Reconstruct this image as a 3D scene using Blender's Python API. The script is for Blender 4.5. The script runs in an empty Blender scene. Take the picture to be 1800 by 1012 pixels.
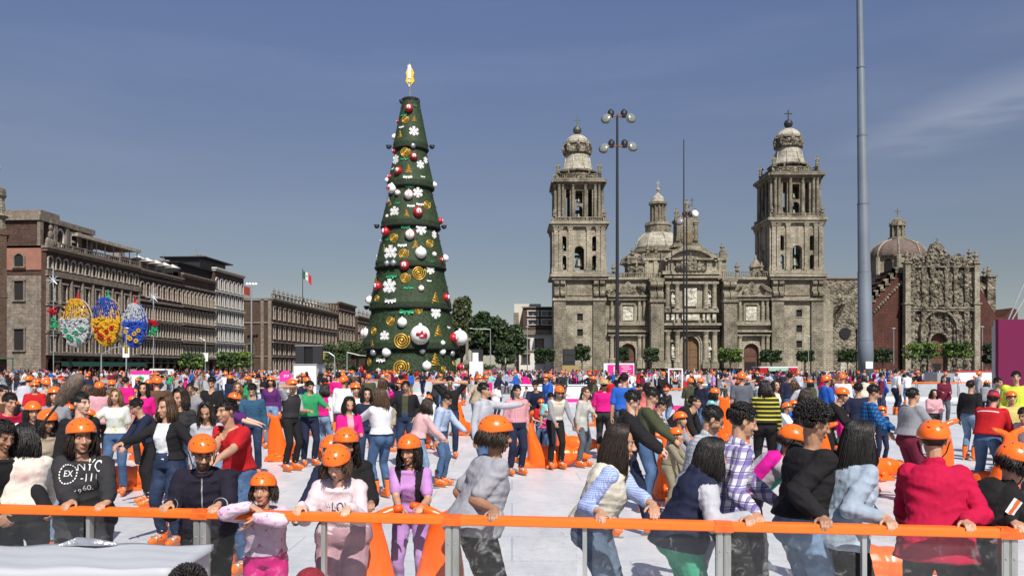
import bpy, bmesh, math, random
import numpy as np
from mathutils import Vector, Matrix, noise as mnoise
from mathutils.bvhtree import BVHTree
R = math.radians
scene = bpy.context.scene
# ------------------------------------------------------------------ camera
CAM_H = 1.97          # eye height above the ice
FOC = 1450.0          # focal length in photo pixels (photo is 1800 wide)
HOR = 645.0           # horizon row in the photo
cam_d = bpy.data.cameras.new('camera')
cam = bpy.data.objects.new('camera', cam_d)
scene.collection.objects.link(cam)
cam.location = (0, 0, CAM_H)
cam.rotation_euler = (R(90), 0, 0)
cam_d.sensor_width = 36.0
cam_d.sensor_fit = 'HORIZONTAL'
cam_d.lens = 36.0 * FOC / 1800.0
cam_d.shift_y = (HOR - 506.0) / 1800.0
cam_d.clip_start = 0.1
cam_d.clip_end = 20000
scene.camera = cam
# ------------------------------------------------------------------ light
SUN_EL, SUN_AZ = 49.0, 16.0       # azimuth: to the right of straight behind the camera
world = bpy.data.worlds.new('World')
scene.world = world
world.use_nodes = True
wn, wl = world.node_tree.nodes, world.node_tree.links
wn.clear()
w_out = wn.new('ShaderNodeOutputWorld'); w_bg = wn.new('ShaderNodeBackground')
sky = wn.new('ShaderNodeTexSky'); sky.sky_type = 'NISHITA'; sky.sun_disc = False
sky.sun_elevation = R(SUN_EL)
sky.sun_rotation = R(180 - SUN_AZ)
sky.altitude = 2240; sky.air_density = 1.0; sky.dust_density = 2.2; sky.ozone_density = 2.2
w_bg.inputs['Strength'].default_value = 0.135
# thin high cloud, a property of the sky itself (varies with direction only)
tc = wn.new('ShaderNodeTexCoord'); mp = wn.new('ShaderNodeMapping')
mp.inputs['Rotation'].default_value = (0, R(-20), 0); mp.inputs['Scale'].default_value = (1.0, 1.0, 7.0)
nz = wn.new('ShaderNodeTexNoise'); nz.inputs['Scale'].default_value = 2.1; nz.inputs['Detail'].default_value = 5; nz.inputs['Roughness'].default_value = .55
rp = wn.new('ShaderNodeValToRGB'); rp.color_ramp.elements[0].position = .52; rp.color_ramp.elements[1].position = .80
rp.color_ramp.elements[1].color = (.12, .12, .12, 1)
mx = wn.new('ShaderNodeMixRGB'); mx.blend_type = 'MIX'; mx.inputs[2].default_value = (5.6, 7.0, 8.8, 1)
hs = wn.new('ShaderNodeHueSaturation'); hs.inputs['Saturation'].default_value = 1.0
wl.new(tc.outputs['Generated'], mp.inputs['Vector']); wl.new(mp.outputs['Vector'], nz.inputs['Vector'])
wl.new(nz.outputs['Fac'], rp.inputs['Fac'])
# one thin cirrus streak low in the north-east, given by its bearing and height in the sky
def wm(op, a, b=None, c=None):
    q = wn.new('ShaderNodeMath'); q.operation = op
    for i_, v_ in enumerate((a, b, c)):
        if v_ is None: continue
        if isinstance(v_, (int, float)): q.inputs[i_].default_value = v_
        else: wl.new(v_, q.inputs[i_])
    return q.outputs[0]
sx_ = wn.new('ShaderNodeSeparateXYZ'); wl.new(tc.outputs['Generated'], sx_.inputs[0])
uu = wm('DIVIDE', sx_.outputs['X'], wm('MAXIMUM', sx_.outputs['Y'], .05)); vv = wm('DIVIDE', sx_.outputs['Z'], wm('MAXIMUM', sx_.outputs['Y'], .05))
n2 = wn.new('ShaderNodeTexNoise'); n2.inputs['Scale'].default_value = 9; n2.inputs['Detail'].default_value = 6; wl.new(mp.outputs['Vector'], n2.inputs['Vector'])
dd_ = wm('SUBTRACT', vv, wm('MULTIPLY_ADD', wm('SUBTRACT', uu, .41), .34, .262)); dd_ = wm('ADD', dd_, wm('MULTIPLY', wm('SUBTRACT', n2.outputs['Fac'], .5), .06))
gg = wm('POWER', 2.718, wm('MULTIPLY', wm('MULTIPLY', dd_, dd_), -1500.0))
mr = wn.new('ShaderNodeMapRange'); mr.interpolation_type = 'SMOOTHSTEP'; mr.inputs['From Min'].default_value = .34; mr.inputs['From Max'].default_value = .56; wl.new(uu, mr.inputs['Value'])
wisp = wm('MULTIPLY', wm('MULTIPLY', gg, mr.outputs[0]), wm('MULTIPLY', n2.outputs['Fac'], .50))
wl.new(wm('MAXIMUM', wm('MULTIPLY', rp.outputs['Color'], .6), wisp), mx.inputs[0])
wl.new(sky.outputs['Color'], hs.inputs['Color']); wl.new(hs.outputs['Color'], mx.inputs[1])
# haze layer: the sky is duller towards the horizon over the city
sz0 = wn.new('ShaderNodeSeparateXYZ'); wl.new(tc.outputs['Generated'], sz0.inputs[0])
hz = wn.new('ShaderNodeValToRGB'); hz.color_ramp.elements[0].position = 0.0; hz.color_ramp.elements[0].color = (.47, .41, .37, 1); hz.color_ramp.elements[1].position = 1; hz.color_ramp.elements[1].color = (1, 1, 1, 1)
for p_, c_ in ((.1, (.52, .415, .34)), (.23, (.68, .54, .48)), (.40, (.80, .69, .70)), (.6, (.95, .9, .9))):
    e_ = hz.color_ramp.elements.new(p_); e_.color = (*c_, 1)
wl.new(sz0.outputs['Z'], hz.inputs['Fac']); mh_ = wn.new('ShaderNodeMixRGB'); mh_.blend_type = 'MULTIPLY'; mh_.inputs[0].default_value = 1
wl.new(mx.outputs['Color'], mh_.inputs[1]); wl.new(hz.outputs['Color'], mh_.inputs[2]); wl.new(mh_.outputs['Color'], w_bg.inputs['Color']); wl.new(w_bg.outputs['Background'], w_out.inputs['Surface'])
sun_d = bpy.data.lights.new('sun', 'SUN'); sun_d.energy = 5.0; sun_d.angle = R(0.55); sun_d.color = (1.0, .955, .88)
sun = bpy.data.objects.new('sun', sun_d); scene.collection.objects.link(sun)
_sv = Vector((math.sin(R(SUN_AZ)) * math.cos(R(SUN_EL)), -math.cos(R(SUN_AZ)) * math.cos(R(SUN_EL)), math.sin(R(SUN_EL))))
sun.rotation_euler = _sv.to_track_quat('Z', 'Y').to_euler()
vs = scene.view_settings
vs.view_transform = 'Standard'; vs.look = 'None'; vs.gamma = 1.0; vs.use_curve_mapping = False; vs.exposure = 0.2
scene.cycles.max_bounces = 6; scene.cycles.transparent_max_bounces = 16; scene.cycles.transmission_bounces = 4
scene.cycles.diffuse_bounces = 2; scene.cycles.glossy_bounces = 2
scene.cycles.use_adaptive_sampling = True
# ------------------------------------------------------------------ helpers
random.seed(7)
COL = scene.collection
def X(px, D): return (px - 900.0) / FOC * D
def Z(py, D): return CAM_H + (HOR - py) / FOC * D
def tag(o, label=None, cat=None, group=None, kind=None):
    if label: o['label'] = label
    if cat: o['category'] = cat
    if group: o['group'] = group
    if kind: o['kind'] = kind
    return o
def thing(name, label, cat, loc=(0, 0, 0), rz=0.0, group=None):
    o = bpy.data.objects.new(name, None); COL.objects.link(o)
    o.empty_display_size = .2
    o.location = loc; o.rotation_euler = (0, 0, rz)
    return tag(o, label, cat, group)
def link(name, me, parent=None, loc=None, rz=None):
    o = bpy.data.objects.new(name, me); COL.objects.link(o)
    if parent is not None: o.parent = parent
    if loc is not None: o.location = loc
    if rz is not None: o.rotation_euler = (0, 0, rz)
    return o
def copy_tree(o, parent=None):
    c = o.copy(); COL.objects.link(c); c.parent = parent
    for ch in o.children: copy_tree(ch, c)
    return c
class MB:
    """collects primitives into one mesh"""
    def __init__(s): s.v = []; s.f = []; s.m = []; s.mi = 0; s.M = None
    def add(s, vs_, fs_):
        b = len(s.v)
        if s.M is not None: vs_ = [tuple(s.M @ Vector(v)) for v in vs_]
        s.v.extend(vs_)
        for f in fs_: s.f.append(tuple(i + b for i in f)); s.m.append(s.mi)
        return s
    def box(s, x0, x1, y0, y1, z0, z1):
        if x0 > x1: x0, x1 = x1, x0
        if y0 > y1: y0, y1 = y1, y0
        if z0 > z1: z0, z1 = z1, z0
        return s.add([(x0,y0,z0),(x1,y0,z0),(x1,y1,z0),(x0,y1,z0),(x0,y0,z1),(x1,y0,z1),(x1,y1,z1),(x0,y1,z1)],
              [(0,3,2,1),(4,5,6,7),(0,1,5,4),(1,2,6,5),(2,3,7,6),(3,0,4,7)])
    def cyl(s, x, y, z0, z1, r0, r1=None, n=12):
        if r1 is None: r1 = r0
        return s.lathe(x, y, [(r0, z0), (r1, z1)], n)
    def lathe(s, x, y, prof, n=16, cap=True, sx=1.0, sy=1.0):
        vs_ = []; fs_ = []
        for r, z in prof:
            for i in range(n):
                a = 2*math.pi*(i+.5)/n
                vs_.append((x + r*sx*math.cos(a), y + r*sy*math.sin(a), z))
        for k in range(len(prof)-1):
            for i in range(n):
                j = (i+1) % n
                fs_.append((k*n+i, k*n+j, (k+1)*n+j, (k+1)*n+i))
        if cap:
            fs_.append(tuple(range(n-1, -1, -1))); fs_.append(tuple(range((len(prof)-1)*n, len(prof)*n)))
        return s.add(vs_, fs_)
    def tube(s, pts, rad, n=8):
        pts = [Vector(p) for p in pts]
        if not hasattr(rad, '__len__'): rad = [rad]*len(pts)
        vs_ = []; fs_ = []; up = None
        for k, p in enumerate(pts):
            d = (pts[min(k+1, len(pts)-1)] - pts[max(k-1, 0)])
            if d.length < 1e-9: d = Vector((0, 0, 1))
            d.normalize()
            if up is None: up = Vector((0, 0, 1)) if abs(d.z) < .9 else Vector((1, 0, 0))
            a = d.cross(up).normalized(); b = a.cross(d).normalized(); up = b
            for i in range(n):
                t = 2*math.pi*i/n
                vs_.append(tuple(p + (a*math.cos(t) + b*math.sin(t))*rad[k]))
        for k in range(len(pts)-1):
            for i in range(n):
                j = (i+1) % n
                fs_.append((k*n+i, (k+1)*n+i, (k+1)*n+j, k*n+j))
        fs_.append(tuple(range(n))); fs_.append(tuple(range(len(pts)*n-1, (len(pts)-1)*n-1, -1)))
        return s.add(vs_, fs_)
    def prism(s, poly, y0, y1):
        """polygon in x,z (ccw seen from -y) extruded y0..y1"""
        n = len(poly)
        vs_ = [(p[0], y0, p[1]) for p in poly] + [(p[0], y1, p[1]) for p in poly]
        fs_ = [tuple(range(n)), tuple(range(2*n-1, n-1, -1))]
        for i in range(n):
            j = (i+1) % n
            fs_.append((i, n+i, n+j, j))
        return s.add(vs_, fs_)
    def sphere(s, c, r, n=12, m=8):
        if not hasattr(r, '__len__'): r = (r, r, r)
        vs_ = [(c[0], c[1], c[2]-r[2])]
        for k in range(1, m):
            t = -math.pi/2 + math.pi*k/m
            for i in range(n):
                a = 2*math.pi*i/n
                vs_.append((c[0]+r[0]*math.cos(t)*math.cos(a), c[1]+r[1]*math.cos(t)*math.sin(a), c[2]+r[2]*math.sin(t)))
        vs_.append((c[0], c[1], c[2]+r[2])); fs_ = []
        for i in range(n):
            j = (i+1) % n
            fs_.append((0, 1+j, 1+i)); fs_.append((len(vs_)-1, 1+(m-2)*n+i, 1+(m-2)*n+j))
            for k in range(m-2):
                fs_.append((1+k*n+i, 1+k*n+j, 1+(k+1)*n+j, 1+(k+1)*n+i))
        return s.add(vs_, fs_)
    def arch(s, x0, x1, z0, z1, y0, y1, n=10):
        """solid round-headed slab: springing so that the head is a half circle"""
        r = (x1-x0)/2; cx = (x0+x1)/2; zs = z1-r
        poly = [(x0, z0), (x1, z0)] + [(cx + r*math.cos(math.pi*i/n), zs + r*math.sin(math.pi*i/n)) for i in range(n+1)]
        return s.prism(poly, y0, y1)
    def archframe(s, x0, x1, z0, z1, t, y0, y1, n=10):
        r = (x1-x0)/2; cx = (x0+x1)/2; zs = z1-r
        s.box(x0-t, x0, y0, y1, z0, zs); s.box(x1, x1+t, y0, y1, z0, zs)
        for i in range(n):
            a, b = math.pi*i/n, math.pi*(i+1)/n
            s.prism([(cx+r*math.cos(a), zs+r*math.sin(a)), (cx+(r+t)*math.cos(a), zs+(r+t)*math.sin(a)),
                     (cx+(r+t)*math.cos(b), zs+(r+t)*math.sin(b)), (cx+r*math.cos(b), zs+r*math.sin(b))], y0, y1)
        return s
    def mesh(s, name, mats, smooth=False):
        me = bpy.data.meshes.new(name); me.from_pydata(s.v, [], s.f)
        if not hasattr(mats, '__len__'): mats = [mats]
        for m in mats: me.materials.append(m)
        me.polygons.foreach_set('material_index', s.m)
        if smooth: me.polygons.foreach_set('use_smooth', [True]*len(s.f))
        me.update(); return me
    def build(s, name, mats, parent=None, loc=None, smooth=False, rz=None):
        return link(name, s.mesh(name, mats, smooth), parent, loc, rz)
# ------------------------------------------------------------------ materials
_mc = {}
def mat(name, col, rough=.8, var=.0, scale=4.0, bump=0.0, bscale=None, metal=0.0, spec=None, coat=0.0, dirt=None, dscale=.5, stretch=(1,1,1), col2=None, dpos=(.45,.7)):
    """principled material with noise-varied colour, second-colour patches (dirt / wear) and bump"""
    if name in _mc: return _mc[name]
    m = bpy.data.materials.new(name); m.use_nodes = True
    nt = m.node_tree; n, l = nt.nodes, nt.links
    b = n['Principled BSDF']
    b.inputs['Roughness'].default_value = rough; b.inputs['Metallic'].default_value = metal
    if spec is not None: b.inputs['Specular IOR Level'].default_value = spec
    if coat: b.inputs['Coat Weight'].default_value = coat; b.inputs['Coat Roughness'].default_value = .08
    tcn = n.new('ShaderNodeTexCoord'); mpn = n.new('ShaderNodeMapping'); mpn.inputs['Scale'].default_value = stretch
    l.new(tcn.outputs['Object'], mpn.inputs['Vector'])
    c4 = (*col, 1)
    out = None
    if var > 0 or col2:
        t = n.new('ShaderNodeTexNoise'); t.inputs['Scale'].default_value = scale; t.inputs['Detail'].default_value = 5
        t.inputs['Roughness'].default_value = .6
        l.new(mpn.outputs[0], t.inputs['Vector'])
        r = n.new('ShaderNodeValToRGB'); r.color_ramp.elements[0].position = .3; r.color_ramp.elements[1].position = .7
        lo = tuple(c*(1-var) for c in col); hi = col2 if col2 else tuple(min(1, c*(1+var)) for c in col)
        r.color_ramp.elements[0].color = (*lo, 1); r.color_ramp.elements[1].color = (*hi, 1)
        l.new(t.outputs['Fac'], r.inputs['Fac']); out = r.outputs['Color']
    if dirt:
        t = n.new('ShaderNodeTexNoise'); t.inputs['Scale'].default_value = dscale; t.inputs['Detail'].default_value = 8; t.inputs['Roughness'].default_value = .7
        l.new(mpn.outputs[0], t.inputs['Vector'])
        r = n.new('ShaderNodeValToRGB'); r.color_ramp.elements[0].position = dpos[0]; r.color_ramp.elements[1].position = dpos[1]
        l.new(t.outputs['Fac'], r.inputs['Fac'])
        x = n.new('ShaderNodeMixRGB'); l.new(r.outputs['Color'], x.inputs[0])
        if out is not None: l.new(out, x.inputs[1])
        else: x.inputs[1].default_value = c4
        x.inputs[2].default_value = (*dirt, 1); out = x.outputs['Color']
    if out is not None: l.new(out, b.inputs['Base Color'])
    else: b.inputs['Base Color'].default_value = c4
    if bump:
        t = n.new('ShaderNodeTexNoise'); t.inputs['Scale'].default_value = bscale or scale*3; t.inputs['Detail'].default_value = 4
        l.new(mpn.outputs[0], t.inputs['Vector'])
        u = n.new('ShaderNodeBump'); u.inputs['Strength'].default_value = 1.0; u.inputs['Distance'].default_value = bump
        l.new(t.outputs['Fac'], u.inputs['Height']); l.new(u.outputs['Normal'], b.inputs['Normal'])
    _mc[name] = m; return m
def stone(name, col, dark, joint=.75, bw=1.4, bh=.55, bump=.06, dscale=.25, carve=0.0, dpos=(.42,.72)):
    """weathered ashlar: block joints, mottling, dark grime patches, vertical run-off streaks, optional carved relief"""
    if name in _mc: return _mc[name]
    m = bpy.data.materials.new(name); m.use_nodes = True
    nt = m.node_tree; n, l = nt.nodes, nt.links; b = n['Principled BSDF']; b.inputs['Roughness'].default_value = .9
    b.inputs['Specular IOR Level'].default_value = .2
    tcn = n.new('ShaderNodeTexCoord'); sp = n.new('ShaderNodeSeparateXYZ'); cb = n.new('ShaderNodeCombineXYZ'); ad = n.new('ShaderNodeMath'); ad.operation = 'ADD'
    l.new(tcn.outputs['Object'], sp.inputs[0]); l.new(sp.outputs['X'], ad.inputs[0]); l.new(sp.outputs['Y'], ad.inputs[1])
    l.new(ad.outputs[0], cb.inputs['X']); l.new(sp.outputs['Z'], cb.inputs['Y'])
    br = n.new('ShaderNodeTexBrick'); br.inputs['Scale'].default_value = 1; br.inputs['Brick Width'].default_value = bw; br.inputs['Row Height'].default_value = bh
    br.inputs['Mortar Size'].default_value = .035; br.inputs['Mortar Smooth'].default_value = .5
    br.inputs['Color1'].default_value = (*[c*1.12 for c in col], 1); br.inputs['Color2'].default_value = (*[c*.85 for c in col], 1)
    br.inputs['Mortar'].default_value = (*[c*(1-joint*.6) for c in col], 1)
    l.new(cb.outputs[0], br.inputs['Vector'])
    t = n.new('ShaderNodeTexNoise'); t.inputs['Scale'].default_value = dscale; t.inputs['Detail'].default_value = 9; t.inputs['Roughness'].default_value = .72
    l.new(tcn.outputs['Object'], t.inputs['Vector'])
    r = n.new('ShaderNodeValToRGB'); r.color_ramp.elements[0].position = dpos[0]; r.color_ramp.elements[1].position = dpos[1]
    l.new(t.outputs['Fac'], r.inputs['Fac'])
    mp2 = n.new('ShaderNodeMapping'); mp2.inputs['Scale'].default_value = (1.2, 1.2, .07)
    l.new(tcn.outputs['Object'], mp2.inputs['Vector'])
    t2 = n.new('ShaderNodeTexNoise'); t2.inputs['Scale'].default_value = 1.0; t2.inputs['Detail'].default_value = 6
    l.new(mp2.outputs[0], t2.inputs['Vector'])
    r2 = n.new('ShaderNodeValToRGB'); r2.color_ramp.elements[0].position = .5; r2.color_ramp.elements[1].position = .72; r2.color_ramp.elements[1].color = (.6,.6,.6,1)
    l.new(t2.outputs['Fac'], r2.inputs['Fac'])
    mm = n.new('ShaderNodeMath'); mm.operation = 'MAXIMUM'; l.new(r.outputs['Color'], mm.inputs[0]); l.new(r2.outputs['Color'], mm.inputs[1])
    x = n.new('ShaderNodeMixRGB'); l.new(mm.outputs[0], x.inputs[0]); l.new(br.outputs['Color'], x.inputs[1]); x.inputs[2].default_value = (*dark, 1)
    last = x.outputs['Color']
    t3 = n.new('ShaderNodeTexNoise'); t3.inputs['Scale'].default_value = 2.6; t3.inputs['Detail'].default_value = 4
    l.new(tcn.outputs['Object'], t3.inputs['Vector'])
    mul = n.new('ShaderNodeMixRGB'); mul.blend_type = 'MULTIPLY'; mul.inputs[0].default_value = .7
    r3 = n.new('ShaderNodeValToRGB'); r3.color_ramp.elements[0].position = .3; r3.color_ramp.elements[0].color = (.60,.60,.60,1); r3.color_ramp.elements[1].position = .65; r3.color_ramp.elements[1].color = (1.15,1.12,1.05,1)
    l.new(t3.outputs['Fac'], r3.inputs['Fac']); l.new(last, mul.inputs[1]); l.new(r3.outputs['Color'], mul.inputs[2])
    l.new(mul.outputs['Color'], b.inputs['Base Color'])
    u = n.new('ShaderNodeBump'); u.inputs['Strength'].default_value = 1; u.inputs['Distance'].default_value = bump
    hsum = n.new('ShaderNodeMath'); hsum.operation = 'ADD'; l.new(t3.outputs['Fac'], hsum.inputs[0])
    if carve:
        vo = n.new('ShaderNodeTexVoronoi'); vo.inputs['Scale'].default_value = carve; l.new(tcn.outputs['Object'], vo.inputs['Vector'])
        l.new(vo.outputs['Distance'], hsum.inputs[1]); u.inputs['Distance'].default_value = bump*5
    else:
        l.new(br.outputs['Fac'], hsum.inputs[1])
        hsum.operation = 'SUBTRACT'
    l.new(hsum.outputs[0], u.inputs['Height']); l.new(u.outputs['Normal'], b.inputs['Normal'])
    _mc[name] = m; return m
def quickmesh(verts, faces, name, mats, smooth=False):
    me = bpy.data.meshes.new(name); me.from_pydata(verts, [], faces)
    for m in (mats if hasattr(mats, '__len__') else [mats]): me.materials.append(m)
    if smooth: me.polygons.foreach_set('use_smooth', [True]*len(faces))
    me.update(); return me
# ------------------------------------------------------------------ ground
m_ice = bpy.data.materials.new('ice'); m_ice.use_nodes = True
_n, _l = m_ice.node_tree.nodes, m_ice.node_tree.links; _b = _n['Principled BSDF']
_tc = _n.new('ShaderNodeTexCoord'); _mp = _n.new('ShaderNodeMapping'); _mp.inputs['Scale'].default_value = (1, .35, 1); _mp.inputs['Rotation'].default_value = (0, 0, .3)
_t = _n.new('ShaderNodeTexNoise'); _t.inputs['Scale'].default_value = 1.3; _t.inputs['Detail'].default_value = 9; _t.inputs['Roughness'].default_value = .7
_r = _n.new('ShaderNodeValToRGB'); _r.color_ramp.elements[0].position = .3; _r.color_ramp.elements[0].color = (.49, .505, .525, 1); _r.color_ramp.elements[1].position = .62; _r.color_ramp.elements[1].color = (.69, .69, .69, 1)
_w = _n.new('ShaderNodeTexNoise'); _w.inputs['Scale'].default_value = 14; _w.inputs['Detail'].default_value = 6; _w.inputs['Roughness'].default_value = .8
_wm = _n.new('ShaderNodeMapping'); _wm.inputs['Scale'].default_value = (.25, 3.0, 1); _wm.inputs['Rotation'].default_value = (0, 0, -.2)
_r2 = _n.new('ShaderNodeValToRGB'); _r2.color_ramp.elements[0].position = .38; _r2.color_ramp.elements[0].color = (.66, .68, .71, 1); _r2.color_ramp.elements[1].position = .5
_m = _n.new('ShaderNodeMixRGB'); _m.blend_type = 'MULTIPLY'; _m.inputs[0].default_value = 1
_br = _n.new('ShaderNodeTexBrick'); _br.inputs['Scale'].default_value = 1; _br.inputs['Brick Width'].default_value = 2.4; _br.inputs['Row Height'].default_value = 1.2; _br.inputs['Mortar Size'].default_value = .012
_br.inputs['Color1'].default_value = (1, 1, 1, 1); _br.inputs['Color2'].default_value = (.97, .97, .975, 1); _br.inputs['Mortar'].default_value = (.72, .73, .75, 1)
_m2 = _n.new('ShaderNodeMixRGB'); _m2.blend_type = 'MULTIPLY'; _m2.inputs[0].default_value = 1
for a, b in ((_tc.outputs['Object'], _mp.inputs[0]), (_mp.outputs[0], _t.inputs['Vector']), (_t.outputs['Fac'], _r.inputs['Fac']), (_tc.outputs['Object'], _wm.inputs[0]), (_wm.outputs[0], _w.inputs['Vector']), (_w.outputs['Fac'], _r2.inputs['Fac']),
             (_r.outputs['Color'], _m.inputs[1]), (_r2.outputs['Color'], _m.inputs[2]), (_tc.outputs['Object'], _br.inputs['Vector']), (_m.outputs['Color'], _m2.inputs[1]), (_br.outputs['Color'], _m2.inputs[2]), (_m2.outputs['Color'], _b.inputs['Base Color'])): _l.new(a, b)
_bu = _n.new('ShaderNodeBump'); _bu.inputs['Distance'].default_value = .006; _l.new(_w.outputs['Fac'], _bu.inputs['Height']); _l.new(_bu.outputs[0], _b.inputs['Normal'])
_b.inputs['Roughness'].default_value = .34; _b.inputs['Specular IOR Level'].default_value = .35
m_plaza = stone('plaza_stone', (.20, .185, .17), (.12, .11, .10), bw=1.2, bh=1.2, bump=.01)
g = MB().box(-6000, 6000, -60, 9000, -2, -.06).build('ground', m_plaza); tag(g, kind='structure')
g = MB().box(-62, 70, -4, 60, -.3, 0).build('ice_rink', m_ice); tag(g, kind='structure')
m_asph = mat('asphalt', (.055, .055, .058), .9, var=.25, scale=1.5, bump=.004)
g = MB().box(-92, 130, 178, 196, -.5, -.045).build('road', m_asph); tag(g, kind='structure')

# ------------------------------------------------------------------ walls with real openings
def wallh(mb, x0, x1, z0, z1, y0, y1, holes):
    xs = sorted(set([x0, x1] + [h[0] for h in holes] + [h[1] for h in holes]))
    for a, b in zip(xs[:-1], xs[1:]):
        if b-a < 1e-6: continue
        mid = (a+b)/2
        cut = sorted([(h[2], h[3]) for h in holes if h[0] < mid < h[1]])
        z = z0
        for c0, c1 in cut:
            if c0 > z+1e-6: mb.box(a, b, y0, y1, z, c0)
            z = max(z, c1)
        if z < z1-1e-6: mb.box(a, b, y0, y1, z, z1)
    for h in holes:
        if len(h) > 4 and h[4]:
            r = (h[1]-h[0])/2; cx = (h[0]+h[1])/2; zs = h[3]-r; n = 8
            for i in range(n):
                a, b = math.pi*i/n, math.pi*(i+1)/n
                pa, pb = (cx+r*math.cos(a), zs+r*math.sin(a)), (cx+r*math.cos(b), zs+r*math.sin(b))
                mb.prism([(pa[0], pa[1]), (pa[0], h[3]), (pb[0], h[3]), (pb[0], pb[1])][::-1], y0, y1)
# ------------------------------------------------------------------ cathedral
m_st = stone('grey_stone', (.43, .385, .30), (.14, .123, .093), dscale=.17, dpos=(.42, .66), joint=.5)
m_st2 = stone('rough_stone', (.36, .32, .245), (.11, .097, .073), bw=.9, bh=.45, bump=.12, dscale=.3, dpos=(.38, .66))
m_carve = stone('carved_stone', (.37, .325, .25), (.05, .045, .036), carve=1.3, bump=.10, dscale=.5, dpos=(.4, .62))
m_white = stone('pale_relief_stone', (.68, .65, .56), (.22, .20, .16), carve=1.1, bump=.05, dscale=.9, dpos=(.46, .68))
m_pale = stone('pale_dome_stone', (.47, .44, .37), (.15, .135, .10), bw=3, bh=1.2, dscale=.35, dpos=(.45, .75))
m_dk = mat('dark_interior', (.012, .011, .011), .9)
m_bell = mat('bronze_bell', (.10, .11, .085), .5, var=.3, metal=.5)
m_wood = mat('old_door_wood', (.16, .085, .035), .6, var=.35, scale=3, bump=.02)
m_wood_red = mat('red_brown_door_wood', (.11, .045, .03), .6, var=.3, scale=3, bump=.02)
m_iron = mat('black_iron', (.02, .02, .022), .5)
CY = 215.0
cath = thing('cathedral', 'huge grey stone cathedral with two tall bell towers behind the plaza', 'cathedral', (46, CY, -.06))
ux = lambda u: ((930+u/2.109)-900)/FOC*CY - 46
vz = lambda v: CAM_H + (HOR-(180+v/2.109))/FOC*CY + .06
def pilaster(mb, x, w, y, z0, z1, d=.35):
    mb.box(x-w/2, x+w/2, y-d, y, z0+.9, z1-.9)
    mb.box(x-w/2-.15, x+w/2+.15, y-d-.15, y, z0, z0+.9)
    mb.box(x-w/2-.12, x+w/2+.12, y-d-.12, y, z1-.9, z1-.45)
    mb.box(x-w/2-.25, x+w/2+.25, y-d-.25, y, z1-.45, z1)
def column(mb, x, r, y, z0, z1):
    mb.lathe(x, y-r, [(r*1.35, z0), (r*1.35, z0+r*.6), (r, z0+r), (r*.86, z1-r*1.3), (r*1.3, z1-r*.3), (r*1.4, z1)], 10)
def urn_bm(h, r):
    return MB().lathe(0, 0, [(r*.7, 0), (r*.7, h*.18), (r*.25, h*.24), (r*.9, h*.45), (r, h*.52), (r*.35, h*.6), (r*.45, h*.75), (r*.2, h*.88), (0.02, h)], 8)
urn_me = urn_bm(2.6, .75).mesh('finial', m_st2, True)
def urns(parent, pts, s=1.0, y=0):
    for p in pts:
        o = link('finial', urn_me, parent, (p[0], p[2] if len(p) > 2 else y, p[1])); o.scale = (s, s, s)
def balustrade(mb, x0, x1, y, z0, z1, step=.55, d=.35):
    mb.box(x0, x1, y, y+d, z0, z0+.2); mb.box(x0, x1, y, y+d, z1-.22, z1)
    n = max(2, int((x1-x0)/step))
    for i in range(n):
        x = x0+(i+.5)*(x1-x0)/n
        mb.lathe(x, y+d/2, [(.1, z0+.2), (.17, z0+.2+(z1-z0-.42)*.35), (.08, z1-.4), (.12, z1-.22)], 5, cap=False)
    k = max(1, int((x1-x0)/4))
    for i in range(k+1):
        x = x0+i*(x1-x0)/k
        mb.box(x-.3, x+.3, y-.06, y+d+.06, z0+.002, z1+.08)
def statue_bm(h):
    b = MB(); b.box(-h*.16, h*.16, -h*.16, h*.16, 0, h*.12)
    b.lathe(0, 0, [(h*.17, h*.12), (h*.15, h*.3), (h*.12, h*.5), (h*.16, h*.7), (h*.14, h*.78), (h*.05, h*.83)], 8, sy=.7)
    b.sphere((0, 0, h*.9), (h*.07, h*.07, h*.09), 8, 6)
    b.tube([(h*.14, 0, h*.76), (h*.2, -h*.05, h*.6), (h*.08, -h*.16, h*.55)], [h*.05, h*.045, h*.035], 6)
    b.tube([(-h*.14, 0, h*.76), (-h*.2, -h*.02, h*.58), (-h*.14, -h*.1, h*.46)], [h*.05, h*.045, h*.035], 6)
    return b
statue_me = statue_bm(2.8).mesh('statue', m_white, True)
statue_dark_me = statue_bm(3.2).mesh('statue', m_st2, True)
def bell(parent, x, y, z, s):
    o = MB().lathe(0, 0, [(s*.5, 0), (s*.46, s*.12), (s*.33, s*.4), (s*.28, s*.75), (s*.15, s*.92), (.03, s)], 12).box(-s*.7, s*.7, -.08, .08, s, s*1.3).build('bell', m_bell, parent, (x, y, z), True)
    return o
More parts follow.
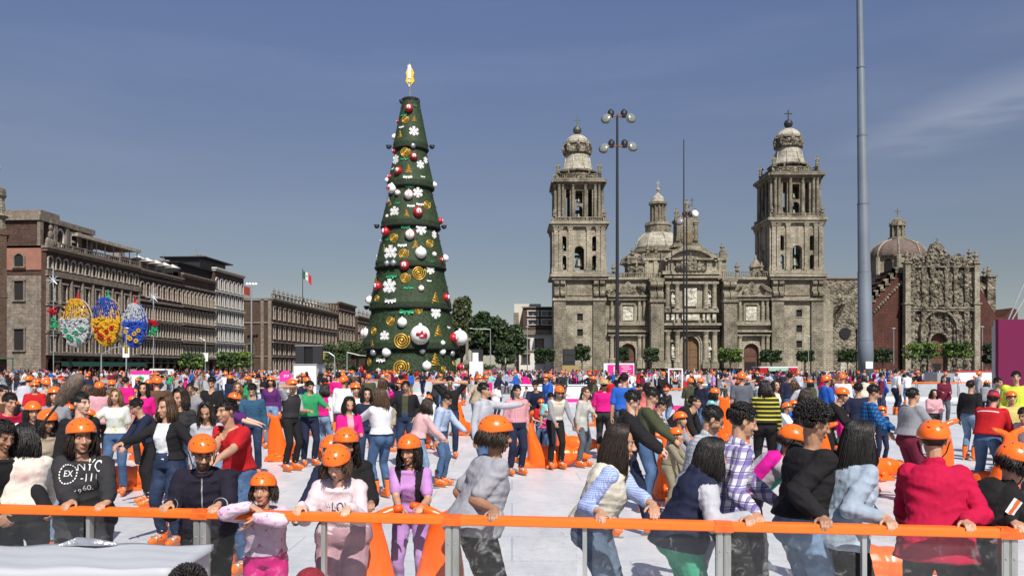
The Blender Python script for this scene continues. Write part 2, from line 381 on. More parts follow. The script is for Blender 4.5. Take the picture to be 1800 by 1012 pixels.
def tower(xc, right):
    dz = 1.0 if right else 0.0
    w = 13.3; hw = w/2; yc = hw - 1.0
    # --- shaft
    b = MB(); x0, x1 = xc-hw, xc+hw
    zc = 25.3
    win = [(xc-.75, xc+.75, z-.9, z+.9) for z in ((17, 13, 9) if right else (16.0, 12.0, 8.2))]
    win = [(h[0]+(.6 if right else .2), h[1]+(.6 if right else .2), h[2]-1, h[3]-1) for h in win]
    wallh(b, x0+.2, x1-.2, 0, zc, -1, .6, win)
    b.box(x0+.2, x1-.2, .6, w-1.2, 0, zc-.01)
    b.mi = 1
    for sx in (x0, x1-3.1): b.box(sx, sx+3.1, -1.7, -1.0, 0, 19.2)
    b.mi = 0
    b.box(x0-.3, x1+.3, -2.0, -1.003, 19.2, 19.9); b.box(x0-.5, x1+.5, -2.3, -1.1, 24.6, 25.3); b.box(x0-.9, x1+.9, -2.7, w-.6, 25.3, 26.0)
    b.mi = 1
    for sx in (x0+.1, x0+1.7, x1-3.0, x1-1.4):     # scrolled brackets under the cornice
        b.prism([(sx, 20.0), (sx+1.3, 20.0), (sx+1.3, 24.6), (sx, 24.6)], -1.85, -1.003)
        for zz, rr in ((20.9, .75), (23.7, .55)):
            M0 = b.M; b.M = Matrix.Translation((sx+.65, -1.9, zz)) @ Matrix.Rotation(R(90), 4, 'Y')
            b.cyl(0, 0, -.6, .6, rr, n=10); b.M = M0
    b.mi = 0
    b.box(xc-3.2, xc+3.2, -1.25, -1.003, 20.6, 24.0)
    for k in (-1, 1): b.box(xc+k*3.9-.4, xc+k*3.9+.4, -1.5, -1.004, 20.2, 24.4)
    b.mi = 2
    for h in win: b.box(h[0], h[1], -.6, -.5, h[2], h[3])
    b.mi = 0
    for h in win: b.archframe(h[0], h[1], h[2], h[2], 0, -1.1, -1, 1) if False else b.box(h[0]-.25, h[1]+.25, -1.12, -1.003, h[2]-.3, h[2]-.003)
    if right:
        b.box(xc+.0, xc+2.2, -1.5, -1.004, 5.2, 5.5); b.prism([(xc-.2, 5.5), (xc+2.4, 5.5), (xc+1.1, 6.5)], -1.5, -1.004)
        for k in (0, 1.9): b.box(xc+k, xc+k+.3, -1.4, -1.005, 1, 5.2)
        b.box(x1-.3, x1+3.6, 1.2, 8, 0, 18.6); b.box(x1-.3, x1+3.0, 1.6, 8, 18.6, 22.5)
    T = b.build('tower', [m_st, m_st2, m_dk], cath)
    # --- first bell stage (four pierced walls)
    z0, z1 = 26.0+dz*.2, 38.4+dz
    b = MB()
    for q in range(4):
        b.M = Matrix.Translation((xc, yc, 0)) @ Matrix.Rotation(R(90*q), 4, 'Z') @ Matrix.Translation((0, -hw, 0))
        e = 0.0 if q % 2 == 0 else 1.6
        H = [(-1.25, 1.25, z0+1.2, z0+7.4, 1)]
        for k in (-1, 1):
            H += [(k*3.95-.62, k*3.95+.62, z0+1.2, z0+5.0, 1), (k*3.95-.62, k*3.95+.62, z0+6.1, z0+10.0, 1)]
        wallh(b, -hw+e, hw-e, z0, z1, 0, 1.6, H)
        for x in (-hw+.6, -hw+1.8, -2.4, 2.4, hw-1.8, hw-.6): pilaster(b, x, .95, -.003, z0+.9, z1)
        b.box(-hw-.1, hw+.1, -.5, -.004, z0, z0+.85)
        b.box(-hw-.35, hw+.35, -.75, -.006, z1, z1+.6); b.box(-hw-.9, hw+.9, -1.1, 1.6, z1+.6, z1+1.3)
        b.archframe(-1.25, 1.25, z0+1.2, z0+7.4, .3, -.25, -.004)
    b.M = None
    b.box(xc-hw+1.6, xc+hw-1.6, yc-hw+1.6, yc+hw-1.6, z1-.4, z1+.5)
    b.box(xc-hw+1.6, xc+hw-1.6, yc-hw+1.6, yc+hw-1.6, z0, z0+.6)
    S1 = b.build('belfry', [m_st], T)
    b = MB()
    for q in range(4):
        b.M = Matrix.Translation((xc, yc, 0)) @ Matrix.Rotation(R(90*q), 4, 'Z') @ Matrix.Translation((0, -hw, 0))
        balustrade(b, -hw-.2, hw-.2, -.35, z1+1.3, z1+2.5)
    b.M = None; b.build('balustrade', [m_st2], T)
    bell(T, xc, yc-hw+2.2, z0+2.2, 2.4)
    for k in (-1, 1):
        for zz in (1.9, 7.0): bell(T, xc+k*3.95, yc-hw+2.0, z0+zz, 1.15)
    # --- second bell stage
    w2 = 11.4 if not right else 11.9; h2 = w2/2
    z2, z3 = z1+1.3, 49.6+dz*1.7
    b = MB()
    for q in range(4):
        b.M = Matrix.Translation((xc, yc, 0)) @ Matrix.Rotation(R(90*q), 4, 'Z') @ Matrix.Translation((0, -h2, 0))
        e = 0.0 if q % 2 == 0 else 1.2
        H = [(-.95, .95, z2+.8, z2+4.3, 1), (-.95, .95, z2+5.0, z3-1.6), (-3.4, -2.35, z2+.8, z3-1.2), (2.35, 3.4, z2+.8, z3-1.2)]
        wallh(b, -h2+e, h2-e, z2, z3, 0, 1.2, H)
        for x in (-h2+.5, -h2+1.5, -1.6, 1.6, h2-1.5, h2-.5): column(b, x, .42, -.003, z2+.6, z3-.2)
        b.box(-h2-.1, h2+.1, -1.0, -.004, z2, z2+.58)
        b.box(-h2-.3, h2+.3, -1.0, -.006, z3-.2, z3+.4); b.box(-h2-.9, h2+.9, -1.5, 1.2, z3+.4, z3+1.1)
        b.box(-h2-.3, h2+.3, -.6, .6, z3+1.1, z3+1.5)
    b.M = None
    b.box(xc-h2+1.2, xc+h2-1.2, yc-h2+1.2, yc+h2-1.2, z3-.5, z3+1.0)
    b.build('upper_belfry', [m_st2], T)
    bell(T, xc, yc-h2+1.9, z2+1.3, 1.7); bell(T, xc, yc-h2+1.9, z2+5.6, 1.3)
    zb = z3+1.5
    b = MB()
    for q in range(4):
        b.M = Matrix.Translation((xc, yc, 0)) @ Matrix.Rotation(R(90*q), 4, 'Z') @ Matrix.Translation((0, -h2, 0))
        balustrade(b, -h2, h2-.3, 0, zb, zb+1.3)
    b.M = None
    b.lathe(xc, yc, [(5.0, zb), (5.0, zb+2.3), (5.5, zb+2.4), (5.5, zb+2.8), (4.7, zb+3.0)], 8)
    for q in range(8):
        a = R(45*q)
        b.M = Matrix.Translation((xc, yc, 0)) @ Matrix.Rotation(a, 4, 'Z')
        b.sphere((0, -4.68, zb+1.3), (1.25, .12, .62), 12, 6)
    b.M = None
    b.build('roof_drum', [m_carve], T)
    for sx in (-1, 1):
        for sy in (-1, 1):
            o = link('statue', statue_dark_me, T, (xc+sx*(h2-.3), yc+sy*(h2-.3), zb+1.3)); o.scale = (.95,)*3
        o = link('finial', urn_me, T, (xc+sx*(h2-3), yc-h2+.2, zb+1.3)); o.scale = (.6,)*3
        o = link('finial', urn_me, T, (xc+sx*(hw-.1), yc-hw-.2, z1+2.5)); o.scale = (.8,)*3
    # bell-shaped cap, collar, small dome, ball and cross
    zt = zb+2.9
    b = MB().lathe(xc, yc, [(4.55, zt), (4.2, zt+.5), (3.75, zt+1.4), (3.45, zt+2.6), (3.3, zt+3.8), (3.3, zt+4.6)], 20)
    for q in range(8):
        a = R(45*q+22.5); c, s_ = math.cos(a), math.sin(a)
        b.tube([(xc+c*4.6, yc+s_*4.6, zt), (xc+c*3.75, yc+s_*3.75, zt+1.5), (xc+c*3.4, yc+s_*3.4, zt+3.6)], .16, 5)
    b.build('bell_shaped_dome', [m_pale], T, smooth=True)
    b = MB().lathe(xc, yc, [(3.4, zt+4.6), (3.8, zt+4.8), (3.8, zt+5.2), (3.3, zt+5.4), (3.3, zt+7.0), (3.6, zt+7.2), (3.4, zt+7.5)], 16)
    for q in range(8):
        a = R(45*q); b.lathe(xc+3.5*math.cos(a), yc+3.5*math.sin(a), [(.5, zt+5.2), (.65, zt+6.2), (.3, zt+7.4), (.05, zt+8.2)], 6)
    b.build('dome_collar', [m_carve], T)
    b = MB().lathe(xc, yc, [(3.25*math.cos(R(t)), zt+7.4+2.7*math.sin(R(t))) for t in range(0, 90, 12)]+[(.3, zt+10.1)], 16)
    b.build('dome', [m_pale], T, smooth=True)
    b = MB().sphere((xc, yc, zt+11.3), 1.15, 14, 10).cyl(xc, yc, zt+9.9, zt+10.4, .4)
    b.box(xc-.13, xc+.13, yc-.13, yc+.13, zt+12.3, zt+15.0).box(xc-1.0, xc+1.0, yc-.12, yc+.12, zt+13.9, zt+14.15)
    b.build('cross', [m_iron if right else m_bell], T)
tower(ux(185), False)
tower(ux(988), True)
# --- main body between the towers
xl, xr = ux(283), ux(893)
def cbox(b, u0, u1, v0, v1, y0, y1): b.box(ux(u0), ux(u1), y0, y1, vz(v1), vz(v0))
b = MB()
xa, xb = ux(500), ux(690)                       # central bay
def side_bay(u0, u1, flip):
    uc = (u0+u1)/2+(-1 if not flip else -8)
    dx0, dx1 = ux(uc-28), ux(uc+28)
    return uc, [(dx0, dx1, 0, vz(893), 1)]
uL, hL = side_bay(290, 440, False); uR, hR = side_bay(755, 893, True)
uL, uR = 366, 822
hL = [(ux(uL-28), ux(uL+28), 0, vz(893), 1)]; hR = [(ux(uR-28), ux(uR+28), 0, vz(890), 1)]
wallh(b, ux(283), ux(441), 0, vz(658), 0, 1.2, hL)
wallh(b, ux(754), ux(893), 0, vz(658), 0, 1.2, hR)
hC = [(ux(563), ux(624), 0, vz(868), 1)]
wallh(b, xa, xb, 0, vz(640), -1.4, 1.2, hC)
cbox(b, 441, 500, 658, 985, .01, 1.2); cbox(b, 690, 754, 658, 985, .01, 1.2)
b.box(ux(283), ux(893), 1.2, 40, 12, vz(660)); b.box(ux(283), ux(893), 2.2, 40, 0, 12)
b.box(ux(283)-.1, xa, -.9, 1.4, vz(658), vz(650)); b.box(xb, ux(893), -.9, 1.4, vz(658), vz(650))
b.box(xa-.8, xb+.8, -2.4, 1.4, vz(640), vz(628))
b.build('facade', [m_st], cath)
for u_ in (441, 707):
  b = MB(); cbox(b, u_, u_+48, 745, 985, -4.5, 0); cbox(b, u_-4, u_+52, 735, 745, -4.9, 0)
  for u in (u_, u_+25):
    b.box(ux(u), ux(u+22), -3.2, 0, vz(735), vz(668))
    for vv, rr in ((722, 1.1), (680, .8)):
        b.M = Matrix.Translation((ux(u+11), -3.4, vz(vv))) @ Matrix.Rotation(R(90), 4, 'Y'); b.cyl(0, 0, -.78, .78, rr, n=12); b.M = None
  cbox(b, u_-4, u_+52, 656, 668, -3.8, 0)
  b.build('buttress', [m_st2], cath)
# portals
def portal(u0, u1, uc, centre):
    b = MB(); yb = -1.4 if centre else 0
    e = yb-.004
    if centre:
        for u in (508, 543, 648, 680):
            column(b, ux(u), .75, e, vz(965), vz(850)); column(b, ux(u), .62, e, vz(768), vz(676))
            b.box(ux(u)-1.0, ux(u)+1.0, e-1.6, e, vz(985), vz(965))
        b.box(ux(494), ux(696), e-1.7, e, vz(850), vz(845)); b.box(ux(494), ux(696), e-1.5, e, vz(838), vz(828)); b.box(ux(490), ux(700), e-2.2, e, vz(828), vz(820))
        b.box(ux(496), ux(694), e-1.4, e, vz(676), vz(668)); b.box(ux(494), ux(696), e-1.9, e, vz(655), vz(648))
        b.box(ux(496), ux(694), e-1.2, e, vz(780), vz(768))
        b.archframe(ux(563), ux(624), 0, vz(868), .9, e-.5, e)
        b.archframe(ux(557), ux(630), 0, vz(858), .25, e-.75, e)
        # segmental pediment over the bay
        yy0, yy1 = -1.5, .8
        cx_, r_ = ux(592), 8.1; zc_ = vz(538)-r_-.9
        for i in range(16):
            a, c = R(38+i*104/16), R(38+(i+1)*104/16)
            b.prism([(cx_+r_*math.cos(a), zc_+r_*math.sin(a)), (cx_+(r_+1)*math.cos(a), zc_+(r_+1)*math.sin(a)), (cx_+(r_+1)*math.cos(c), zc_+(r_+1)*math.sin(c)), (cx_+r_*math.cos(c), zc_+r_*math.sin(c))], yy0-1.2, yy1)
        poly = [(cx_+r_*math.cos(R(38+i*104/16)), zc_+r_*math.sin(R(38+i*104/16))) for i in range(17)]
        b.prism([(xa+.2, vz(628)), (xb-.2, vz(628)), (xb-.2, vz(588))] + [p for p in poly if xa < p[0] < xb and p[1] > vz(588)] + [(xa+.2, vz(588))], yy0, yy1)
        b.box(ux(498), ux(690), yy0-1.2, yy0-.004, vz(588), vz(582))
        for u in (520, 550, 632, 662): b.box(ux(u)-.7, ux(u)+.7, yy0-.5, yy0-.005, vz(628), vz(588))
    else:
        for k in (-1, 1):
            for d in (42, 60):
                u = uc+k*d
                if u0+4 < u < u1-2:
                    column(b, ux(u), .55, e, vz(955), vz(865)); column(b, ux(u), .45, e, vz(812), vz(733))
                    b.box(ux(u)-.7, ux(u)+.7, e-1.2, e, vz(985), vz(955))
        b.box(ux(u0+2), ux(u1-1), e-1.2, e, vz(865), vz(860)); b.box(ux(u0), ux(u1), e-1.6, e, vz(852), vz(846))
        b.box(ux(u0+2), ux(u1-1), e-1.0, e, vz(826), vz(812)); b.box(ux(u0+2), ux(u1-1), e-1.2, e, vz(733), vz(726)); b.box(ux(u0), ux(u1), e-1.7, e, vz(722), vz(716))
        b.archframe(ux(uc-28), ux(uc+28), 0, vz(893), .7, e-.5, e)
        b.box(ux(uc-27), ux(uc+27), e-.5, e, vz(815), vz(811)); b.box(ux(uc-27), ux(uc+27), e-.5, e, vz(749), vz(745))
        for k in (-25, 25): b.box(ux(uc+k)-.25, ux(uc+k)+.25, e-.45, e, vz(811), vz(749))
    P = b.build('portal', [m_st], cath)
    # reliefs and crowning ornament
    if centre:
        MB().box(ux(566), ux(616), e-.5, e, vz(757), vz(690)).build('relief_panel', [m_white], P)
        for u in (527, 657):
            for (v0, v1) in ((752, 700), (948, 888)):
                n_ = MB(); n_.archframe(ux(u-7), ux(u+7), vz(v0), vz(v1), .25, e-.4, e); n_.box(ux(u-10), ux(u+10), e-.9, e, vz(v0+6), vz(v0)); n_.mi = 1; n_.arch(ux(u-7), ux(u+7), vz(v0), vz(v1), e-.05, e)
                N = n_.build('niche', [m_st, m_dk], P)
                o = link('statue', statue_me, N, (ux(u), e-.5, vz(v0)+.05)); s = (vz(v1)-vz(v0))/2.8*.85; o.scale = (s*1.1, s, s)
        for u0_, u1_ in ((503, 514), (522, 534), (540, 548), (561, 625), (637, 645), (652, 664), (673, 686)):
            MB().box(ux(u0_), ux(u1_), e-.75, e, vz(808), vz(784)).build('relief_panel', [m_white], P)
        d = MB().arch(ux(563), ux(624), 0, vz(868), -.9, -.6, 14)
        d.box(ux(593)-.08, ux(593)+.08, -1.0, -.9, 0, vz(872))
        for i in range(5):
            for x0_, x1_ in ((ux(566), ux(591)), (ux(595), ux(621))): d.box(x0_, x1_, -.97, -.9, .8+i*1.9, 2.3+i*1.9)
        d.build('door', [m_wood], P)
        for u in (560, 595, 630): pass
        o = MB(); 
        for dx in (-3.3, -2.2, -1.1, 0, 1.1, 2.2, 3.3): o.lathe(ux(592)+dx, -2.3, [(.7, vz(628)), (.8, vz(628)+1.4-abs(dx)*.15), (.5, vz(628)+3.0-abs(dx)*.6), (.1, vz(628)+4.6-abs(dx)*.9)], 7)
        o.build('coat_of_arms', [m_carve], P)
    else:
        MB().box(ux(uc-20), ux(uc+20), e-.4, e, vz(808), vz(757)).build('relief_panel', [m_white], P)
        o = MB()
        o.lathe(ux(uc), e-.6, [(2.1, vz(716)), (2.3, vz(700)), (1.2, vz(678)), (.2, vz(664))], 10, sy=.4)
        for k in (-1, 1):
            o.tube([(ux(uc)+k*5.2, e-.5, vz(715)), (ux(uc)+k*5.0, e-.6, vz(700)), (ux(uc)+k*3.6, e-.7, vz(690)), (ux(uc)+k*2.4, e-.6, vz(676))], [.7, .9, .6, .45], 7)
        o.build('pediment_carving', [m_carve], P)
        for k in (-1, 1):
            s = link('statue', statue_dark_me, P, (ux(uc)+k*3.9, e-.6, vz(714))); s.scale = (1.0, .9, 1.0)
        d = MB().arch(ux(uc-28), ux(uc+28), 0, vz(893), .5, .8, 12)
        d.mi = 1
        d.box(ux(uc-20), ux(uc+20), .4, .5, 0, 3.4)
        d.mi = 0
        d.box(ux(uc-26), ux(uc+26), .38, .5, 4.9, 5.2)
        for x0_ in (ux(uc-22), ux(uc+3)): d.box(x0_, x0_+ux(uc+19)-ux(uc), .43, .5, 5.4, 8.0)
        d.build('door', [m_wood_red, m_dk], P)
portal(290, 440, uL, False); portal(756, 892, uR, False); portal(500, 690, 592, True)
# parapets and the raised nave
b = MB()
balustrade(b, ux(283), xa-1, -.6, vz(650), vz(632)); b.build('balustrade', [m_st2], cath); b = MB(); balustrade(b, xb+1, ux(893), -.6, vz(650), vz(627))
b.build('balustrade', [m_st2], cath)
b = MB(); b.box(ux(430), ux(745), 4, 38, vz(660), vz(578)); b.box(ux(426), ux(749), 3.4, 38, vz(578), vz(571)); b.box(ux(495), ux(692), -.2, 4, vz(640), vz(590))
for u in (445, 478, 722): b.box(ux(u)-.5, ux(u)+.5, 3.6, 4, vz(640), vz(578))
b.build('nave', [m_st], cath)
b = MB(); balustrade(b, ux(432), ux(500), 3.6, vz(571), vz(553)); b.build('balustrade', [m_st2], cath); b = MB(); balustrade(b, ux(690), ux(745), 3.6, vz(571), vz(553)); b.box(ux(722), ux(745), 3.5, 5, vz(571), vz(545))
b.build('balustrade', [m_st2], cath)
urns(cath, [(ux(313), vz(632)), (ux(769), vz(627)), (ux(860), vz(627))], 1.0, -.4)
urns(cath, [(ux(650), vz(562), 3.8), (ux(670), vz(562), 3.8), (ux(731), vz(545), 4.2), (ux(450), vz(553), 4), (ux(480), vz(553), 4)], .95)
b = MB(); zz0 = vz(632)                                     # small turret by the right tower
b.lathe(ux(838)+1, 3, [(1.5, zz0-1), (1.5, zz0+1.6), (1.8, zz0+1.7), (1.2, zz0+2.8), (.4, zz0+3.8), (.1, zz0+5.2)], 10)
b.build('roof_turret', [m_st2], cath)
# side block left of the pediment (aisle gable)
b = MB(); b.box(ux(372), ux(430), 3, 9, vz(655), vz(590)); b.lathe(ux(401), 6, [(3.9, vz(590)), (3.4, vz(570)), (1.8, vz(552)), (.5, vz(545))], 10)
b.box(ux(368), ux(434), 2.6, 9.3, vz(594), vz(588))
b.build('aisle_gable', [m_carve], cath)
urns(cath, [(ux(374), vz(588), 3.2), (ux(392), vz(560), 3.6), (ux(402), vz(622), 1.5)], .9)
# clock tower over the pediment
b = MB(); cxk = ux(588)
b.prism([(ux(530), vz(535)), (ux(645), vz(535)), (ux(630), vz(512)), (ux(627), vz(440)), (ux(634), vz(437)), (ux(634), vz(430)), (ux(622), vz(430)), (ux(610), vz(414)), (ux(566), vz(414)), (ux(556), vz(430)), (ux(543), vz(430)), (ux(543), vz(437)), (ux(549), vz(440)), (ux(547), vz(512))], .6, 5)
for u in (554, 620): pilaster(b, ux(u), .8, .597, vz(512), vz(440), .3)
b.box(ux(536), ux(640), .0, .6, vz(535), vz(528))
K = b.build('clock_tower', [m_st2], cath)
b = MB(); b.M = Matrix.Translation((cxk, .5, vz(500))) @ Matrix.Rotation(R(90), 4, 'X')
b.cyl(0, 0, -.1, .18, 1.75, n=24); b.mi = 1; b.cyl(0, 0, .18, .24, 1.35, n=24)
b.mi = 0
for i in range(12):
    a = R(30*i); b.box(1.12*math.cos(a)-.07, 1.12*math.cos(a)+.07, 1.12*math.sin(a)-.07, 1.12*math.sin(a)+.07, .24, .28)
b.box(-.05, .05, -.1, 1.0, .25, .3); b.box(-.1, .7, -.05, .05, .245, .29)
b.M = None; b.build('clock', [m_carve, mat('bronze_clock_face', (.17, .12, .05), .5, var=.3)], K)
o = link('statue', statue_dark_me, K, (cxk+.3, 2.2, vz(414))); o.scale = (1.35, 1.35, 1.45)
MB().box(-.06, .06, -.06, .06, 0, 2.4).box(-.6, .6, -.05, .05, 1.6, 1.72).build('cross', [m_iron], K, (cxk+1.6, 2.2, vz(380)))
for u in (552, 622):
    o = link('statue', statue_dark_me, K, (ux(u), 2.0, vz(430)))
# the dome over the crossing
b = MB(); dX = (1156.6-900)/FOC*262-46; dY = 262-CY
zr = lambda py, D: CAM_H+(HOR-py)/FOC*D
dz0, dz1 = zr(440, 262), zr(405, 262)
for i in range(1): pass
b.lathe(dX, dY, [(7.6, 24), (7.6, dz0-1.2), (8.3, dz0-1.0), (8.3, dz0)], 8)
b.build('dome_drum', [m_st2], cath)
b = MB(); rr = 7.3; hh = dz1-dz0
b.lathe(dX, dY, [(rr*math.cos(R(t)), dz0+hh*math.sin(R(t))) for t in range(0, 90, 8)]+[(.6, dz1)], 24)
for q in range(8):
    a = R(45*q+10)
    b.tube([(dX+(rr+.1)*math.cos(R(t))*math.cos(a), dY+(rr+.1)*math.cos(R(t))*math.sin(a), dz0+hh*math.sin(R(t))+.05) for t in range(0, 85, 12)], .28, 5)
dome = b.build('dome', [m_pale], cath, smooth=True)
b = MB(); lz = zr(404, 262)
b.lathe(dX, dY, [(4.0, lz-1.5), (4.0, lz+1.0), (4.3, lz+1.2), (4.0, lz+2.2), (2.6, lz+2.4)], 12)
b.lathe(dX, dY, [(2.2, lz+2), (2.0, zr(362, 262)), (2.9, zr(360, 262)), (2.9, zr(356, 262)), (2.0, zr(355, 262))], 12)
for q in range(12): a = R(30*q); b.cyl(dX+2.25*math.cos(a), dY+2.25*math.sin(a), lz+2.2, zr(362, 262), .28, n=6)
b.build('lantern', [m_st2], dome)
b = MB(); z_ = zr(355, 262); b.lathe(dX, dY, [(2.1, z_), (1.7, z_+1.4), (.9, z_+2.3), (.2, z_+2.8), (.2, z_+3.4), (.6, z_+3.8), (.6, z_+4.3), (.1, z_+4.7)], 10)
b.box(dX-.1, dX+.1, dY-.1, dY+.1, z_+4.6, z_+7.0).box(dX-.6, dX+.6, dY-.1, dY+.1, z_+5.9, z_+6.15); b.build('lantern_cap', [m_pale], dome)
# east wing between the cathedral and the parish church
b = MB(); b.box(ux(1087), ux(1300), 10, 30, 0, zr(491, 226)); b.mi = 1; b.box(ux(1087), ux(1300), 9.7, 30.3, zr(491, 226), zr(489, 226)); b.mi = 0
b.box(ux(1125), ux(1245), 3, 10, 0, 11); b.prism([(ux(1138), 11.01), (ux(1240), 11.01), (ux(1215), 14.6), (ux(1192), 18.8), (ux(1165), 14.6)], 3.1, 9.9)
for u in (1128, 1240): b.box(ux(u)-.6, ux(u)+.6, 2.4, 3, 0, 12.2)
for u in (1100, 1122): b.lathe(ux(u), 5, [(1.2, 0), (1.2, 12), (1.5, 12.2), (.9, 13.5), (.7, 19), (1.2, 20), (.2, 22)], 8)
W = b.build('side_wing', [m_carve, mat('red_brown_roof_edge', (.15, .085, .06), .9, var=.2)], cath)
b = MB(); b.arch(ux(1170), ux(1205), 0, 6.8, 2.7, 2.98); b.build('door', [m_pale], W)
b = MB(); b.lathe(0, 0, [(1.5, 0), (1.5, .3)], 14); o = b.build('round_window', [m_dk], W, (ux(1188), 2.98, 11.0)); o.rotation_euler = (R(90), 0, 0)
urns(W, [(ux(1150), 13.5, 5), (ux(1192), 18.6, 5), (ux(1235), 12.5, 5)], 1.0)

# ------------------------------------------------------------------ parish church beside the cathedral (richly carved front, red stone wings)
m_red = stone('red_volcanic_stone', (.115, .048, .038), (.05, .026, .022), bw=.8, bh=.4, joint=.3, bump=.03, dscale=.4)
m_roofr = mat('red_brown_dome_tile', (.135, .095, .078), .85, var=.25, scale=1.2, bump=.05)
SY = 222.0
sag = thing('parish_church', 'ornately carved church with red stone wings right of the cathedral', 'church', (118, SY, -.06))
sx = lambda px: (px-900)/FOC*SY-118
sz = lambda py: CAM_H+(HOR-py)/FOC*SY+.06
b = MB(); xA, xB = sx(1588), sx(1719)
dc = (sx(1648)-2.3, sx(1648)+2.3)
wallh(b, xA+1, xB-1, 0, sz(468), 0, 1.4, [(dc[0], dc[1], 0, sz(585), 1)])
b.box(xA+1, xB-1, 1.4, 9, 8, sz(468)); b.box(xA+1, xB-1, 2.4, 9, 0, 8)
rnd = random.Random(3)
for k, px in enumerate((1602, 1622, 1637, 1662, 1678, 1697)):      # estipite columns, bands and niches
    for (p0, p1) in ((640, 548), (540, 470)):
        z0, z1 = sz(p0), sz(p1); h = z1-z0; x = sx(px)
        if p0 == 640 and 1630 < px < 1668: z0 = sz(585); h = z1-z0
        b.lathe(x, -.35, [(.75, z0), (.75, z0+h*.08), (.3, z0+h*.12), (.7, z0+h*.5), (.75, z0+h*.54), (.4, z0+h*.58), (.72, z0+h*.66), (.45, z0+h*.74), (.65, z0+h*.85), (.8, z0+h*.92), (.85, z1)], 6)
for _ in range(420):
    x = rnd.uniform(xA+1.6, xB-1.6); z = rnd.uniform(1.5, sz(472)); s = rnd.uniform(.2, .62)
    if dc[0]-1 < x < dc[1]+1 and z < sz(578): continue
    b.sphere((x, -.1, z), (s, s*.7, s*rnd.uniform(.7, 1.7)), 6, 4)
for p in (545, 541, 469): b.box(xA+.8, xB-.8, -1.0, 0, sz(p)-.25, sz(p)+.15)
b.archframe(dc[0], dc[1], 0, sz(585), .6, -.9, -.01); b.archframe(dc[0]-2.2, dc[1]+2.2, sz(600), sz(548), .6, -1.3, -.012, 14)
F = b.build('carved_front', [m_carve], sag)
b = MB(); b.arch(dc[0], dc[1], 0, sz(585), .8, 1.1, 12)
for i in range(4):
    for k in (-1.9, .3): b.box(sx(1648)+k, sx(1648)+k+1.6, .7, .8, 1+i*1.8, 2.4+i*1.8)
b.mi = 1; b.box(sx(1648)-.9, sx(1648)+1.3, .6, .78, 0, 3); b.build('door', [m_wood_red, m_dk], F)
b = MB()
gx = sx(1647)
b.prism([(sx(1627), sz(468)), (sx(1669), sz(468)), (sx(1669), sz(448)), (sx(1661), sz(444)), (sx(1658), sz(434)), (sx(1651), sz(427)), (gx, sz(424)), (sx(1640), sz(428)), (sx(1636), sz(437)), (sx(1632), sz(445)), (sx(1627), sz(450))], -.4, 1.6)
for px in (1608, 1685): b.prism([(sx(px-12), sz(468)), (sx(px+12), sz(468)), (sx(px+12), sz(458)), (sx(px+5), sz(450)), (sx(px), sz(445)), (sx(px-6), sz(451)), (sx(px-12), sz(458))], -.3, 1.4)
for _ in range(60):
    x = rnd.uniform(xA+1.5, xB-1.5); b.sphere((x, -.4, sz(468)+rnd.uniform(.2, 2.2)), rnd.uniform(.25, .5), 6, 4)
for _ in range(30): b.sphere((gx+rnd.uniform(-2, 2), -.5, sz(455)+rnd.uniform(-1.5, 3)), rnd.uniform(.25, .5), 6, 4)
b.box(gx-.06, gx+.06, -.06, .06, sz(424), sz(418)).box(gx-.4, gx+.4, -.05, .05, sz(421)-.05, sz(421)+.08)
b.build('gable', [m_carve], sag)
for px in (1593, 1714):
    b = MB(); x = sx(px); b.box(x-.75, x+.75, -1.2, .6, 0, sz(535)); b.box(x-1.1, x+1.1, -1.5, .7, sz(535), sz(533)); b.box(x-.68, x+.68, -1.1, .5, sz(533), sz(464)); b.box(x-1.0, x+1.0, -1.4, .8, sz(464), sz(461))
    P = b.build('corner_pilaster', [m_st], sag); o = link('finial', urn_me, P, (x, -.3, sz(461))); o.scale = (1.2, 1.2, 1.3)
urns(sag, [(sx(1675), sz(462)), (sx(1697), sz(460)), (sx(1624), sz(462)), (sx(1604), sz(458))], .85, .3)
b = MB()
zs = [(1534, 524), (1541, 520), (1541, 513), (1549, 510), (1549, 504), (1558, 500), (1558, 494), (1567, 490), (1567, 483), (1576, 480), (1576, 472), (1587, 470)]
b.prism([(sx(1587), 0)]+[(sx(px), sz(py)) for px, py in zs[::-1]]+[(sx(1534), 0)], 1.5, 10); b.build('red_wing', [m_red], sag); b = MB()
b.prism([(sx(1720), 0), (sx(1795), 0), (sx(1795), sz(545)), (sx(1787), sz(540)), (sx(1772), sz(556)), (sx(1758), sz(558)), (sx(1750), sz(542)), (sx(1742), sz(530)), (sx(1733), sz(512)), (sx(1720), sz(495))], 1.5, 10)
b.build('red_wing', [m_red], sag)
b = MB()
for i in range(len(zs)-1):
    if zs[i][1] != zs[i+1][1] or True:
        x0_, x1_ = sx(zs[i][0]), sx(zs[i+1][0])
        b.box(x0_-.25, x1_+.25, 1.2, 2.4, min(sz(zs[i][1]), sz(zs[i+1][1]))-1.0, max(sz(zs[i][1]), sz(zs[i+1][1]))+.2)
for i in range(14): b.sphere((sx(1534+i*4)+.3, 1.3, sz(553-i*4.4)), .5, 6, 4)
b.build('stepped_coping', [m_carve], sag)
b = MB(); b.box(sx(1720), sx(1776), 10.2, 18, 0, sz(490)); b.box(sx(1719), sx(1757), 9.8, 18, sz(492), sz(488))
for _ in range(70): b.sphere((sx(rnd.uniform(1732, 1776)), 10.1, sz(rnd.uniform(492, 548))), rnd.uniform(.3, .7), 6, 4)
b.prism([(sx(1724), sz(489)), (sx(1768), sz(489)), (sx(1762), sz(470)), (sx(1757), sz(462)), (sx(1752), sz(446)), (sx(1748), sz(442)), (sx(1742), sz(450)), (sx(1736), sz(466)), (sx(1728), sz(472))], 11, 14)
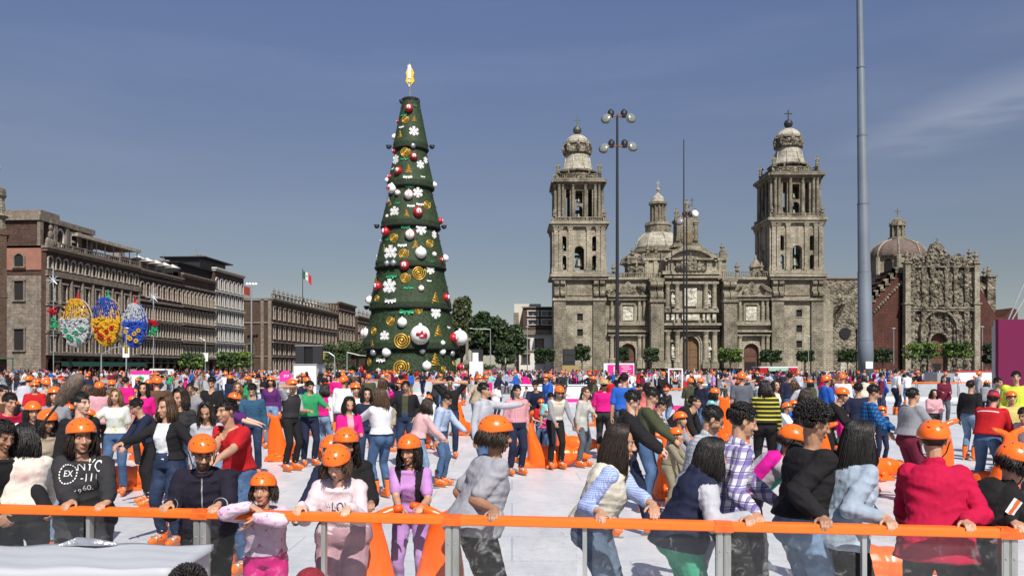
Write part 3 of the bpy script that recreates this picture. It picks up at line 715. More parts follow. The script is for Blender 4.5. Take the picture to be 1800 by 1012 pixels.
b.box(sx(1770), sx(1785), 9, 12, 0, sz(480)); b.box(sx(1768), sx(1787), 8.6, 12.4, sz(480), sz(477))
b.build('east_transept', [m_carve], sag)
urns(sag, [(sx(1777), sz(477), 10.5), (sx(1768), sz(480), 10), (sx(1748), sz(443), 12)], 1.15)
b = MB(); DX, DY = (1577.7-900)/FOC*242-118, 242-SY
d0, d1 = zr(452, 242), zr(420, 242)
wz = zr(487, 242)
b.lathe(DX, DY, [(8.2, 8), (8.2, wz), (8.6, wz+.3), (7.5, wz+.5), (7.5, d0-.6), (8.0, d0-.4), (8.0, d0)], 8)
for q in range(8):
    a = R(45*q+22.5); b.cyl(DX+7.6*math.cos(a), DY+7.6*math.sin(a), wz+.5, d0-.4, .7, n=8)
drum = b.build('dome_drum', [m_st], sag)
for q in (5, 6, 7):
    a = R(45*q); w_ = MB().arch(-1.2, 1.2, 0, 4.0, 0, .3); w_.build('window', [m_dk], drum, (DX+6.98*math.cos(a), DY+6.98*math.sin(a), wz+.8), rz=a+math.pi/2)
b = MB(); rr = 7.8
b.lathe(DX, DY, [(rr*math.cos(R(t)), d0+(d1-d0)*math.sin(R(t))) for t in range(0, 90, 9)]+[(.5, d1)], 16)
dm = b.build('dome', [m_roofr], sag, smooth=False)
b = MB()
for q in range(8):
    a = R(45*q+22.5)
    b.tube([(DX+(rr)*math.cos(R(t))*math.cos(a), DY+(rr)*math.cos(R(t))*math.sin(a), d0+(d1-d0)*math.sin(R(t))+.05) for t in range(0, 85, 12)], .25, 5)
b.build('dome_rib', [m_st], dm)
b = MB(); l0 = d1-.6; b.lathe(DX, DY, [(2.6, l0), (2.6, l0+1), (2.0, l0+1.1), (1.5, l0+1.2), (1.5, l0+4.3), (2.3, l0+4.4), (2.3, l0+5.0), (1.6, l0+5.3)], 8)
for q in range(8): a = R(45*q+22.5); b.cyl(DX+1.8*math.cos(a), DY+1.8*math.sin(a), l0+1.1, l0+4.3, .3, n=6); b.lathe(DX+2.0*math.cos(a), DY+2.0*math.sin(a), [(.25, l0+5), (.3, l0+5.5), (.05, l0+6.3)], 5)
b.lathe(DX, DY, [(1.5, l0+5), (1.2, l0+6.3), (.3, l0+7.0)], 10)
b.box(DX-.1, DX+.1, DY-.1, DY+.1, l0+7, l0+10).box(DX-.8, DX+.8, DY-.1, DY+.1, l0+8.7, l0+8.95)
b.build('lantern', [m_st2], dm)

# ------------------------------------------------------------------ arcaded blocks on the left of the plaza
m_tez = stone('dark_red_brown_stone', (.115, .068, .053), (.036, .027, .024), bw=.7, bh=.35, joint=.35, bump=.02, dscale=.5)
m_tez2 = stone('brown_stone', (.115, .075, .056), (.05, .034, .027), bw=.7, bh=.35, joint=.35, bump=.02, dscale=.5)
m_pink = mat('pink_plaster', (.30, .135, .095), .9, var=.15, scale=.6)
m_trim = stone('pale_trim_stone', (.27, .225, .185), (.12, .105, .09), bw=1.2, bh=.6, joint=.3, bump=.02, dscale=.8)
m_trimf = stone('window_trim_stone', (.47, .41, .345), (.24, .20, .165), bw=1.2, bh=.6, joint=.2, bump=.02, dscale=.8)
m_trimw = mat('white_trim', (.52, .50, .46), .8, var=.15, scale=1)
m_glass = mat('window_glass', (.03, .035, .045), .12, spec=.6)
m_drape = mat('window_blind', (.32, .30, .27), .8, var=.2)
m_awn = mat('green_awning', (.02, .085, .06), .7, var=.2)
m_rooft = mat('flat_roof', (.22, .20, .18), .9, var=.2)
m_cream = mat('cream_wall', (.55, .52, .45), .9, var=.1)
_wmc = {}
def window_me(w, h, arch, t, trim):
    key = (round(w, 2), round(h, 2), arch, t, trim.name)
    if key not in _wmc:
        b = MB()
        if arch:
            b.archframe(-w/2, w/2, 0, h, t, -.22, .1, 8)
        else:
            b.box(-w/2-t, -w/2, -.22, .1, 0, h); b.box(w/2, w/2+t, -.22, .1, 0, h); b.box(-w/2-t-.12, w/2+t+.12, -.32, .1, h, h+t*1.1)
        b.box(-w/2-t-.1, w/2+t+.1, -.35, .1, -t*.8, 0)
        fr = b.mesh('window', [trim])
        p = MB(); p.box(-w/2, w/2, .32, .36, 0, h); p.mi = 1
        p.box(-.05, .05, .26, .32, 0, h); p.box(-w/2, w/2, .26, .319, h*.62, h*.62+.09)
        p.box(-w/2, -w/2+.09, .25, .318, 0, h); p.box(w/2-.09, w/2, .25, .318, 0, h)
        _wmc[key] = (fr, p.mesh('pane', [m_glass, trim]))
    return _wmc[key]
def windows(parent, holes, trim, t=.28, mx_=100, y=0):
    for h in holes[:mx_]:
        fr, pn = window_me(h[1]-h[0], h[3]-h[2], bool(len(h) > 4 and h[4]), t, trim)
        o = link('window', fr, parent, ((h[0]+h[1])/2, y, h[2]))
        link('pane', pn, o)
ROW = (.062, 1.0); rang = math.atan2(1.0, .062)
def rowp(D): return (-97.2+.062*D, D)
def block(D0, D1, name, label, wallm, rows, ztop, trim, ground_arc, depth=22, bands=(), zr0=5.0, south=True, cornice=.9):
    L = math.hypot(.062*(D1-D0), D1-D0)
    p = rowp(D0)
    T = thing(name, label, 'building', (p[0], p[1], -.06), rang)
    b = MB(); holes = []
    for (z0, z1, n, wf, arch) in rows:
        for i in range(n):
            c = (i+.5)*L/n; w = L/n*wf
            holes.append((c-w/2, c+w/2, z0, z1, arch))
    na = ground_arc
    gh = [((i+.5)*L/na-L/na*.36, (i+.5)*L/na+L/na*.36, 0, 3.9, 1) for i in range(na)] if na else []
    wallh(b, 0, L, 0, ztop, 0, .5, holes+gh)
    b.box(0, L, .5, depth, zr0, ztop-.3); b.box(0, L, 4.5, depth, 0, zr0); b.box(0, .6, .5, 4.5, 0, zr0)
    b.build('wall', [wallm], T)
    b = MB()
    for z, h, d in bands: b.box(-.15, L+.02, -d, -.003, z, z+h)
    b.box(-cornice*.6, L+.02, -cornice, .6, ztop, ztop+.45); b.box(-.3, L+.02, -cornice*.5, .6, ztop-.5, ztop)
    b.build('cornice', [trim], T)
    windows(T, holes, m_trimf if trim is m_trim else trim)
    if na:
        b = MB(); b.box(.6, L-.6, .55, 4.4, 3.9, 4.0); b.build('arcade_ceiling', [m_dk], T)
    return T, L
b1, L1 = block(155, 189, 'hotel_building', 'long dark brown hotel block with pale trim and a rooftop terrace, nearest on the left', m_tez,
    [(5.0, 7.9, 9, .34, 0), (9.2, 12.6, 9, .34, 0), (14.6, 18.0, 9, .34, 0), (20.8, 22.9, 14, .48, 1)], 24.4, m_trim, 9,
    bands=((4.3, .4, .5), (8.4, .35, .35), (13.6, .4, .45), (19.2, 1.1, .5)))
b = MB()                                                     # giant order between the middle windows
for i in range(10):
    b = MB(); x = .4+i*(L1-.8)/9
    b.box(x-.35, x+.35, -.3, -.004, 4.7, 8.4); b.lathe(x, -.1, [(.42, 8.8), (.38, 13.4)], 8); b.lathe(x, -.1, [(.42, 14.1), (.36, 19.0)], 8)
    b.build('pilaster', [m_trim], b1)
b = MB()                                                     # south return: pale stone below, pink plaster above
b.M = Matrix.Rotation(R(-90), 4, 'Z')
b.box(-22, -.8, -.25, -.004, 0, 19.2); b.M = None
b.build('end_wall', [m_trim], b1)
b = MB(); b.M = Matrix.Rotation(R(-90), 4, 'Z'); b.box(-22, -.8, -.2, -.004, 20.3, 24.4); b.M = None; b.build('pink_end_wall', [m_pink], b1)
def end_windows(T, hs, trim):
    for (x, z, w, h, a) in hs:
        fr, pn = window_me(w, h, a, .3, trim)
        o = link('window', fr, T, (-.27, x, z), rz=R(-90)); link('pane', pn, o)
        MB().box(-w/2, w/2, -.02, .02, 0, h).build('opening', [m_dk], T, (-.262, x, z), rz=R(-90))
end_windows(b1, [(5, 14.6, 1.8, 3.6, 0), (5, 20.9, 1.8, 2.4, 1), (5, 5.2, 1.9, 4, 0), (9.5, 14.6, 1.8, 3.6, 0), (9.5, 20.9, 1.8, 2.4, 1), (9.5, 9.6, 1.8, 3.2, 0)], m_trim)
b = MB()                                                     # attic pavilion behind the corner
b.box(0, 17, 1.5, 14, 24.85, 29.6); b.build('attic', [m_tez], b1)
b = MB(); b.box(-.6, 17.8, .8, 14.5, 29.6, 30.6); b.box(3, 9, 3, 10, 30.6, 32.2)
for x in (0.2, 4.6, 8.4, 12.6, 16.6): b.box(x-.5, x+.5, .9, 1.5, 24.85, 29.6)
b.box(.2, 1.0, 1.45, 14, 24.85, 29.6)
b.build('attic_roof', [m_trim], b1)
b = MB(); b.M = Matrix.Translation((6.5, 1.45, 27.2)) @ Matrix.Rotation(R(90), 4, 'X')
for i in range(24):
    a, c = R(15*i), R(15*(i+1))
    b.add([(1.0*math.cos(a), 1.6*math.sin(a), 0), (1.35*math.cos(a), 2.0*math.sin(a), 0), (1.35*math.cos(c), 2.0*math.sin(c), 0), (1.0*math.cos(c), 1.6*math.sin(c), 0),
           (1.0*math.cos(a), 1.6*math.sin(a), .25), (1.35*math.cos(a), 2.0*math.sin(a), .25), (1.35*math.cos(c), 2.0*math.sin(c), .25), (1.0*math.cos(c), 1.6*math.sin(c), .25)],
          [(0,3,2,1),(4,5,6,7),(1,2,6,5),(0,4,7,3)])
b.M = Matrix.Translation((10.6, 1.45, 27.2)) @ Matrix.Rotation(R(90), 4, 'X')
b.box(-.9, -.5, -1.9, 1.9, 0, .25)
for z in (-1.9, -.2, 1.5): b.box(-.5, .9, z, z+.4, 0, .25)
b.M = None; b.build('roof_letters', [m_trimw], b1)
b = MB()                                                     # stone crest on the corner parapet
for (x, z, s) in ((1.2, 25.2, 1.1), (.4, 25.6, .8), (2.2, 25.6, .8), (1.2, 27, .8), (1.2, 28.3, .6), (1.2, 29.4, .35), (0, 24.9, .6), (2.9, 24.9, .6)): b.sphere((x, -.2, z), (s, s*.5, s*1.1), 8, 6)
b.build('corner_crest', [m_trim], b1)
b = MB(); b.box(10, L1, -.1, 7, 28.3, 28.6); b.box(9.4, L1, -.5, .0, 28.1, 28.8)
for i in range(8): x = 10.5+i*(L1-11)/7; b.box(x-.08, x+.08, .1, .26, 24.8, 28.3)
b.build('terrace_canopy', [m_trimf], b1)
b = MB(); balustrade(b, 3.5, L1-.3, -.5, 24.85, 25.9, .8)
b.build('terrace_balustrade', [m_trim], b1)
b = MB(); b.box(1.5, L1-1, -2.2, -.35, 3.0, 3.1); b.prism([(1.5, 2.2), (L1-1, 2.2), (L1-1, 3.0), (1.5, 3.0)], -2.25, -2.18); b.build('awning', [m_awn], b1)
b2, L2 = block(189, 210, 'arcade_building', 'dark brown block with white arched top windows and roof umbrellas', m_tez,
    [(5.2, 8.0, 8, .42, 0), (9.4, 12.2, 8, .42, 0), (13.4, 16.2, 8, .42, 0), (18.6, 21.6, 8, .5, 1)], 24.2, m_trim, 6,
    bands=((4.3, .4, .5), (8.5, .3, .7), (12.6, .3, .7), (17.2, .5, .6), (22.6, .4, .3)))
b = MB(); b.box(.8, L2-.5, -2.2, -.35, 3.0, 3.1); b.build('awning', [m_awn], b2)
for i in range(5):
    x = 2+i*4.2
    u_ = MB().lathe(0, 0, [(1.9, 2.3), (1.2, 2.7), (.05, 3.3)], 8); u_.cyl(0, 0, 0, 2.6, .05, n=5)
    u_.build('roof_umbrella', [m_trimw], b2, (x, 1.2, 24.6))
b = MB(); b.box(3, L2-2, 6, 14, 24.6, 27.5); b.box(2, L2-1, 5, 15, 27.5, 27.8); b.build('roof_pavilion', [m_trim], b2)
b3, L3 = block(210, 230, 'balcony_building', 'darkest brown block with paired white balcony windows, third along the left side', m_tez2,
    [(4.9, 7.4, 9, .5, 0), (9.0, 12.0, 9, .5, 0), (13.6, 16.6, 9, .5, 1), (18.4, 21.6, 9, .5, 1)], 25.6, m_trim, 5,
    bands=((4.2, .4, .5), (8.2, .3, .8), (12.8, .3, .8), (17.4, .4, .8), (22.6, .4, .4)))
b = MB(); b.box(0, L3, 1, 12, 26.0, 28.6); b.box(-.3, L3, .4, 12, 28.6, 28.9)
b.build('roof_pavilion', [m_dk, ], b3)
b4, L4 = block(230, 251, 'corner_building', 'tall brown block with rows of white framed windows at the far street corner', m_tez2,
    [(4.9, 8.4, 7, .52, 0), (9.6, 13.2, 7, .52, 0), (14.6, 18.0, 7, .52, 0), (19.4, 22.8, 7, .5, 1), (24.0, 27.0, 7, .5, 1)], 29.4, m_trimw, 5,
    bands=((4.2, .4, .5), (8.8, .3, .6), (13.7, .3, .6), (18.4, .4, .6), (23.1, .4, .5)))
b = MB(); b.box(-.5, L4-4, 4, 14, 30.0, 32.5); b.box(-1.5, L4-3, 2, 15, 32.5, 32.8); b.build('roof_terrace', [m_iron], b4)
# rooftop clutter on the row
for (D, h, w) in ((176, 2.2, 2.0), (183, 1.6, 3), (196, 2.4, 2.2), (218, 1.8, 3), (238, 2.0, 2.4), (244, 1.4, 2)):
    p = rowp(D); par = b1 if D < 189 else b2 if D < 210 else b3 if D < 230 else b4
    D0 = 155 if D < 189 else 189 if D < 210 else 210 if D < 230 else 230
    zt_ = 28.6 if D < 189 else 27.8 if D < 210 else 28.9 if D < 230 else 32.8
    MB().box(-w/2, w/2, -1, 1, 0, h*.7).cyl(w*.9, 0, 0, h, .7, n=10).tube([(w*.2, 0, h*.7), (w*.2, 0, h*1.8)], .06, 5).build('rooftop_tank', [m_rooft], par, (D-D0, 9, zt_))
# --- city hall further on
ch, Lc = block(275, 355, 'city_hall', 'brown government building with statue-lined roof beneath the flag', m_tez2,
    [(.6, 4.6, 16, .36, 1), (6.4, 9.6, 16, .3, 0), (11.6, 15.8, 16, .3, 0), (18.2, 22.2, 16, .3, 0)], 24.6, m_trim, 0, depth=26,
    bands=((5.4, .4, .5), (10.2, .4, .9), (16.6, .5, .6)))
b = MB(); b.M = Matrix.Rotation(R(-90), 4, 'Z'); b.box(-26, 0, -.6, .1, 24.6, 25.0); b.box(-26, 0, -.3, -.01, 16.6, 17.1); b.box(-26, 0, -.3, -.01, 5.4, 5.8)
b.box(-3.6, -2.6, -.35, -.02, 0, 24.6); b.box(-1.1, 0, -.35, -.02, 0, 24.6); b.box(-11.5, -8.5, -.3, -.02, 0, 5.2); b.box(-10.5, -9.8, -.28, -.015, 5.8, 9.4); b.box(-8.6, -7.9, -.28, -.015, 5.8, 9.4); b.M = None
b.build('end_trim', [m_trim], ch)
end_windows(ch, [(7, 6.4, 2.0, 3.2, 0)], m_trim)
b = MB(); balustrade(b, 0, Lc, -.4, 25.05, 26.5, 2.0, .5); b.build('parapet', [m_trim], ch)
for i in range(18):
    o = link('finial', urn_me, ch, (2+i*4.5, -.2, 26.5)); o.scale = (.8, .8, .8)
MB().box(-1, 12, 12, 25, 24.6, 29.8).build('red_rooftop', [mat('red_roof_plaster', (.50, .085, .05), .9, var=.12)], ch)
MB().box(-1.4, 8, 10, 14, 24.6, 26.4).build('white_rooftop', [m_cream], ch)
MB().box(60, 78, 3, 12, 24.6, 28.6).build('rooftop_hut', [m_cream], ch)
th, Lt = block(357, 386, 'tall_brown_building', 'taller dark brown building beyond the far end of the city hall', m_tez, [(8, 12, 5, .4, 0), (14, 18, 5, .4, 0), (21, 26, 5, .4, 1)], 30, m_trim, 0, bands=((12.6, .4, .5), (19, .4, .5), (27, .4, .5)))
fh, Lf = block(390, 440, 'far_brown_building', 'small distant brown building just left of the christmas tree', m_tez2, [(8, 11, 10, .4, 0), (14, 17, 10, .4, 0), (19, 22, 10, .4, 0)], 26, m_trim, 0, bands=((12, .4, .5), (23.5, .4, .5)))
for i in range(6):
    o = link('finial', urn_me, fh, (3+i*8, 0, 26.4)); o.scale = (1.3,)*3
# near left edge: corner of a dark stone building with a tower shaft
nb = thing('corner_tower', 'dark carved stone building corner cut off by the left edge', 'building', (X(-25, 120), 120, -.06), R(33))
b = MB(); b.box(-6, 2.3, 0, 8, 0, 22.0); b.box(-6.2, 2.9, -.5, 8, 21.4, 22.2); b.box(-6.2, 2.7, -.4, 8, 12.2, 12.9); b.box(1.2, 2.6, -.35, 0, 0, 21.4)
b.build('wall', [m_tez2], nb)
b = MB(); b.lathe(1.3, 2, [(1.4, 22.2), (1.2, 24), (1.7, 24.4), (1.3, 25), (1.1, 27), (1.4, 27.4), (1.3, 28.4), (.7, 28.8)], 10); b.cyl(1.55, 2, 28.6, 33.5, .06, n=5); b.build('corner_turret', [m_st2], nb)
b = MB(); b.box(1.0, 3.4, -2.2, -.2, 3.2, 3.4); b.box(3.2, 3.4, -2.2, -2.0, -0, 3.3); b.build('awning', [m_awn], nb)
MB().sphere((0, 0, 0), (.35, .3, .5), 8, 6).build('roof_lamp', [m_trimw], nb, (1.55, 2, 31.6))
# --- mansion left of the cathedral
mh = thing('mansion', 'white and brown mansion with paired arched windows, left of the cathedral', 'building', (X(945, 228), 228, -.06))
mx0, mx1 = X(919, 228)-X(945, 228), X(974, 228)-X(945, 228)
mz = lambda py: CAM_H+(HOR-py)/FOC*228+.06
hs = [(X(928.5, 228)-X(945, 228), X(945.5, 228)-X(945, 228), mz(555), mz(547), 0), (X(952.5, 228)-X(945, 228), X(970, 228)-X(945, 228), mz(555), mz(547), 0),
      (X(928.5, 228)-X(945, 228), X(945, 228)-X(945, 228), mz(570), mz(562), 0), (X(952.5, 228)-X(945, 228), X(970, 228)-X(945, 228), mz(570), mz(562), 0)]
b = MB(); wallh(b, mx0, mx1, mz(580), mz(541), 0, .5, hs); b.box(mx0, mx1, .5, 14, mz(580), mz(542)); b.build('upper_wall', [m_tez], mh)
windows(mh, hs, m_trimw, .25)
hs = [(X(p, 228)-X(945, 228)-.9, X(p, 228)-X(945, 228)+.9, mz(y0), mz(y1)) for p, y0, y1 in ((924, 611, 597), (948, 611, 597), (924, 637, 623), (948, 637, 623))]
b = MB(); wallh(b, mx0-1, mx1, 0, mz(588), 0, .5, hs); b.box(mx0-1, mx1, .5, 14, 0, mz(588)); b.build('white_wall', [mat('white_plaster', (.62, .60, .55), .9, var=.08)], mh)
windows(mh, hs, mat('brown_frame', (.09, .06, .04), .7), .3)
b = MB(); b.box(mx0-1.4, mx1, -.7, .6, mz(588), mz(586)); b.box(mx0-1.2, mx1, -.4, .6, mz(586), mz(580)); b.box(mx0-1.2, mx1, -.3, -.004, mz(618), mz(615)); b.box(mx0-.3, mx1, -.5, .6, mz(541), mz(539)); b.build('cornice', [m_trim], mh)
b = MB(); b.box(X(904, 228)-X(945, 228), X(952, 228)-X(945, 228), 6, 14, mz(580), mz(531)); b.build('rooftop_block', [m_cream], mh)
b = MB(); b.box(X(903, 228)-X(945, 228), mx0-1.1, 3, 12, 0, mz(548)); b.build('side_wall', [m_trim], mh)
m_galv = mat('galvanised_steel', (.36, .37, .37), .45, var=.12, scale=6, metal=.4)
# ------------------------------------------------------------------ foliage
m_leafd = mat('dark_leaf', (.028, .052, .016), .6, var=.5, scale=.7)
m_leafm = mat('mid_leaf', (.045, .080, .020), .6, var=.5, scale=.7)
m_leafl = mat('light_leaf', (.12, .19, .030), .6, var=.35, scale=.7)
m_leafo = mat('olive_leaf', (.085, .095, .040), .6, var=.4, scale=.7)
m_bark = mat('bark', (.10, .075, .055), .9, var=.4, scale=6, bump=.02)
def leaves(name, lobes, n, s, mats, seed=0, parent=None, boxy=False):
    rg = np.random.default_rng(seed); V = []; 
    tot = sum(l[3]*l[4]*l[5] for l in lobes)
    for (cx, cy, cz, rx, ry, rz_) in lobes:
        k = max(30, int(n*rx*ry*rz_/tot))
        d = rg.normal(size=(k, 3)); d /= np.linalg.norm(d, axis=1)[:, None]
        if boxy: d = np.sign(d)*np.abs(d)**.45; d *= 1/np.maximum(1, np.abs(d).max(axis=1))[:, None]
        bump = 1+.22*np.sin(d[:, 0]*7+seed)*np.sin(d[:, 1]*6+1)*np.sin(d[:, 2]*8+2)
        r = (rg.random(k)**.38)*(bump if not boxy else 1+.05*rg.normal(size=k))
        V.append(np.c_[cx+d[:, 0]*rx*r, cy+d[:, 1]*ry*r, cz+d[:, 2]*rz_*r])
    P = np.concatenate(V); k = len(P)
    a = rg.normal(size=(k, 3)); a /= np.linalg.norm(a, axis=1)[:, None]
    b = np.cross(a, rg.normal(size=(k, 3))); b /= np.linalg.norm(b, axis=1)[:, None]
    sz_ = s*(.6+.8*rg.random((k, 1)))
    Q = np.stack([P-a*sz_, P+b*sz_*.55, P+a*sz_, P-b*sz_*.55], 1).reshape(-1, 3)
    me = bpy.data.meshes.new(name)
    me.vertices.add(4*k); me.vertices.foreach_set('co', Q.ravel())
    me.loops.add(4*k); me.loops.foreach_set('vertex_index', np.arange(4*k))
    me.polygons.add(k); me.polygons.foreach_set('loop_start', np.arange(k)*4); me.polygons.foreach_set('loop_total', np.full(k, 4))
    for m in mats: me.materials.append(m)
    cl = np.sin(P[:, 0]*1.3+seed)+np.sin(P[:, 1]*1.1)+np.sin(P[:, 2]*1.7+seed*2)+rg.normal(size=k)*.7
    me.polygons.foreach_set('material_index', np.clip(((cl+2)/4*len(mats)).astype(int), 0, len(mats)-1))
    me.update(); return me
def limbs(b, h, r, spread, n, seed):
    rn = random.Random(seed)
    b.tube([(0, 0, 0), (rn.uniform(-.1, .1)*r*3, 0, h*.5), (0, 0, h)], [r*1.25, r, r*.8], 8)
    for i in range(n):
        a = 2*math.pi*(i+rn.random()*.5)/n; s = spread*(.6+.5*rn.random())
        b.tube([(0, 0, h*.85), (math.cos(a)*s*.4, math.sin(a)*s*.4, h+s*.45), (math.cos(a)*s, math.sin(a)*s, h+s*1.0)], [r*.6, r*.4, r*.15], 6)
# clipped laurels
def laurel(name, px, D, ptop, pbot, w, label, mats, seed, trunk=True):
    z1 = Z(ptop, D)+.06; z0 = Z(pbot, D)+.06; r = w/2*D/FOC
    T = thing(name, label, 'tree', (X(px, D), D, -.06), group='clipped trees round the plaza')
    h = (z1-z0)/2
    rn_ = random.Random(seed*7); lo = [(0, 0, z0+h, r*.94, r*.8, h*.95)]+[(rn_.uniform(-.6, .6)*r, 0, z0+h*rn_.uniform(.8, 1.5), r*.42, r*.5, h*rn_.uniform(.45, .62)) for _ in range(4)]
    link('crown', leaves('crown', lo, 2600, .30, mats, seed, boxy=True), T)
    b = MB(); limbs(b, max(.8, z0), .16, r*.7, 5, seed); b.build('trunk', [m_bark], T)
LD, LM, LL = [m_leafd, m_leafd, m_leafm], [m_leafd, m_leafm, m_leafm], [m_leafm, m_leafl, m_leafl]
for i, (px, D, t, bt, w, m, lb) in enumerate((
    (340, 150, 621, 645, 46, LL, 'bright green clipped tree before the dark arcades, left of its twin'),
    (412, 155, 617, 646, 60, LL, 'wide bright green clipped tree below the corner building'),
    (889, 185, 606, 640, 40, LD, 'dark clipped tree right of the big park trees'),
    (957, 200, 611, 636, 38, LD, 'dark clipped tree in front of the white mansion'),
    (1023, 200, 608, 634, 31, LD, 'dark round clipped tree at the foot of the left bell tower'),
    (1096, 203, 610, 634, 20, LD, 'narrow dark clipped tree behind the floodlight mast'),
    (1145, 200, 611, 636, 28, LM, 'green clipped tree left of the central cathedral door'),
    (1284, 200, 612, 637, 42, LL, 'bright green clipped tree right of the central cathedral door'),
    (1355, 201, 615, 637, 37, LD, 'dark clipped tree right of the red brown side door'),
    (1416, 201, 615, 635, 29, LM, 'small clipped tree under the right bell tower windows'),
    (1490, 203, 613, 637, 33, LD, 'dark clipped tree left of the huge grey flagpole'),
    (1552, 203, 613, 637, 33, LD, 'dark clipped tree right of the huge grey flagpole'),
    (1618, 190, 602, 632, 56, LL, 'bright green wide clipped tree left of the carved church door'),
    (1681, 190, 600, 630, 50, LL, 'bright green wide clipped tree right of the carved church door'),
    (1743, 188, 602, 640, 28, LD, 'dark clipped tree next to the magenta panel'),
    (592, 240, 600, 640, 46, [m_leafm, m_leafo], 'pale bushy street tree in front of the city hall'))):
    laurel('clipped_tree', px, D, t, bt, w, lb, m, i+5)
def bigtree(px, D, lob, seed, label, mats, n=7000):
    T = thing('park_tree', label, 'tree', (X(px, D), D, -.06), group='park trees beside the christmas tree')
    k = D/FOC; L = [((lx)*k, ly, CAM_H+(HOR-py)*k, rx*k, rx*k, rz_*k) for (lx, ly, py, rx, rz_) in lob]
    link('crown', leaves('crown', L, int(n*1.7), .55, mats, seed), T)
    b = MB(); limbs(b, 5, .4, 4, 6, seed); b.build('trunk', [m_bark], T)
bigtree(812, 205, [(0, 0, 545, 16, 22), (-12, 1, 570, 18, 20), (10, 0, 580, 18, 22), (-4, 0, 600, 22, 18), (6, 2, 530, 9, 10)], 31, 'tall olive green park tree touching the right side of the christmas tree', [m_leafo, m_leafo, m_leafm])
bigtree(846, 200, [(0, 0, 570, 20, 18), (-8, 1, 595, 22, 20), (8, 0, 600, 22, 22), (4, 0, 556, 12, 9)], 32, 'broad dark park tree behind the stone cross', LD)
bigtree(884, 195, [(-8, 0, 582, 20, 20), (12, 0, 594, 20, 20), (0, 0, 610, 26, 16), (-14, 0, 566, 12, 10), (20, 0, 583, 14, 13), (26, 0, 604, 16, 18), (-30, 2, 590, 20, 24)], 33, 'dark spreading park tree nearest the white mansion', LD)
bigtree(790, 212, [(0, 0, 585, 18, 22), (4, 0, 610, 22, 20)], 34, 'dark low park tree mostly behind the christmas tree', LM, 4000)
bigtree(628, 250, [(0, 0, 615, 24, 14), (-22, 0, 612, 16, 12), (12, 0, 602, 10, 8)], 35, 'pale hazy park tree left of the christmas tree base', [m_leafo, m_leafm], 4000)
hg = link('hedge', leaves('hedge', [(0, 0, 1.2, 9, 1.2, 1.5)], 3000, .25, LD, 9, boxy=True), None, (X(800, 175), 175, -.06)); tag(hg, 'long dark low hedge behind the white booth', 'hedge')
hg = link('hedge', leaves('hedge', [(0, 0, 1.2, 8, 1.2, 1.3)], 3000, .25, LD, 12, boxy=True), None, (X(592, 175), 175, -.06)); tag(hg, 'low dark hedge left of the christmas tree base', 'hedge')
# ------------------------------------------------------------------ christmas tree
m_xm = bpy.data.materials.new('artificial_fir'); m_xm.use_nodes = True
_n, _l = m_xm.node_tree.nodes, m_xm.node_tree.links; _b = _n['Principled BSDF']; _b.inputs['Roughness'].default_value = .75
_tc = _n.new('ShaderNodeTexCoord'); _t = _n.new('ShaderNodeTexNoise'); _t.inputs['Scale'].default_value = 2.2; _t.inputs['Detail'].default_value = 8; _t.inputs['Roughness'].default_value = .8
_r = _n.new('ShaderNodeValToRGB'); _r.color_ramp.elements[0].position = .36; _r.color_ramp.elements[0].color = (.007, .017, .006, 1); _r.color_ramp.elements[1].position = .68; _r.color_ramp.elements[1].color = (.034, .066, .018, 1)
_l.new(_tc.outputs['Object'], _t.inputs['Vector']); _l.new(_t.outputs['Fac'], _r.inputs['Fac']); _l.new(_r.outputs['Color'], _b.inputs['Base Color'])
m_gold = mat('gold_tinsel', (.62, .38, .06), .38, var=.25, scale=3, metal=.55)
m_wht = mat('white_ornament', (.85, .85, .84), .5, var=.08, scale=3)
m_redo = mat('red_ornament', (.42, .012, .022), .35, var=.2, scale=3)
m_grno = mat('green_ornament', (.02, .30, .13), .4, var=.2)
m_silver = mat('silver_ornament', (.42, .44, .48), .3, var=.2, metal=.6)
m_black = mat('black_metal', (.016, .016, .018), .5)
TD = 130.0; KX = TD/FOC; TX = X(722, TD)
xt = thing('christmas_tree', 'giant dark green christmas tree in seven skirted tiers, hung with ornaments', 'christmas tree', (TX, TD, -.06))
tz = lambda py: Z(py, TD)+.06
TIERS = [(176, 14, 263, 30), (262, 26, 331, 40), (330, 35, 401, 51), (400, 45, 472, 61), (471, 56, 543, 71), (542, 66, 612, 81), (611, 74, 668, 81)]
rg = np.random.default_rng(4)
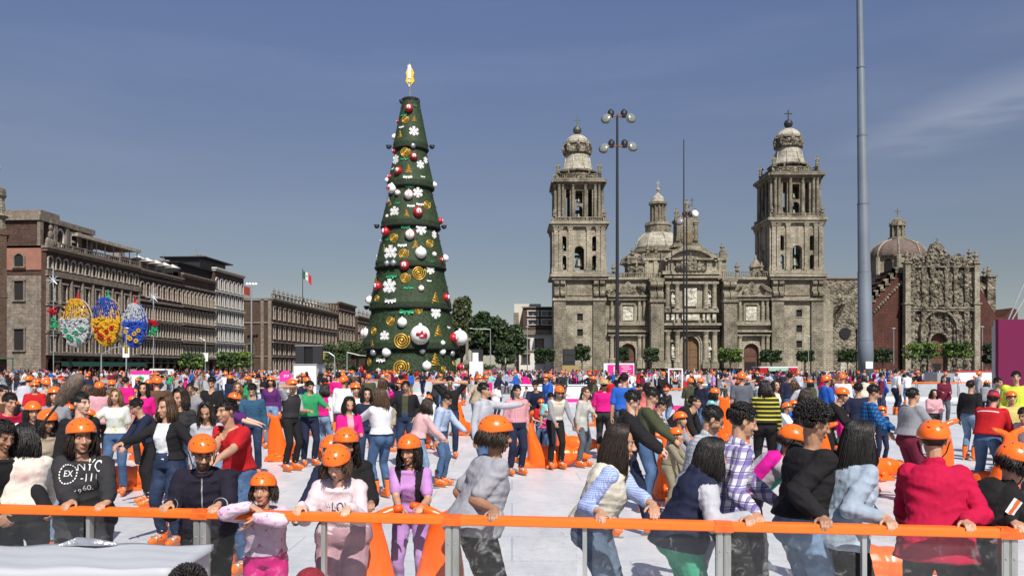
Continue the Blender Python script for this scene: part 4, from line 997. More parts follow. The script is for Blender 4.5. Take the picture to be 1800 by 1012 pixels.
for i, (p0, w0, p1, w1) in enumerate(TIERS):
    z0, z1, r0, r1 = tz(p1), tz(p0), w1*KX, w0*KX
    b = MB(); prof = [(r1*.5, z0+.2), (r0-.7, z0-.0), (r0, z0+.05), (r0+.06, z0+.7)]
    for k in range(1, 9): t = k/8; prof.append((r0+(r1-r0)*t**1.06, z0+.7+(z1-z0-.7)*t))
    b.lathe(0, 0, prof, 40, cap=(i == 0))
    me = b.mesh('tier', [m_xm], True)
    # tufts
    k = int(900+2600*(i+1)/3)
    th_ = rg.random(k)*2*np.pi; t = rg.random(k); zz = z0+(z1-z0)*t; rr = r0+(r1-r0)*t+.02
    P = np.c_[rr*np.cos(th_), rr*np.sin(th_), zz]; o_ = np.c_[np.cos(th_), np.sin(th_), np.zeros(k)]
    dn = np.c_[np.zeros((k, 2)), -np.ones(k)]+o_*.55+rg.normal(size=(k, 3))*.35; dn /= np.linalg.norm(dn, axis=1)[:, None]
    sd = np.cross(dn, o_); sd /= np.linalg.norm(sd, axis=1)[:, None]
    L_ = (.18+.24*rg.random((k, 1)))*(.7 if i < 2 else 1)
    Q = np.stack([P-sd*L_*.35, P+dn*L_, P+sd*L_*.35], 1).reshape(-1, 3)
    vs_ = [tuple(v.co) for v in me.vertices]; fs_ = [tuple(p.vertices) for p in me.polygons]; nb_ = len(vs_)
    vs_ += [tuple(q) for q in Q]; fs_ += [(nb_+3*j, nb_+3*j+1, nb_+3*j+2) for j in range(k)]
    link('tier', quickmesh(vs_, fs_, 'tier', m_xm), xt)
m_rim_shade = mat('painted_rim_shade', (.008, .014, .008), .9, var=.3)  # near-black green: the shadow gap under each tier, painted as a ring
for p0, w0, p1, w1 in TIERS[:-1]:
    b = MB(); b.tube([((w1*KX-.12)*math.cos(R(a)), (w1*KX-.12)*math.sin(R(a)), tz(p1)-.08) for a in range(0, 361, 10)], .30, 8); b.build('tier_rim_shade', [m_rim_shade], xt, smooth=True)
MB().lathe(0, 0, [(1.45, tz(179)), (1.5, tz(176)), (1.3, tz(174))], 10).build('top_platform', [m_black], xt)
tp = thing('tree_topper', 'golden diamond shaped star on the very top of the christmas tree', 'ornament', (TX-.15, TD, tz(175)-.06))
b = MB(); b.lathe(0, 0, [(.1, 0), (.12, 1.2), (.45, 2.6), (.2, 2.8)], 6); b.build('stem', [m_silver], tp)
b = MB(); zt0 = 1.9
b.prism([(0, zt0), (.75, zt0+.9), (.55, zt0+1.6), (.72, zt0+2.2), (0, zt0+3.7), (-.6, zt0+2.2), (-.45, zt0+1.6), (-.62, zt0+.9)], -.25, .25)
b.build('star', [mat('yellow_star', (.80, .50, .03), .4, var=.15)], tp)
b = MB(); b.box(-.28, .2, -.33, .33, 3.2, 5.3).box(-.12, .02, -.36, .36, 1.9, 3.0); b.build('star_core', [m_wht], tp)
# spotlights on rods at the tier edges
for (px, py, px2, lb) in ((684, 260, 692, 'small black spotlight on a rod left of the top tier'), (760, 260, 750, 'small black spotlight on a rod right of the top tier'), (663, 399, 670, 'small black spotlight on a rod left of the third tier'), (781, 400, 772, 'small black spotlight on a rod right of the third tier'), (645, 541, 652, 'small black spotlight on a rod left of the fifth tier'), (707, 181, 712, 'black lamp at the left of the treetop platform'), (734, 181, 730, 'black lamp at the right of the treetop platform')):
    s = thing('spotlight', lb, 'spotlight', (X(px, TD), TD-.4, Z(py, TD)), group='spotlights sticking out of the christmas tree')
    b = MB(); b.sphere((0, 0, 0), (.38, .35, .32), 8, 6); b.box(-.42, .42, -.3, .1, .12, .3); b.build('lamp_head', [m_black], s)
    MB().tube([(0, 0, .1), (X(px2, TD)-X(px, TD), .4, .1)], .05, 5).build('rod', [m_black], s)
def bauble_me(kind):
    b = MB(); b.sphere((0, 0, 0), 1.0, 18, 12); b.lathe(0, 0, [(.18, .96), (.18, 1.12), (.05, 1.2)], 8)
    if kind == 'red':
        b.mi = 1; b.sphere((0, -.52, .06), (.66, .56, .66), 14, 8)
        b.mi = 0; b.box(-.08, .08, -1.12, -1.0, -.3, .3)
        for k in range(5): a = R(72*k+20); b.sphere((.38*math.cos(a), -.98, .06+.38*math.sin(a)), (.09, .1, .09), 6, 4)
    if kind == 'wr':
        b.mi = 1
        b.sphere((-.3, -.86, .05), (.32, .2, .22), 8, 6); b.sphere((.3, -.86, -.05), (.28, .2, .3), 8, 6); b.sphere((0, -.93, .2), (.16, .14, .24), 8, 6); b.sphere((.05, -.9, -.25), (.4, .16, .12), 8, 6)
    if kind == 'wred':
        b.mi = 1
        M0 = Matrix.Translation((0, -.42, .04)) @ Matrix.Rotation(R(90), 4, 'X'); b.M = M0; b.lathe(0, 0, [(.93, -.06), (1.0, .0), (.93, .06)], 20); b.M = None
        b.box(-.05, .05, -1.02, -.96, -.25, .28)
    return b
def spiral_me():
    b = MB(); pts = []; rad = []
    for i in range(60):
        a = i/59*2*math.pi*3.1; r = .12+.80*i/59; pts.append((r*math.cos(a), -.12, r*math.sin(a))); rad.append(.085)
    b.tube(pts, rad, 6); b.sphere((0, -.12, 0), (.14, .12, .14), 8, 6); return b
def snow_me():
    b = MB()
    for k in range(6):
        b.M = Matrix.Rotation(R(60*k), 4, 'Y')
        b.box(-.09, .09, -.16, -.02, .1, .98); 
        for z in (.5, .76):
            for s in (-1, 1): b.tube([(0, -.09, z-.08), (s*.28, -.09, z+.16)], .085, 5)
        b.tube([(-.22, -.09, .36), (.22, -.09, .36)], .08, 5)
    b.M = None; return b
def tri_me():
    b = MB(); pts = []
    for i in range(9):
        t = i/8; w = .12+.62*(1-t); s = 1 if i % 2 else -1
        pts.append((s*w, -.12, -.8+1.6*t)); 
        if i < 8: pts.append((s*w*.95, -.12, -.8+1.6*(t+.07)))
    b.tube(pts, .075, 6); b.tube([(-.74, -.12, -.8), (0, -.12, .95), (.74, -.12, -.8), (-.74, -.12, -.8)], .06, 6); return b
def bow_me():
    b = MB()
    for s in (-1, 1):
        b.add([(0, -.1, .08), (s*.9, -.25, .34), (s*1.0, -.05, 0), (s*.9, -.25, -.3), (0, -.1, -.08), (0, .05, .08), (s*.85, .12, .3), (s*.85, .12, -.28), (0, .05, -.08)],
              [(0, 1, 2, 4), (2, 3, 4), (5, 6, 1, 0), (6, 2, 1), (7, 3, 2), (5, 8, 7, 6), (6, 7, 2), (8, 4, 3, 7)])
        b.tube([(0, -.1, 0), (s*.35, -.1, -.45)], [.08, .14], 5)
    b.sphere((0, -.1, 0), (.17, .17, .15), 8, 6); return b
OM = {'red': ('bauble', bauble_me('red').mesh('bauble', [m_redo, m_wht], True), 'red and white bauble'),
      'wr': ('bauble', bauble_me('wr').mesh('bauble', [m_wht, m_redo], True), 'white bauble with a red bow motif'),
      'wred': ('bauble', bauble_me('wred').mesh('bauble', [m_wht, m_redo], True), 'white bauble ringed in red'),
      'white': ('bauble', bauble_me('white').mesh('bauble', [m_wht], True), 'plain white bauble'),
      'silver': ('bauble', bauble_me('white').mesh('bauble', [m_silver], True), 'silver bauble'),
      'spiral': ('gold_spiral', spiral_me().mesh('gold_spiral', [m_gold], True), 'gold spiral ornament'),
      'snow': ('snowflake', snow_me().mesh('snowflake', [m_wht]), 'white snowflake ornament'),
      'tri': ('gold_zigzag_tree', tri_me().mesh('gold_zigzag_tree', [m_gold], True), 'gold zigzag cone ornament'),
      'bowg': ('bow', bow_me().mesh('bow', [m_grno]), 'green bow'), 'boww': ('bow', bow_me().mesh('bow', [m_wht]), 'white bow')}
O4 = [('red',397,350,21),('bowg',370,385,18),('bowg',425,328,11),('spiral',378,414,22),('tri',425,408,16),('red',332,412,9),('boww',357,455,16),('snow',424,485,26),('tri',350,498,20),('white',312,493,15),
 ('silver',420,568,14),('red',317,585,13),('spiral',380,605,28),('snow',327,642,24),('bowg',377,643,20),('red',425,632,19),('snow',460,675,22),('tri',400,702,23),('red',347,713,19),('boww',397,750,23),('boww',308,690,13),('red',293,735,13),('white',270,742,15),('white',525,768,15),('boww',475,742,13),('snow',484,640,17),
 ('wr',312,808,25),('wred',343,838,14),('bowg',408,800,21),('wred',404,853,23),('snow',450,837,26),('tri',298,892,17),('bowg',342,895,15),('boww',417,915,19),('boww',463,903,20),('spiral',497,902,24),('snow',328,948,27),('tri',394,962,22),('red',453,952,25),('red',557,975,17),('wred',283,967,9),('snow',283,865,19)]
O5 = [('red',300,115,24),('bowg',416,95,24),('snow',502,105,31),('snow',572,128,21),('wred',442,142,26),('spiral',348,157,28),('spiral',549,187,26),('tri',475,200,24),('tri',287,213,20),('boww',400,205,25),('bowg',305,162,16),('snow',333,250,41),('spiral',409,257,31),('white',503,251,30),('wred',577,252,13),('white',630,258,19),('red',612,278,13),('bowg',563,293,18),('silver',352,312,16),('silver',312,312,15),('snow',230,265,20),('white',262,165,11),
 ('red',415,328,25),('spiral',420,400,30),('spiral',494,370,41),('snow',557,345,27),('bowg',340,388,33),('boww',553,413,14),('tri',235,410,28),('red',258,445,23),('snow',330,452,41),('bowg',440,458,25),('wred',510,463,16),('tri',588,518,33),('spiral',250,517,24),('wr',195,520,22),('boww',338,535,33),('red',640,507,21),
 ('bowg',432,600,38),('spiral',496,590,23),('snow',590,602,33),('spiral',338,655,27),('white',409,665,25),('spiral',234,710,26),('snow',307,745,29),('spiral',408,770,47),('wr',507,738,50),('tri',606,712,33),('boww',662,685,16),('white',712,745,42),('red',680,750,26),('white',633,782,13),('wred',175,720,26),('tri',228,785,18),('bowg',143,770,27),
 ('white',321,838,24),('silver',238,838,19),('silver',520,830,17),('white',627,833,18),('silver',675,842,17),('spiral',204,893,26),('boww',283,882,30),('spiral',404,925,47),('white',545,917,24),('tri',590,880,36),('spiral',635,935,19),('spiral',685,900,17),('red',140,940,22),('red',735,925,19),('snow',268,948,17)]
orn = [(k, 600+u/3.264, 90+v/3.264, r/3.264) for k, u, v, r in O4] + [(k, 600+u/3.488, 380+v/3.488, r/3.488) for k, u, v, r in O5]
ordn = ['first', 'second', 'third', 'fourth', 'fifth', 'sixth', 'seventh', 'eighth', 'ninth', 'tenth']
tiern = ['top', 'second', 'third', 'fourth', 'fifth', 'sixth', 'bottom']
byk = {}
for k, px, py, r in orn:
    ti = next((i for i, t in enumerate(TIERS) if py < t[2]), 6)
    byk.setdefault((k, ti), []).append((px, py, r))
for (k, ti), L in byk.items():
    L.sort()
    p0, w0, p1, w1 = TIERS[ti]
    for j, (px, py, r) in enumerate(L):
        t = min(1, max(0, (py-p0)/(p1-p0))); Rr = (w0+(w1-w0)*t)*KX; xo = (px-722)*KX
        s = r*KX*1.14
        sn = max(-1, min(1, xo/Rr)); th_ = math.asin(sn); extra = abs(xo)-Rr if abs(xo) > Rr else 0
        rr = Rr+(s*.45 if OM[k][0] == 'bauble' else .12)+extra*.6
        nm, me, desc = OM[k]
        o = link(nm, me, None, (TX+rr*math.sin(th_), TD-rr*math.cos(th_), Z(py, TD)), rz=th_); o.scale = (s, s, s)
        tilt = math.atan2((w1-w0), (p1-p0))
        if nm != 'bauble': o.rotation_euler = (R(0)-tilt*.8, 0, th_) if False else Matrix.Rotation(th_, 3, 'Z').to_euler()
        if len(L) == 1: pos = ''
        else: pos = ('leftmost ' if j == 0 else 'rightmost ' if j == len(L)-1 else ordn[j]+' from the left ')
        tn = tiern[ti]+' tier of the christmas tree' if ti != 6 else 'bottom skirt of the christmas tree'
        lb = f'{desc}, {pos.strip()} of those on the {tn}' if pos else f'the only {desc} on the {tn}'
        if len(lb.split()) > 16: lb = lb.replace(' of those on the ', ' on the ').replace(' of the christmas tree', '')
        tag(o, lb, 'ornament', 'ornaments on the christmas tree')
# ------------------------------------------------------------------ masts
m_mast = mat('grey_painted_steel', (.155, .185, .225), .55, var=.12, scale=.6, dirt=(.10, .11, .13), dscale=.15)
FD = 90.0
fp = thing('flagpole', 'huge thick grey steel flagpole rising out of the picture', 'flagpole', (X(1522, FD), FD, -.06))
k_ = FD/FOC
def fpx(py): return (1522-13*(645-py)/645-1522)*k_*1.0
b = MB(); pts = []; rad = []
for py, r in ((676, 13.3), (600, 12.8), (598, 12.1), (480, 11.2), (478, 10.6), (360, 9.4), (358, 8.9), (240, 8), (238, 7.4), (120, 6.4), (118, 6.0), (0, 5.2), (-160, 4.0)):
    pts.append((fpx(py)*.85, 0, Z(py, FD)+.06)); rad.append(r*k_)
b.tube(pts, rad, 24); me = b.mesh('shaft', [m_mast], True); link('shaft', me, fp)
for py in (599, 479, 359, 239, 119):
    q = MB(); q.lathe(fpx(py)*.85, 0, [((13-(645-py)/90)*k_, Z(py, FD)), ((13-(645-py)/90)*k_, Z(py, FD)+.16)], 24); q.build('flange', [m_mast], fp)
MB().box(-.38, .38, -.86, -.80, Z(645, FD)-.1, Z(636, FD)+.1).build('notice', [m_wht], fp)
m_lens = mat('lamp_lens', (.20, .21, .19), .15, var=.3, scale=5, coat=.4)
def floodmast(px, D, ptop, label, rows, thick=.14, rod=None):
    T = thing('floodlight_mast', label, 'floodlight', (X(px, D), D, -.06), group='tall floodlight masts'); k = D/FOC
    MB().tube([(0, 0, 0), (0, 0, Z(ptop, D)+.06)], [thick*1.5, thick*.8], 10).build('pole', [m_black], T)
    for py, lamps in rows:
        z = Z(py, D)+.06
        xs_ = [l[0] for l in lamps]
        MB().box(min(xs_)*k, max(xs_)*k, -.08, .08, z-.09, z+.09).build('crossarm', [mat('rusty_arm', (.18, .08, .05), .7, var=.3)], T)
        for (dx, dy, r, kind) in lamps:
            if kind:
                b = MB(); b.M = Matrix.Translation((dx*k, -.2, z-dy*k)) @ Matrix.Rotation(R(75), 4, 'X') @ Matrix.Rotation(R(20 if dx > 0 else -20), 4, 'Y')
                b.lathe(0, 0, [(r*k*.3, -r*k*1.0), (r*k*.75, -r*k*.7), (r*k, -.1), (r*k*1.05, 0)], 16); b.mi = 1; b.lathe(0, 0, [(r*k*.98, .01), (r*k*.7, r*k*.25), (r*k*.1, r*k*.34)], 16); b.M = None
                b.mi = 0; b.tube([(dx*k*.8, 0, z), (dx*k, -.1, z-dy*k)], .06, 5)
                b.build('lamp', [m_galv if kind == 1 else m_wht, m_lens if kind == 1 else mat('bright_lens', (.85, .86, .88), .2)], T, smooth=True)
            else:
                b = MB(); b.lathe(dx*k, .1, [(r*k*.8, z-.1), (r*k, z+.2), (r*k*.9, z+.5), (r*k*.3, z+.7)], 12); b.build('lamp', [m_black], T)
floodmast(1085, 82, 202, 'tall black floodlight mast with eight lamps left of the central portal', [(204, [(-20, 6, 9, 1), (-11, 0, 6, 0), (12, 0, 6, 0), (24, 5, 9, 1)]), (257, [(-24, 5, 9, 1), (-10, 0, 6, 0), (13, 0, 6, 0), (27, 2, 9, 1)])])
floodmast(1207, 112, 372, 'thin dark floodlight mast before the cathedral door with two round lamps', [(380, [(-13, 10, 7, 1), (-4, 3, 4, 0), (6, 2, 4, 0), (15, -4, 6.5, 2)])], .11)
T = thing('lightning_rod', 'long thin rod standing above the clock tower of the cathedral', 'rod', (X(1202, 206), 206, -.06))
MB().tube([(0, 0, 0), (0, 0, Z(362, 206)), (0, 0, Z(245, 206))], [.28, .16, .12], 6).build('rod', [m_black], T)
MB().lathe(0, 0, [(.7, 0), (.5, .5), (.28, .8)], 10).build('base', [m_black], T)
def lamp_post(px, D, ptop, label, arm=None, light=False, sign=False):
    T = thing('street_lamp', label, 'street lamp', (X(px, D), D, -.06), group='street lamps and signals round the plaza'); k = D/FOC
    h = Z(ptop, D)+.06
    MB().tube([(0, 0, 0), (0, 0, h)], [.13, .08], 8).build('pole', [m_galv], T)
    if arm: MB().tube([(0, 0, h-.1), (arm[0]*k*.5, 0, h+arm[1]*k*.8), (arm[0]*k, 0, h+arm[1]*k)], [.09, .08, .06], 6).build('arm', [m_galv], T)
    if light:
        b = MB(); x = arm[0]*k if arm else 0; z = h+(arm[1]*k if arm else 0); b.box(x-.2, x+.2, -.2, .1, z-1.1, z); b.mi = 1
        for i in range(3): b.sphere((x, -.22, z-.2-.34*i), (.12, .08, .12), 8, 6)
        b.build('signal_head', [mat('signal_yellow', (.45, .30, .02), .6), m_dk], T)
    else:
        x = arm[0]*k if arm else 0; z = h+(arm[1]*k if arm else 0)
        b = MB(); b.sphere((x, 0, z+.1), (.5, .28, .16), 10, 6); b.build('lamp_head', [m_galv], T)
    if sign: MB().box(-.5, .5, -.12, -.06, h*.45, h*.45+1.5).build('sign', [m_wht], T)
lamp_post(178, 120, 622, 'grey signal mast with a long arm reaching right before the arcades', (44, 14), True)
lamp_post(222, 125, 578, 'tall grey street lamp standing under the blue and white ornament', None, False, True)
lamp_post(361, 150, 598, 'slim grey street lamp between the two bright green clipped trees', (-9, 2), False, True)
lamp_post(588, 120, 625, 'grey signal mast with a short arm right of the black screens', (-20, 7), True)
lamp_post(610, 140, 618, 'grey street lamp with an arm to the right, left of the christmas tree', (44, -8))
lamp_post(862, 185, 578, 'slim dark street lamp in front of the park trees', (-34, 0))
lamp_post(927, 190, 575, 'slim lamp post in front of the mansion windows')
lamp_post(1421, 196, 592, 'thin lamp post at the foot of the right bell tower')
lamp_post(1571, 196, 578, 'thin dark lamp post left of the carved church front')
lamp_post(1727, 196, 575, 'thin dark lamp post right of the carved church front')
# stadium light frame far away
T = thing('light_mast', 'far white floodlight cluster above the street beside the corner building', 'floodlight', (X(442, 262), 262, -.06))
MB().tube([(0, 0, 0), (0, 0, Z(502, 262))], .25, 6).build('pole', [m_galv], T)
for dx in (-1.4, -.5, .5, 1.4): MB().sphere((dx, 0, Z(499, 262)), (.45, .3, .5), 8, 6).build('lamp', [m_wht], T)
# flag
T = thing('flag', 'green white and red national flag flying over the city hall', 'flag', (X(532, 300), 300, 24.6))
MB().tube([(0, 0, 0), (0, 0, Z(472, 300)-24.6)], [.16, .1], 6).build('flag_staff', [m_black], T)
k = 300/FOC; zt_ = Z(476, 300)-24.6
b = MB(); V_ = []; F_ = []; nu, nv = 24, 8
for side in (0, 1):
    for i in range(nu+1):
        for j in range(nv+1):
            u, v = i/nu, j/nv
            V_.append((u*15*k, .5*math.sin(u*7)*u+side*.05, zt_-v*14*k-u*u*11*k-.25*math.sin(u*6+v*2)*u))
for i in range(nu):
    for j in range(nv):
        a = i*(nv+1)+j; F_.append((a, a+1, a+nv+2, a+nv+1)); c = a+(nu+1)*(nv+1); F_.append((c, c+nv+1, c+nv+2, c+1))
me = quickmesh(V_, F_, 'cloth', [mat('flag_green', (.012, .10, .06), .8), m_wht, mat('flag_red', (.45, .02, .03), .8), mat('emblem_brown', (.20, .14, .06), .8)])
for n_, p in enumerate(me.polygons):
    i = (n_//2)//nv; j = (n_//2) % nv; p.material_index = 0 if i < 8 else 1 if i < 16 else 2
    if 10 <= i <= 13 and 3 <= j <= 4: p.material_index = 3
link('cloth', me, T)
# stone cross
T = thing('stone_cross', 'pale stone cross on a pedestal in front of the park trees', 'cross', (X(821, 180), 180, -.06)); kk = 180/FOC
b = MB(); b.box(-1.6, 1.6, -1.6, 1.6, 0, 1.2).box(-1.1, 1.1, -1.1, 1.1, 1.2, 3.0).lathe(0, 0, [(.9, 3.0), (.6, 3.4), (.5, 3.6)], 10); b.build('pedestal', [m_trim], T)
b = MB(); b.box(-.28, .28, -.28, .28, 3.6, Z(590, 180)).box(-.85, .85, -.26, .26, Z(595, 180)-.3, Z(595, 180)+.2); b.build('cross_shaft', [m_trim], T)
# big hanging season ornaments
def season(px, py, w, h, cols, label, seed):
    D = 146; k = D/FOC; T = thing('street_ornament', label, 'ornament', (X(px, D), D, Z(py, D)), group='big light ornaments hung above the street')
    rn = random.Random(seed); a, c = w*k, h*k
    b = MB(); b.sphere((0, 0, 0), (a*.86, a*.4, c*.9), 20, 14); b.build('core', [cols[3]], T)
    b = MB()
    for q in range(13):
        t = q/12*2-1; b.tube([(a*1.02*t*math.cos(R(e)), -a*.42*math.sqrt(max(0, 1-t*t))-.05, c*math.sin(R(e))) for e in range(8, 86, 13)], .07, 5)
    for _ in range(150):
        e = R(rn.uniform(10, 80)); t = rn.uniform(-1, 1); b.sphere((a*t*math.cos(e), -a*.42, c*math.sin(e)), rn.uniform(.08, .2), 5, 3)
    b.build('upper_lights', [cols[0]], T)
    b = MB()
    for _ in range(330):
        e = R(rn.uniform(-85, 10)); t = rn.uniform(-1, 1); b.sphere((a*.97*t*math.cos(e), -a*.42*math.cos(e*.8)-.1, c*.97*math.sin(e)), rn.uniform(.12, .28), 5, 3)
    for q in range(22):
        e0, e1 = R(-90+q*180/22*1), R(-90+(q+1)*180/22)
        for s in (-1, 1): b.tube([(s*a*math.cos(e0), 0, c*math.sin(e0)), (s*a*math.cos(e1), 0, c*math.sin(e1))], .12, 5)
    b.build('lower_lights', [cols[1]], T)
    b = MB()
    for q in range(6):
        x = a*(-.55, -.2, .15, .5, -.35, .3)[q]; z = -c*(.30, .62, .40, .25, .55, .72)[q]
        for r_ in range(7): ang = r_*.9; b.sphere((x+.28*math.cos(ang), -a*.5-.1, z+.28*math.sin(ang)), .16, 5, 3)
    b.build('motif_lights', [cols[2]], T)
    b = MB(); b.lathe(0, 0, [(.55, c*.95), (.5, c*1.05), (.15, c*1.1), (.1, c*1.35)], 8); b.build('cap', [cols[4]], T)
m_blue = mat('blue_tinsel', (.02, .07, .38), .5, var=.3, scale=2); m_silt = mat('silver_tinsel', (.55, .57, .60), .4, var=.25, scale=2, metal=.3); m_goldt = mat('yellow_tinsel', (.62, .34, .02), .45, var=.3, scale=2)
season(137, 568, 26, 42, (m_goldt, m_silt, m_grno, m_silver, m_redo), 'gold topped silver oval street ornament with green motifs, left of three', 1)
season(190, 566, 25, 42, (m_blue, m_goldt, m_redo, m_goldt, m_grno), 'golden yellow oval street ornament with blue top, middle of three', 2)
season(238, 572, 21, 38, (m_silt, m_blue, m_goldt, m_blue, m_redo), 'blue oval street ornament with silver top, right of three', 3)
for px, py, lb in ((94, 492, 'white eight pointed light star on a pole at the left'), (270, 522, 'white eight pointed light star on a pole right of the street ornaments')):
    D = 147; k = D/FOC; T = thing('light_star', lb, 'ornament', (X(px, D), D, -.06)); z = Z(py, D)
    MB().tube([(0, 0, 0), (0, 0, z)], .08, 6).build('pole', [m_galv], T)
    b = MB()
    for q in range(8):
        a = R(45*q); r_ = (26 if q in (2,) else 13 if q % 2 == 0 else 10)*k; b.tube([(0, -.1, z), (r_*math.cos(a), -.1, z+r_*math.sin(a))], [.14, .04], 5)
    b.build('star', [m_silt], T)
    b = MB(); rn = random.Random(px)
    for _ in range(34): b.sphere((rn.gauss(0, 4.5)*k, -.1+rn.uniform(-.3, .3), z-rn.uniform(48, 60)*k if px < 200 else z-rn.uniform(40, 50)*k), rn.uniform(.12, .26), 5, 3)
    b.build('red_garland', [m_redo], T)
    b = MB()
    for _ in range(34): b.sphere((rn.gauss(1, 4)*k, -.1+rn.uniform(-.3, .3), z-rn.uniform(66, 84)*k if px < 200 else z-rn.uniform(52, 66)*k), rn.uniform(.12, .26), 5, 3)
    b.build('green_garland', [m_grno], T)
# ------------------------------------------------------------------ booths, screens, panels
m_tent = mat('white_panel', (.70, .71, .72), .6, var=.04, scale=1, dirt=(.60, .60, .60), dscale=.8)
m_mag = mat('magenta_panel', (.125, .001, .042), .9, var=.06, scale=.5)
m_pinkad = mat('bright_pink', (.72, .02, .26), .6, var=.06)
def label_box(name, px0, px1, pt, pb, D, depth, m, label, cat):
    T = thing(name, label, cat, (X((px0+px1)/2, D), D, 0)); w = (px1-px0)/2*D/FOC
    return T, w, Z(pt, D), Z(pb, D)
T, w, z1, z0 = label_box('equipment_tower', 516, 556, 641, 660, 62, 2, m_tent, 'white equipment booth carrying two black screens', 'booth')
MB().box(-w, w, 0, 3.0, 0, z1).build('cabin', [m_tent], T)
MB().box(-w-.06, w+.06, -.06, 3.06, z1, z1+.08).build('roof_edge', [m_galv], T)
S = thing('video_screen', 'pair of black screens on top of the white equipment booth', 'screen', (X(541, 62), 62.5, z1+.08))
for x0_, x1_ in ((-1.02, -.38), (.28, 1.0)): MB().box(x0_, x1_, -.1, .2, 0, 1.35).build('speaker_stack', [m_black], S)
MB().box(-.38, .28, .06, .22, .0, 1.32).build('screen_panel', [mat('screen_black', (.008, .008, .009), .25)], S)
MB().box(-1.06, 1.04, -.14, .26, 1.35, 1.41).build('top_frame', [m_galv], S)
T, w, z1, z0 = label_box('camera_booth', 825, 849, 635, 680, 70, 1.5, m_tent, 'narrow white booth right of the christmas tree base', 'booth')
MB().box(-w, w, 0, 1.3, 0, z1).build('cabin', [m_tent], T); MB().box(-w*.55, w*.3, .1, .9, z1, z1+.75).build('upper_box', [m_tent], T)
MB().box(-w*.75, w*.95, .95, 1.2, z1, z1+1.05).build('screen', [m_black], T)
T, w, z1, z0 = label_box('magenta_wall', 1755, 1850, 561, 690, 40, 1, m_mag, 'tall plain magenta panel wall at the right edge', 'panel')
MB().box(-w, w, 0, .25, 0, z1).build('panel', [m_mag], T); MB().box(-w, w, .26, .4, z1-.3, z1-.05).box(-w+.2, -w+.3, .26, .9, 0, z1-.3).build('back_frame', [m_galv], T)
T = thing('scaffold_pole', 'two thin crossing metal poles leaning above the magenta wall', 'pole', (X(1785, 41.5), 41.5, 0))
MB().tube([(-.55, 0, 0), (-.35, 0, Z(560, 41)), (.6, 0, Z(483, 41))], .035, 6).build('pole', [m_galv], T)
MB().tube([(.2, 0, 0), (-.1, 0.1, Z(560, 41)), (.65, 0.1, Z(515, 41))], .035, 6).build('pole', [m_galv], T)
T, w, z1, z0 = label_box('site_trailer', 1684, 1752, 653, 690, 56, 2, m_tent, 'long low white site trailer behind the far orange rail', 'trailer')
MB().box(-w, w, 0, 2.2, .3, z1).build('body', [m_tent], T); MB().box(-w-.05, w+.05, -.06, 2.26, z1, z1+.07).build('roof_edge', [m_redo], T)
MB().box(-w-1.3, -w-.01, .2, 2, .2, z1-.1).build('grey_cabinet', [m_galv], T)
for x in (-w*.6, w*.6):
    b = MB(); b.M = Matrix.Translation((x, -.05, .3)) @ Matrix.Rotation(R(90), 4, 'X'); b.cyl(0, 0, -.1, .1, .3, n=14); b.M = None; b.build('wheel', [m_black], T)
T, w, z1, z0 = label_box('food_stand', 1333, 1403, 644, 662, 110, 2, m_tent, 'food stand with white roof and red side awnings before the cathedral', 'stand')
MB().box(-w, w, 0, 3, z1-.15, z1).build('roof', [m_tent], T); MB().box(-w+.6, w-.6, .5, 2.9, 0, z1-.15).build('stall_body', [m_dk], T)
for s in (-1, 1): MB().box(s*w*.95, s*w*.55, -.1, .1, z1-.95, z1-.16).build('red_valance', [m_redo], T)
MB().box(-w*.5, w*.5, -.1, .1, z1-.6, z1-.16).build('sign_board', [mat('sign_green_white', (.30, .50, .40), .7)], T)
MB().box(-w*.6, w*.6, -.2, .4, .9, 1.0).build('counter', [m_galv], T)
T, w, z1, z0 = label_box('advert_board', 1061, 1115, 638, 658, 100, 1, m_pinkad, 'white edged bright pink advertising board right of the floodlight mast base', 'sign')
MB().box(-w, w, 0, 1.5, .4, z1).build('frame', [m_tent], T)
MB().box(-w+.5, w-.1, -.06, -.003, .9, z1-.2).build('pink_panel', [m_pinkad], T)
b = MB()
for i in range(5): b.box(w*(.15+.1*(i % 2)), w*(.8-.12*(i % 3)), -.08, -.063, .95+i*.26, 1.03+i*.26)
b.box(-w*.35, -w*.28, -.08, -.063, 1.0, z1-.4)
b.build('print_lines', [m_tent], T)
T, w, z1, z0 = label_box('speaker_stack', 990, 1011, 613, 640, 150, 2, m_dk, 'black speaker stack on a yellow base by the left bell tower', 'speakers')
MB().box(-w, w, 0, 1.5, 2.3, z1).build('cabinet', [m_black], T)
for zz in (3.0, 4.2): MB().box(-w*.85, w*.85, -.05, -.004, zz, zz+1.0).build('grille', [mat('dark_grille', (.03, .03, .032), .9)], T)
MB().box(-w-.2, w+.6, -.1, 1.6, 0, 2.3).build('base', [mat('ochre_base', (.34, .24, .09), .8)], T)
T, w, z1, z0 = label_box('pink_kiosk', 232, 262, 651, 680, 58, 1, m_tent, 'small kiosk board with pink header among the crowd at left', 'sign')
MB().box(-w, w, 0, .1, 0, z1-.25).build('board', [m_tent], T); MB().box(-w-.08, w+.08, -.05, .3, z1-.25, z1).build('header', [m_pinkad], T)
MB().lathe(0, -.03, [(.001, z1-.85), (.22, z1-.7), (.3, z1-.5), (.001, z1-.35)], 10, sy=.1).build('green_mark', [m_grno], T)
T, w, z1, z0 = label_box('pink_sign', 491, 512, 651, 672, 60, 1, m_pinkad, 'round topped bright pink sign with white marks left of the equipment booth', 'sign')
MB().arch(-w, w, .9, z1, 0, .06).build('board', [m_pinkad], T); MB().tube([(0, .1, 0), (0, .1, 1.0)], .03, 6).build('post', [m_galv], T)
b = MB(); 
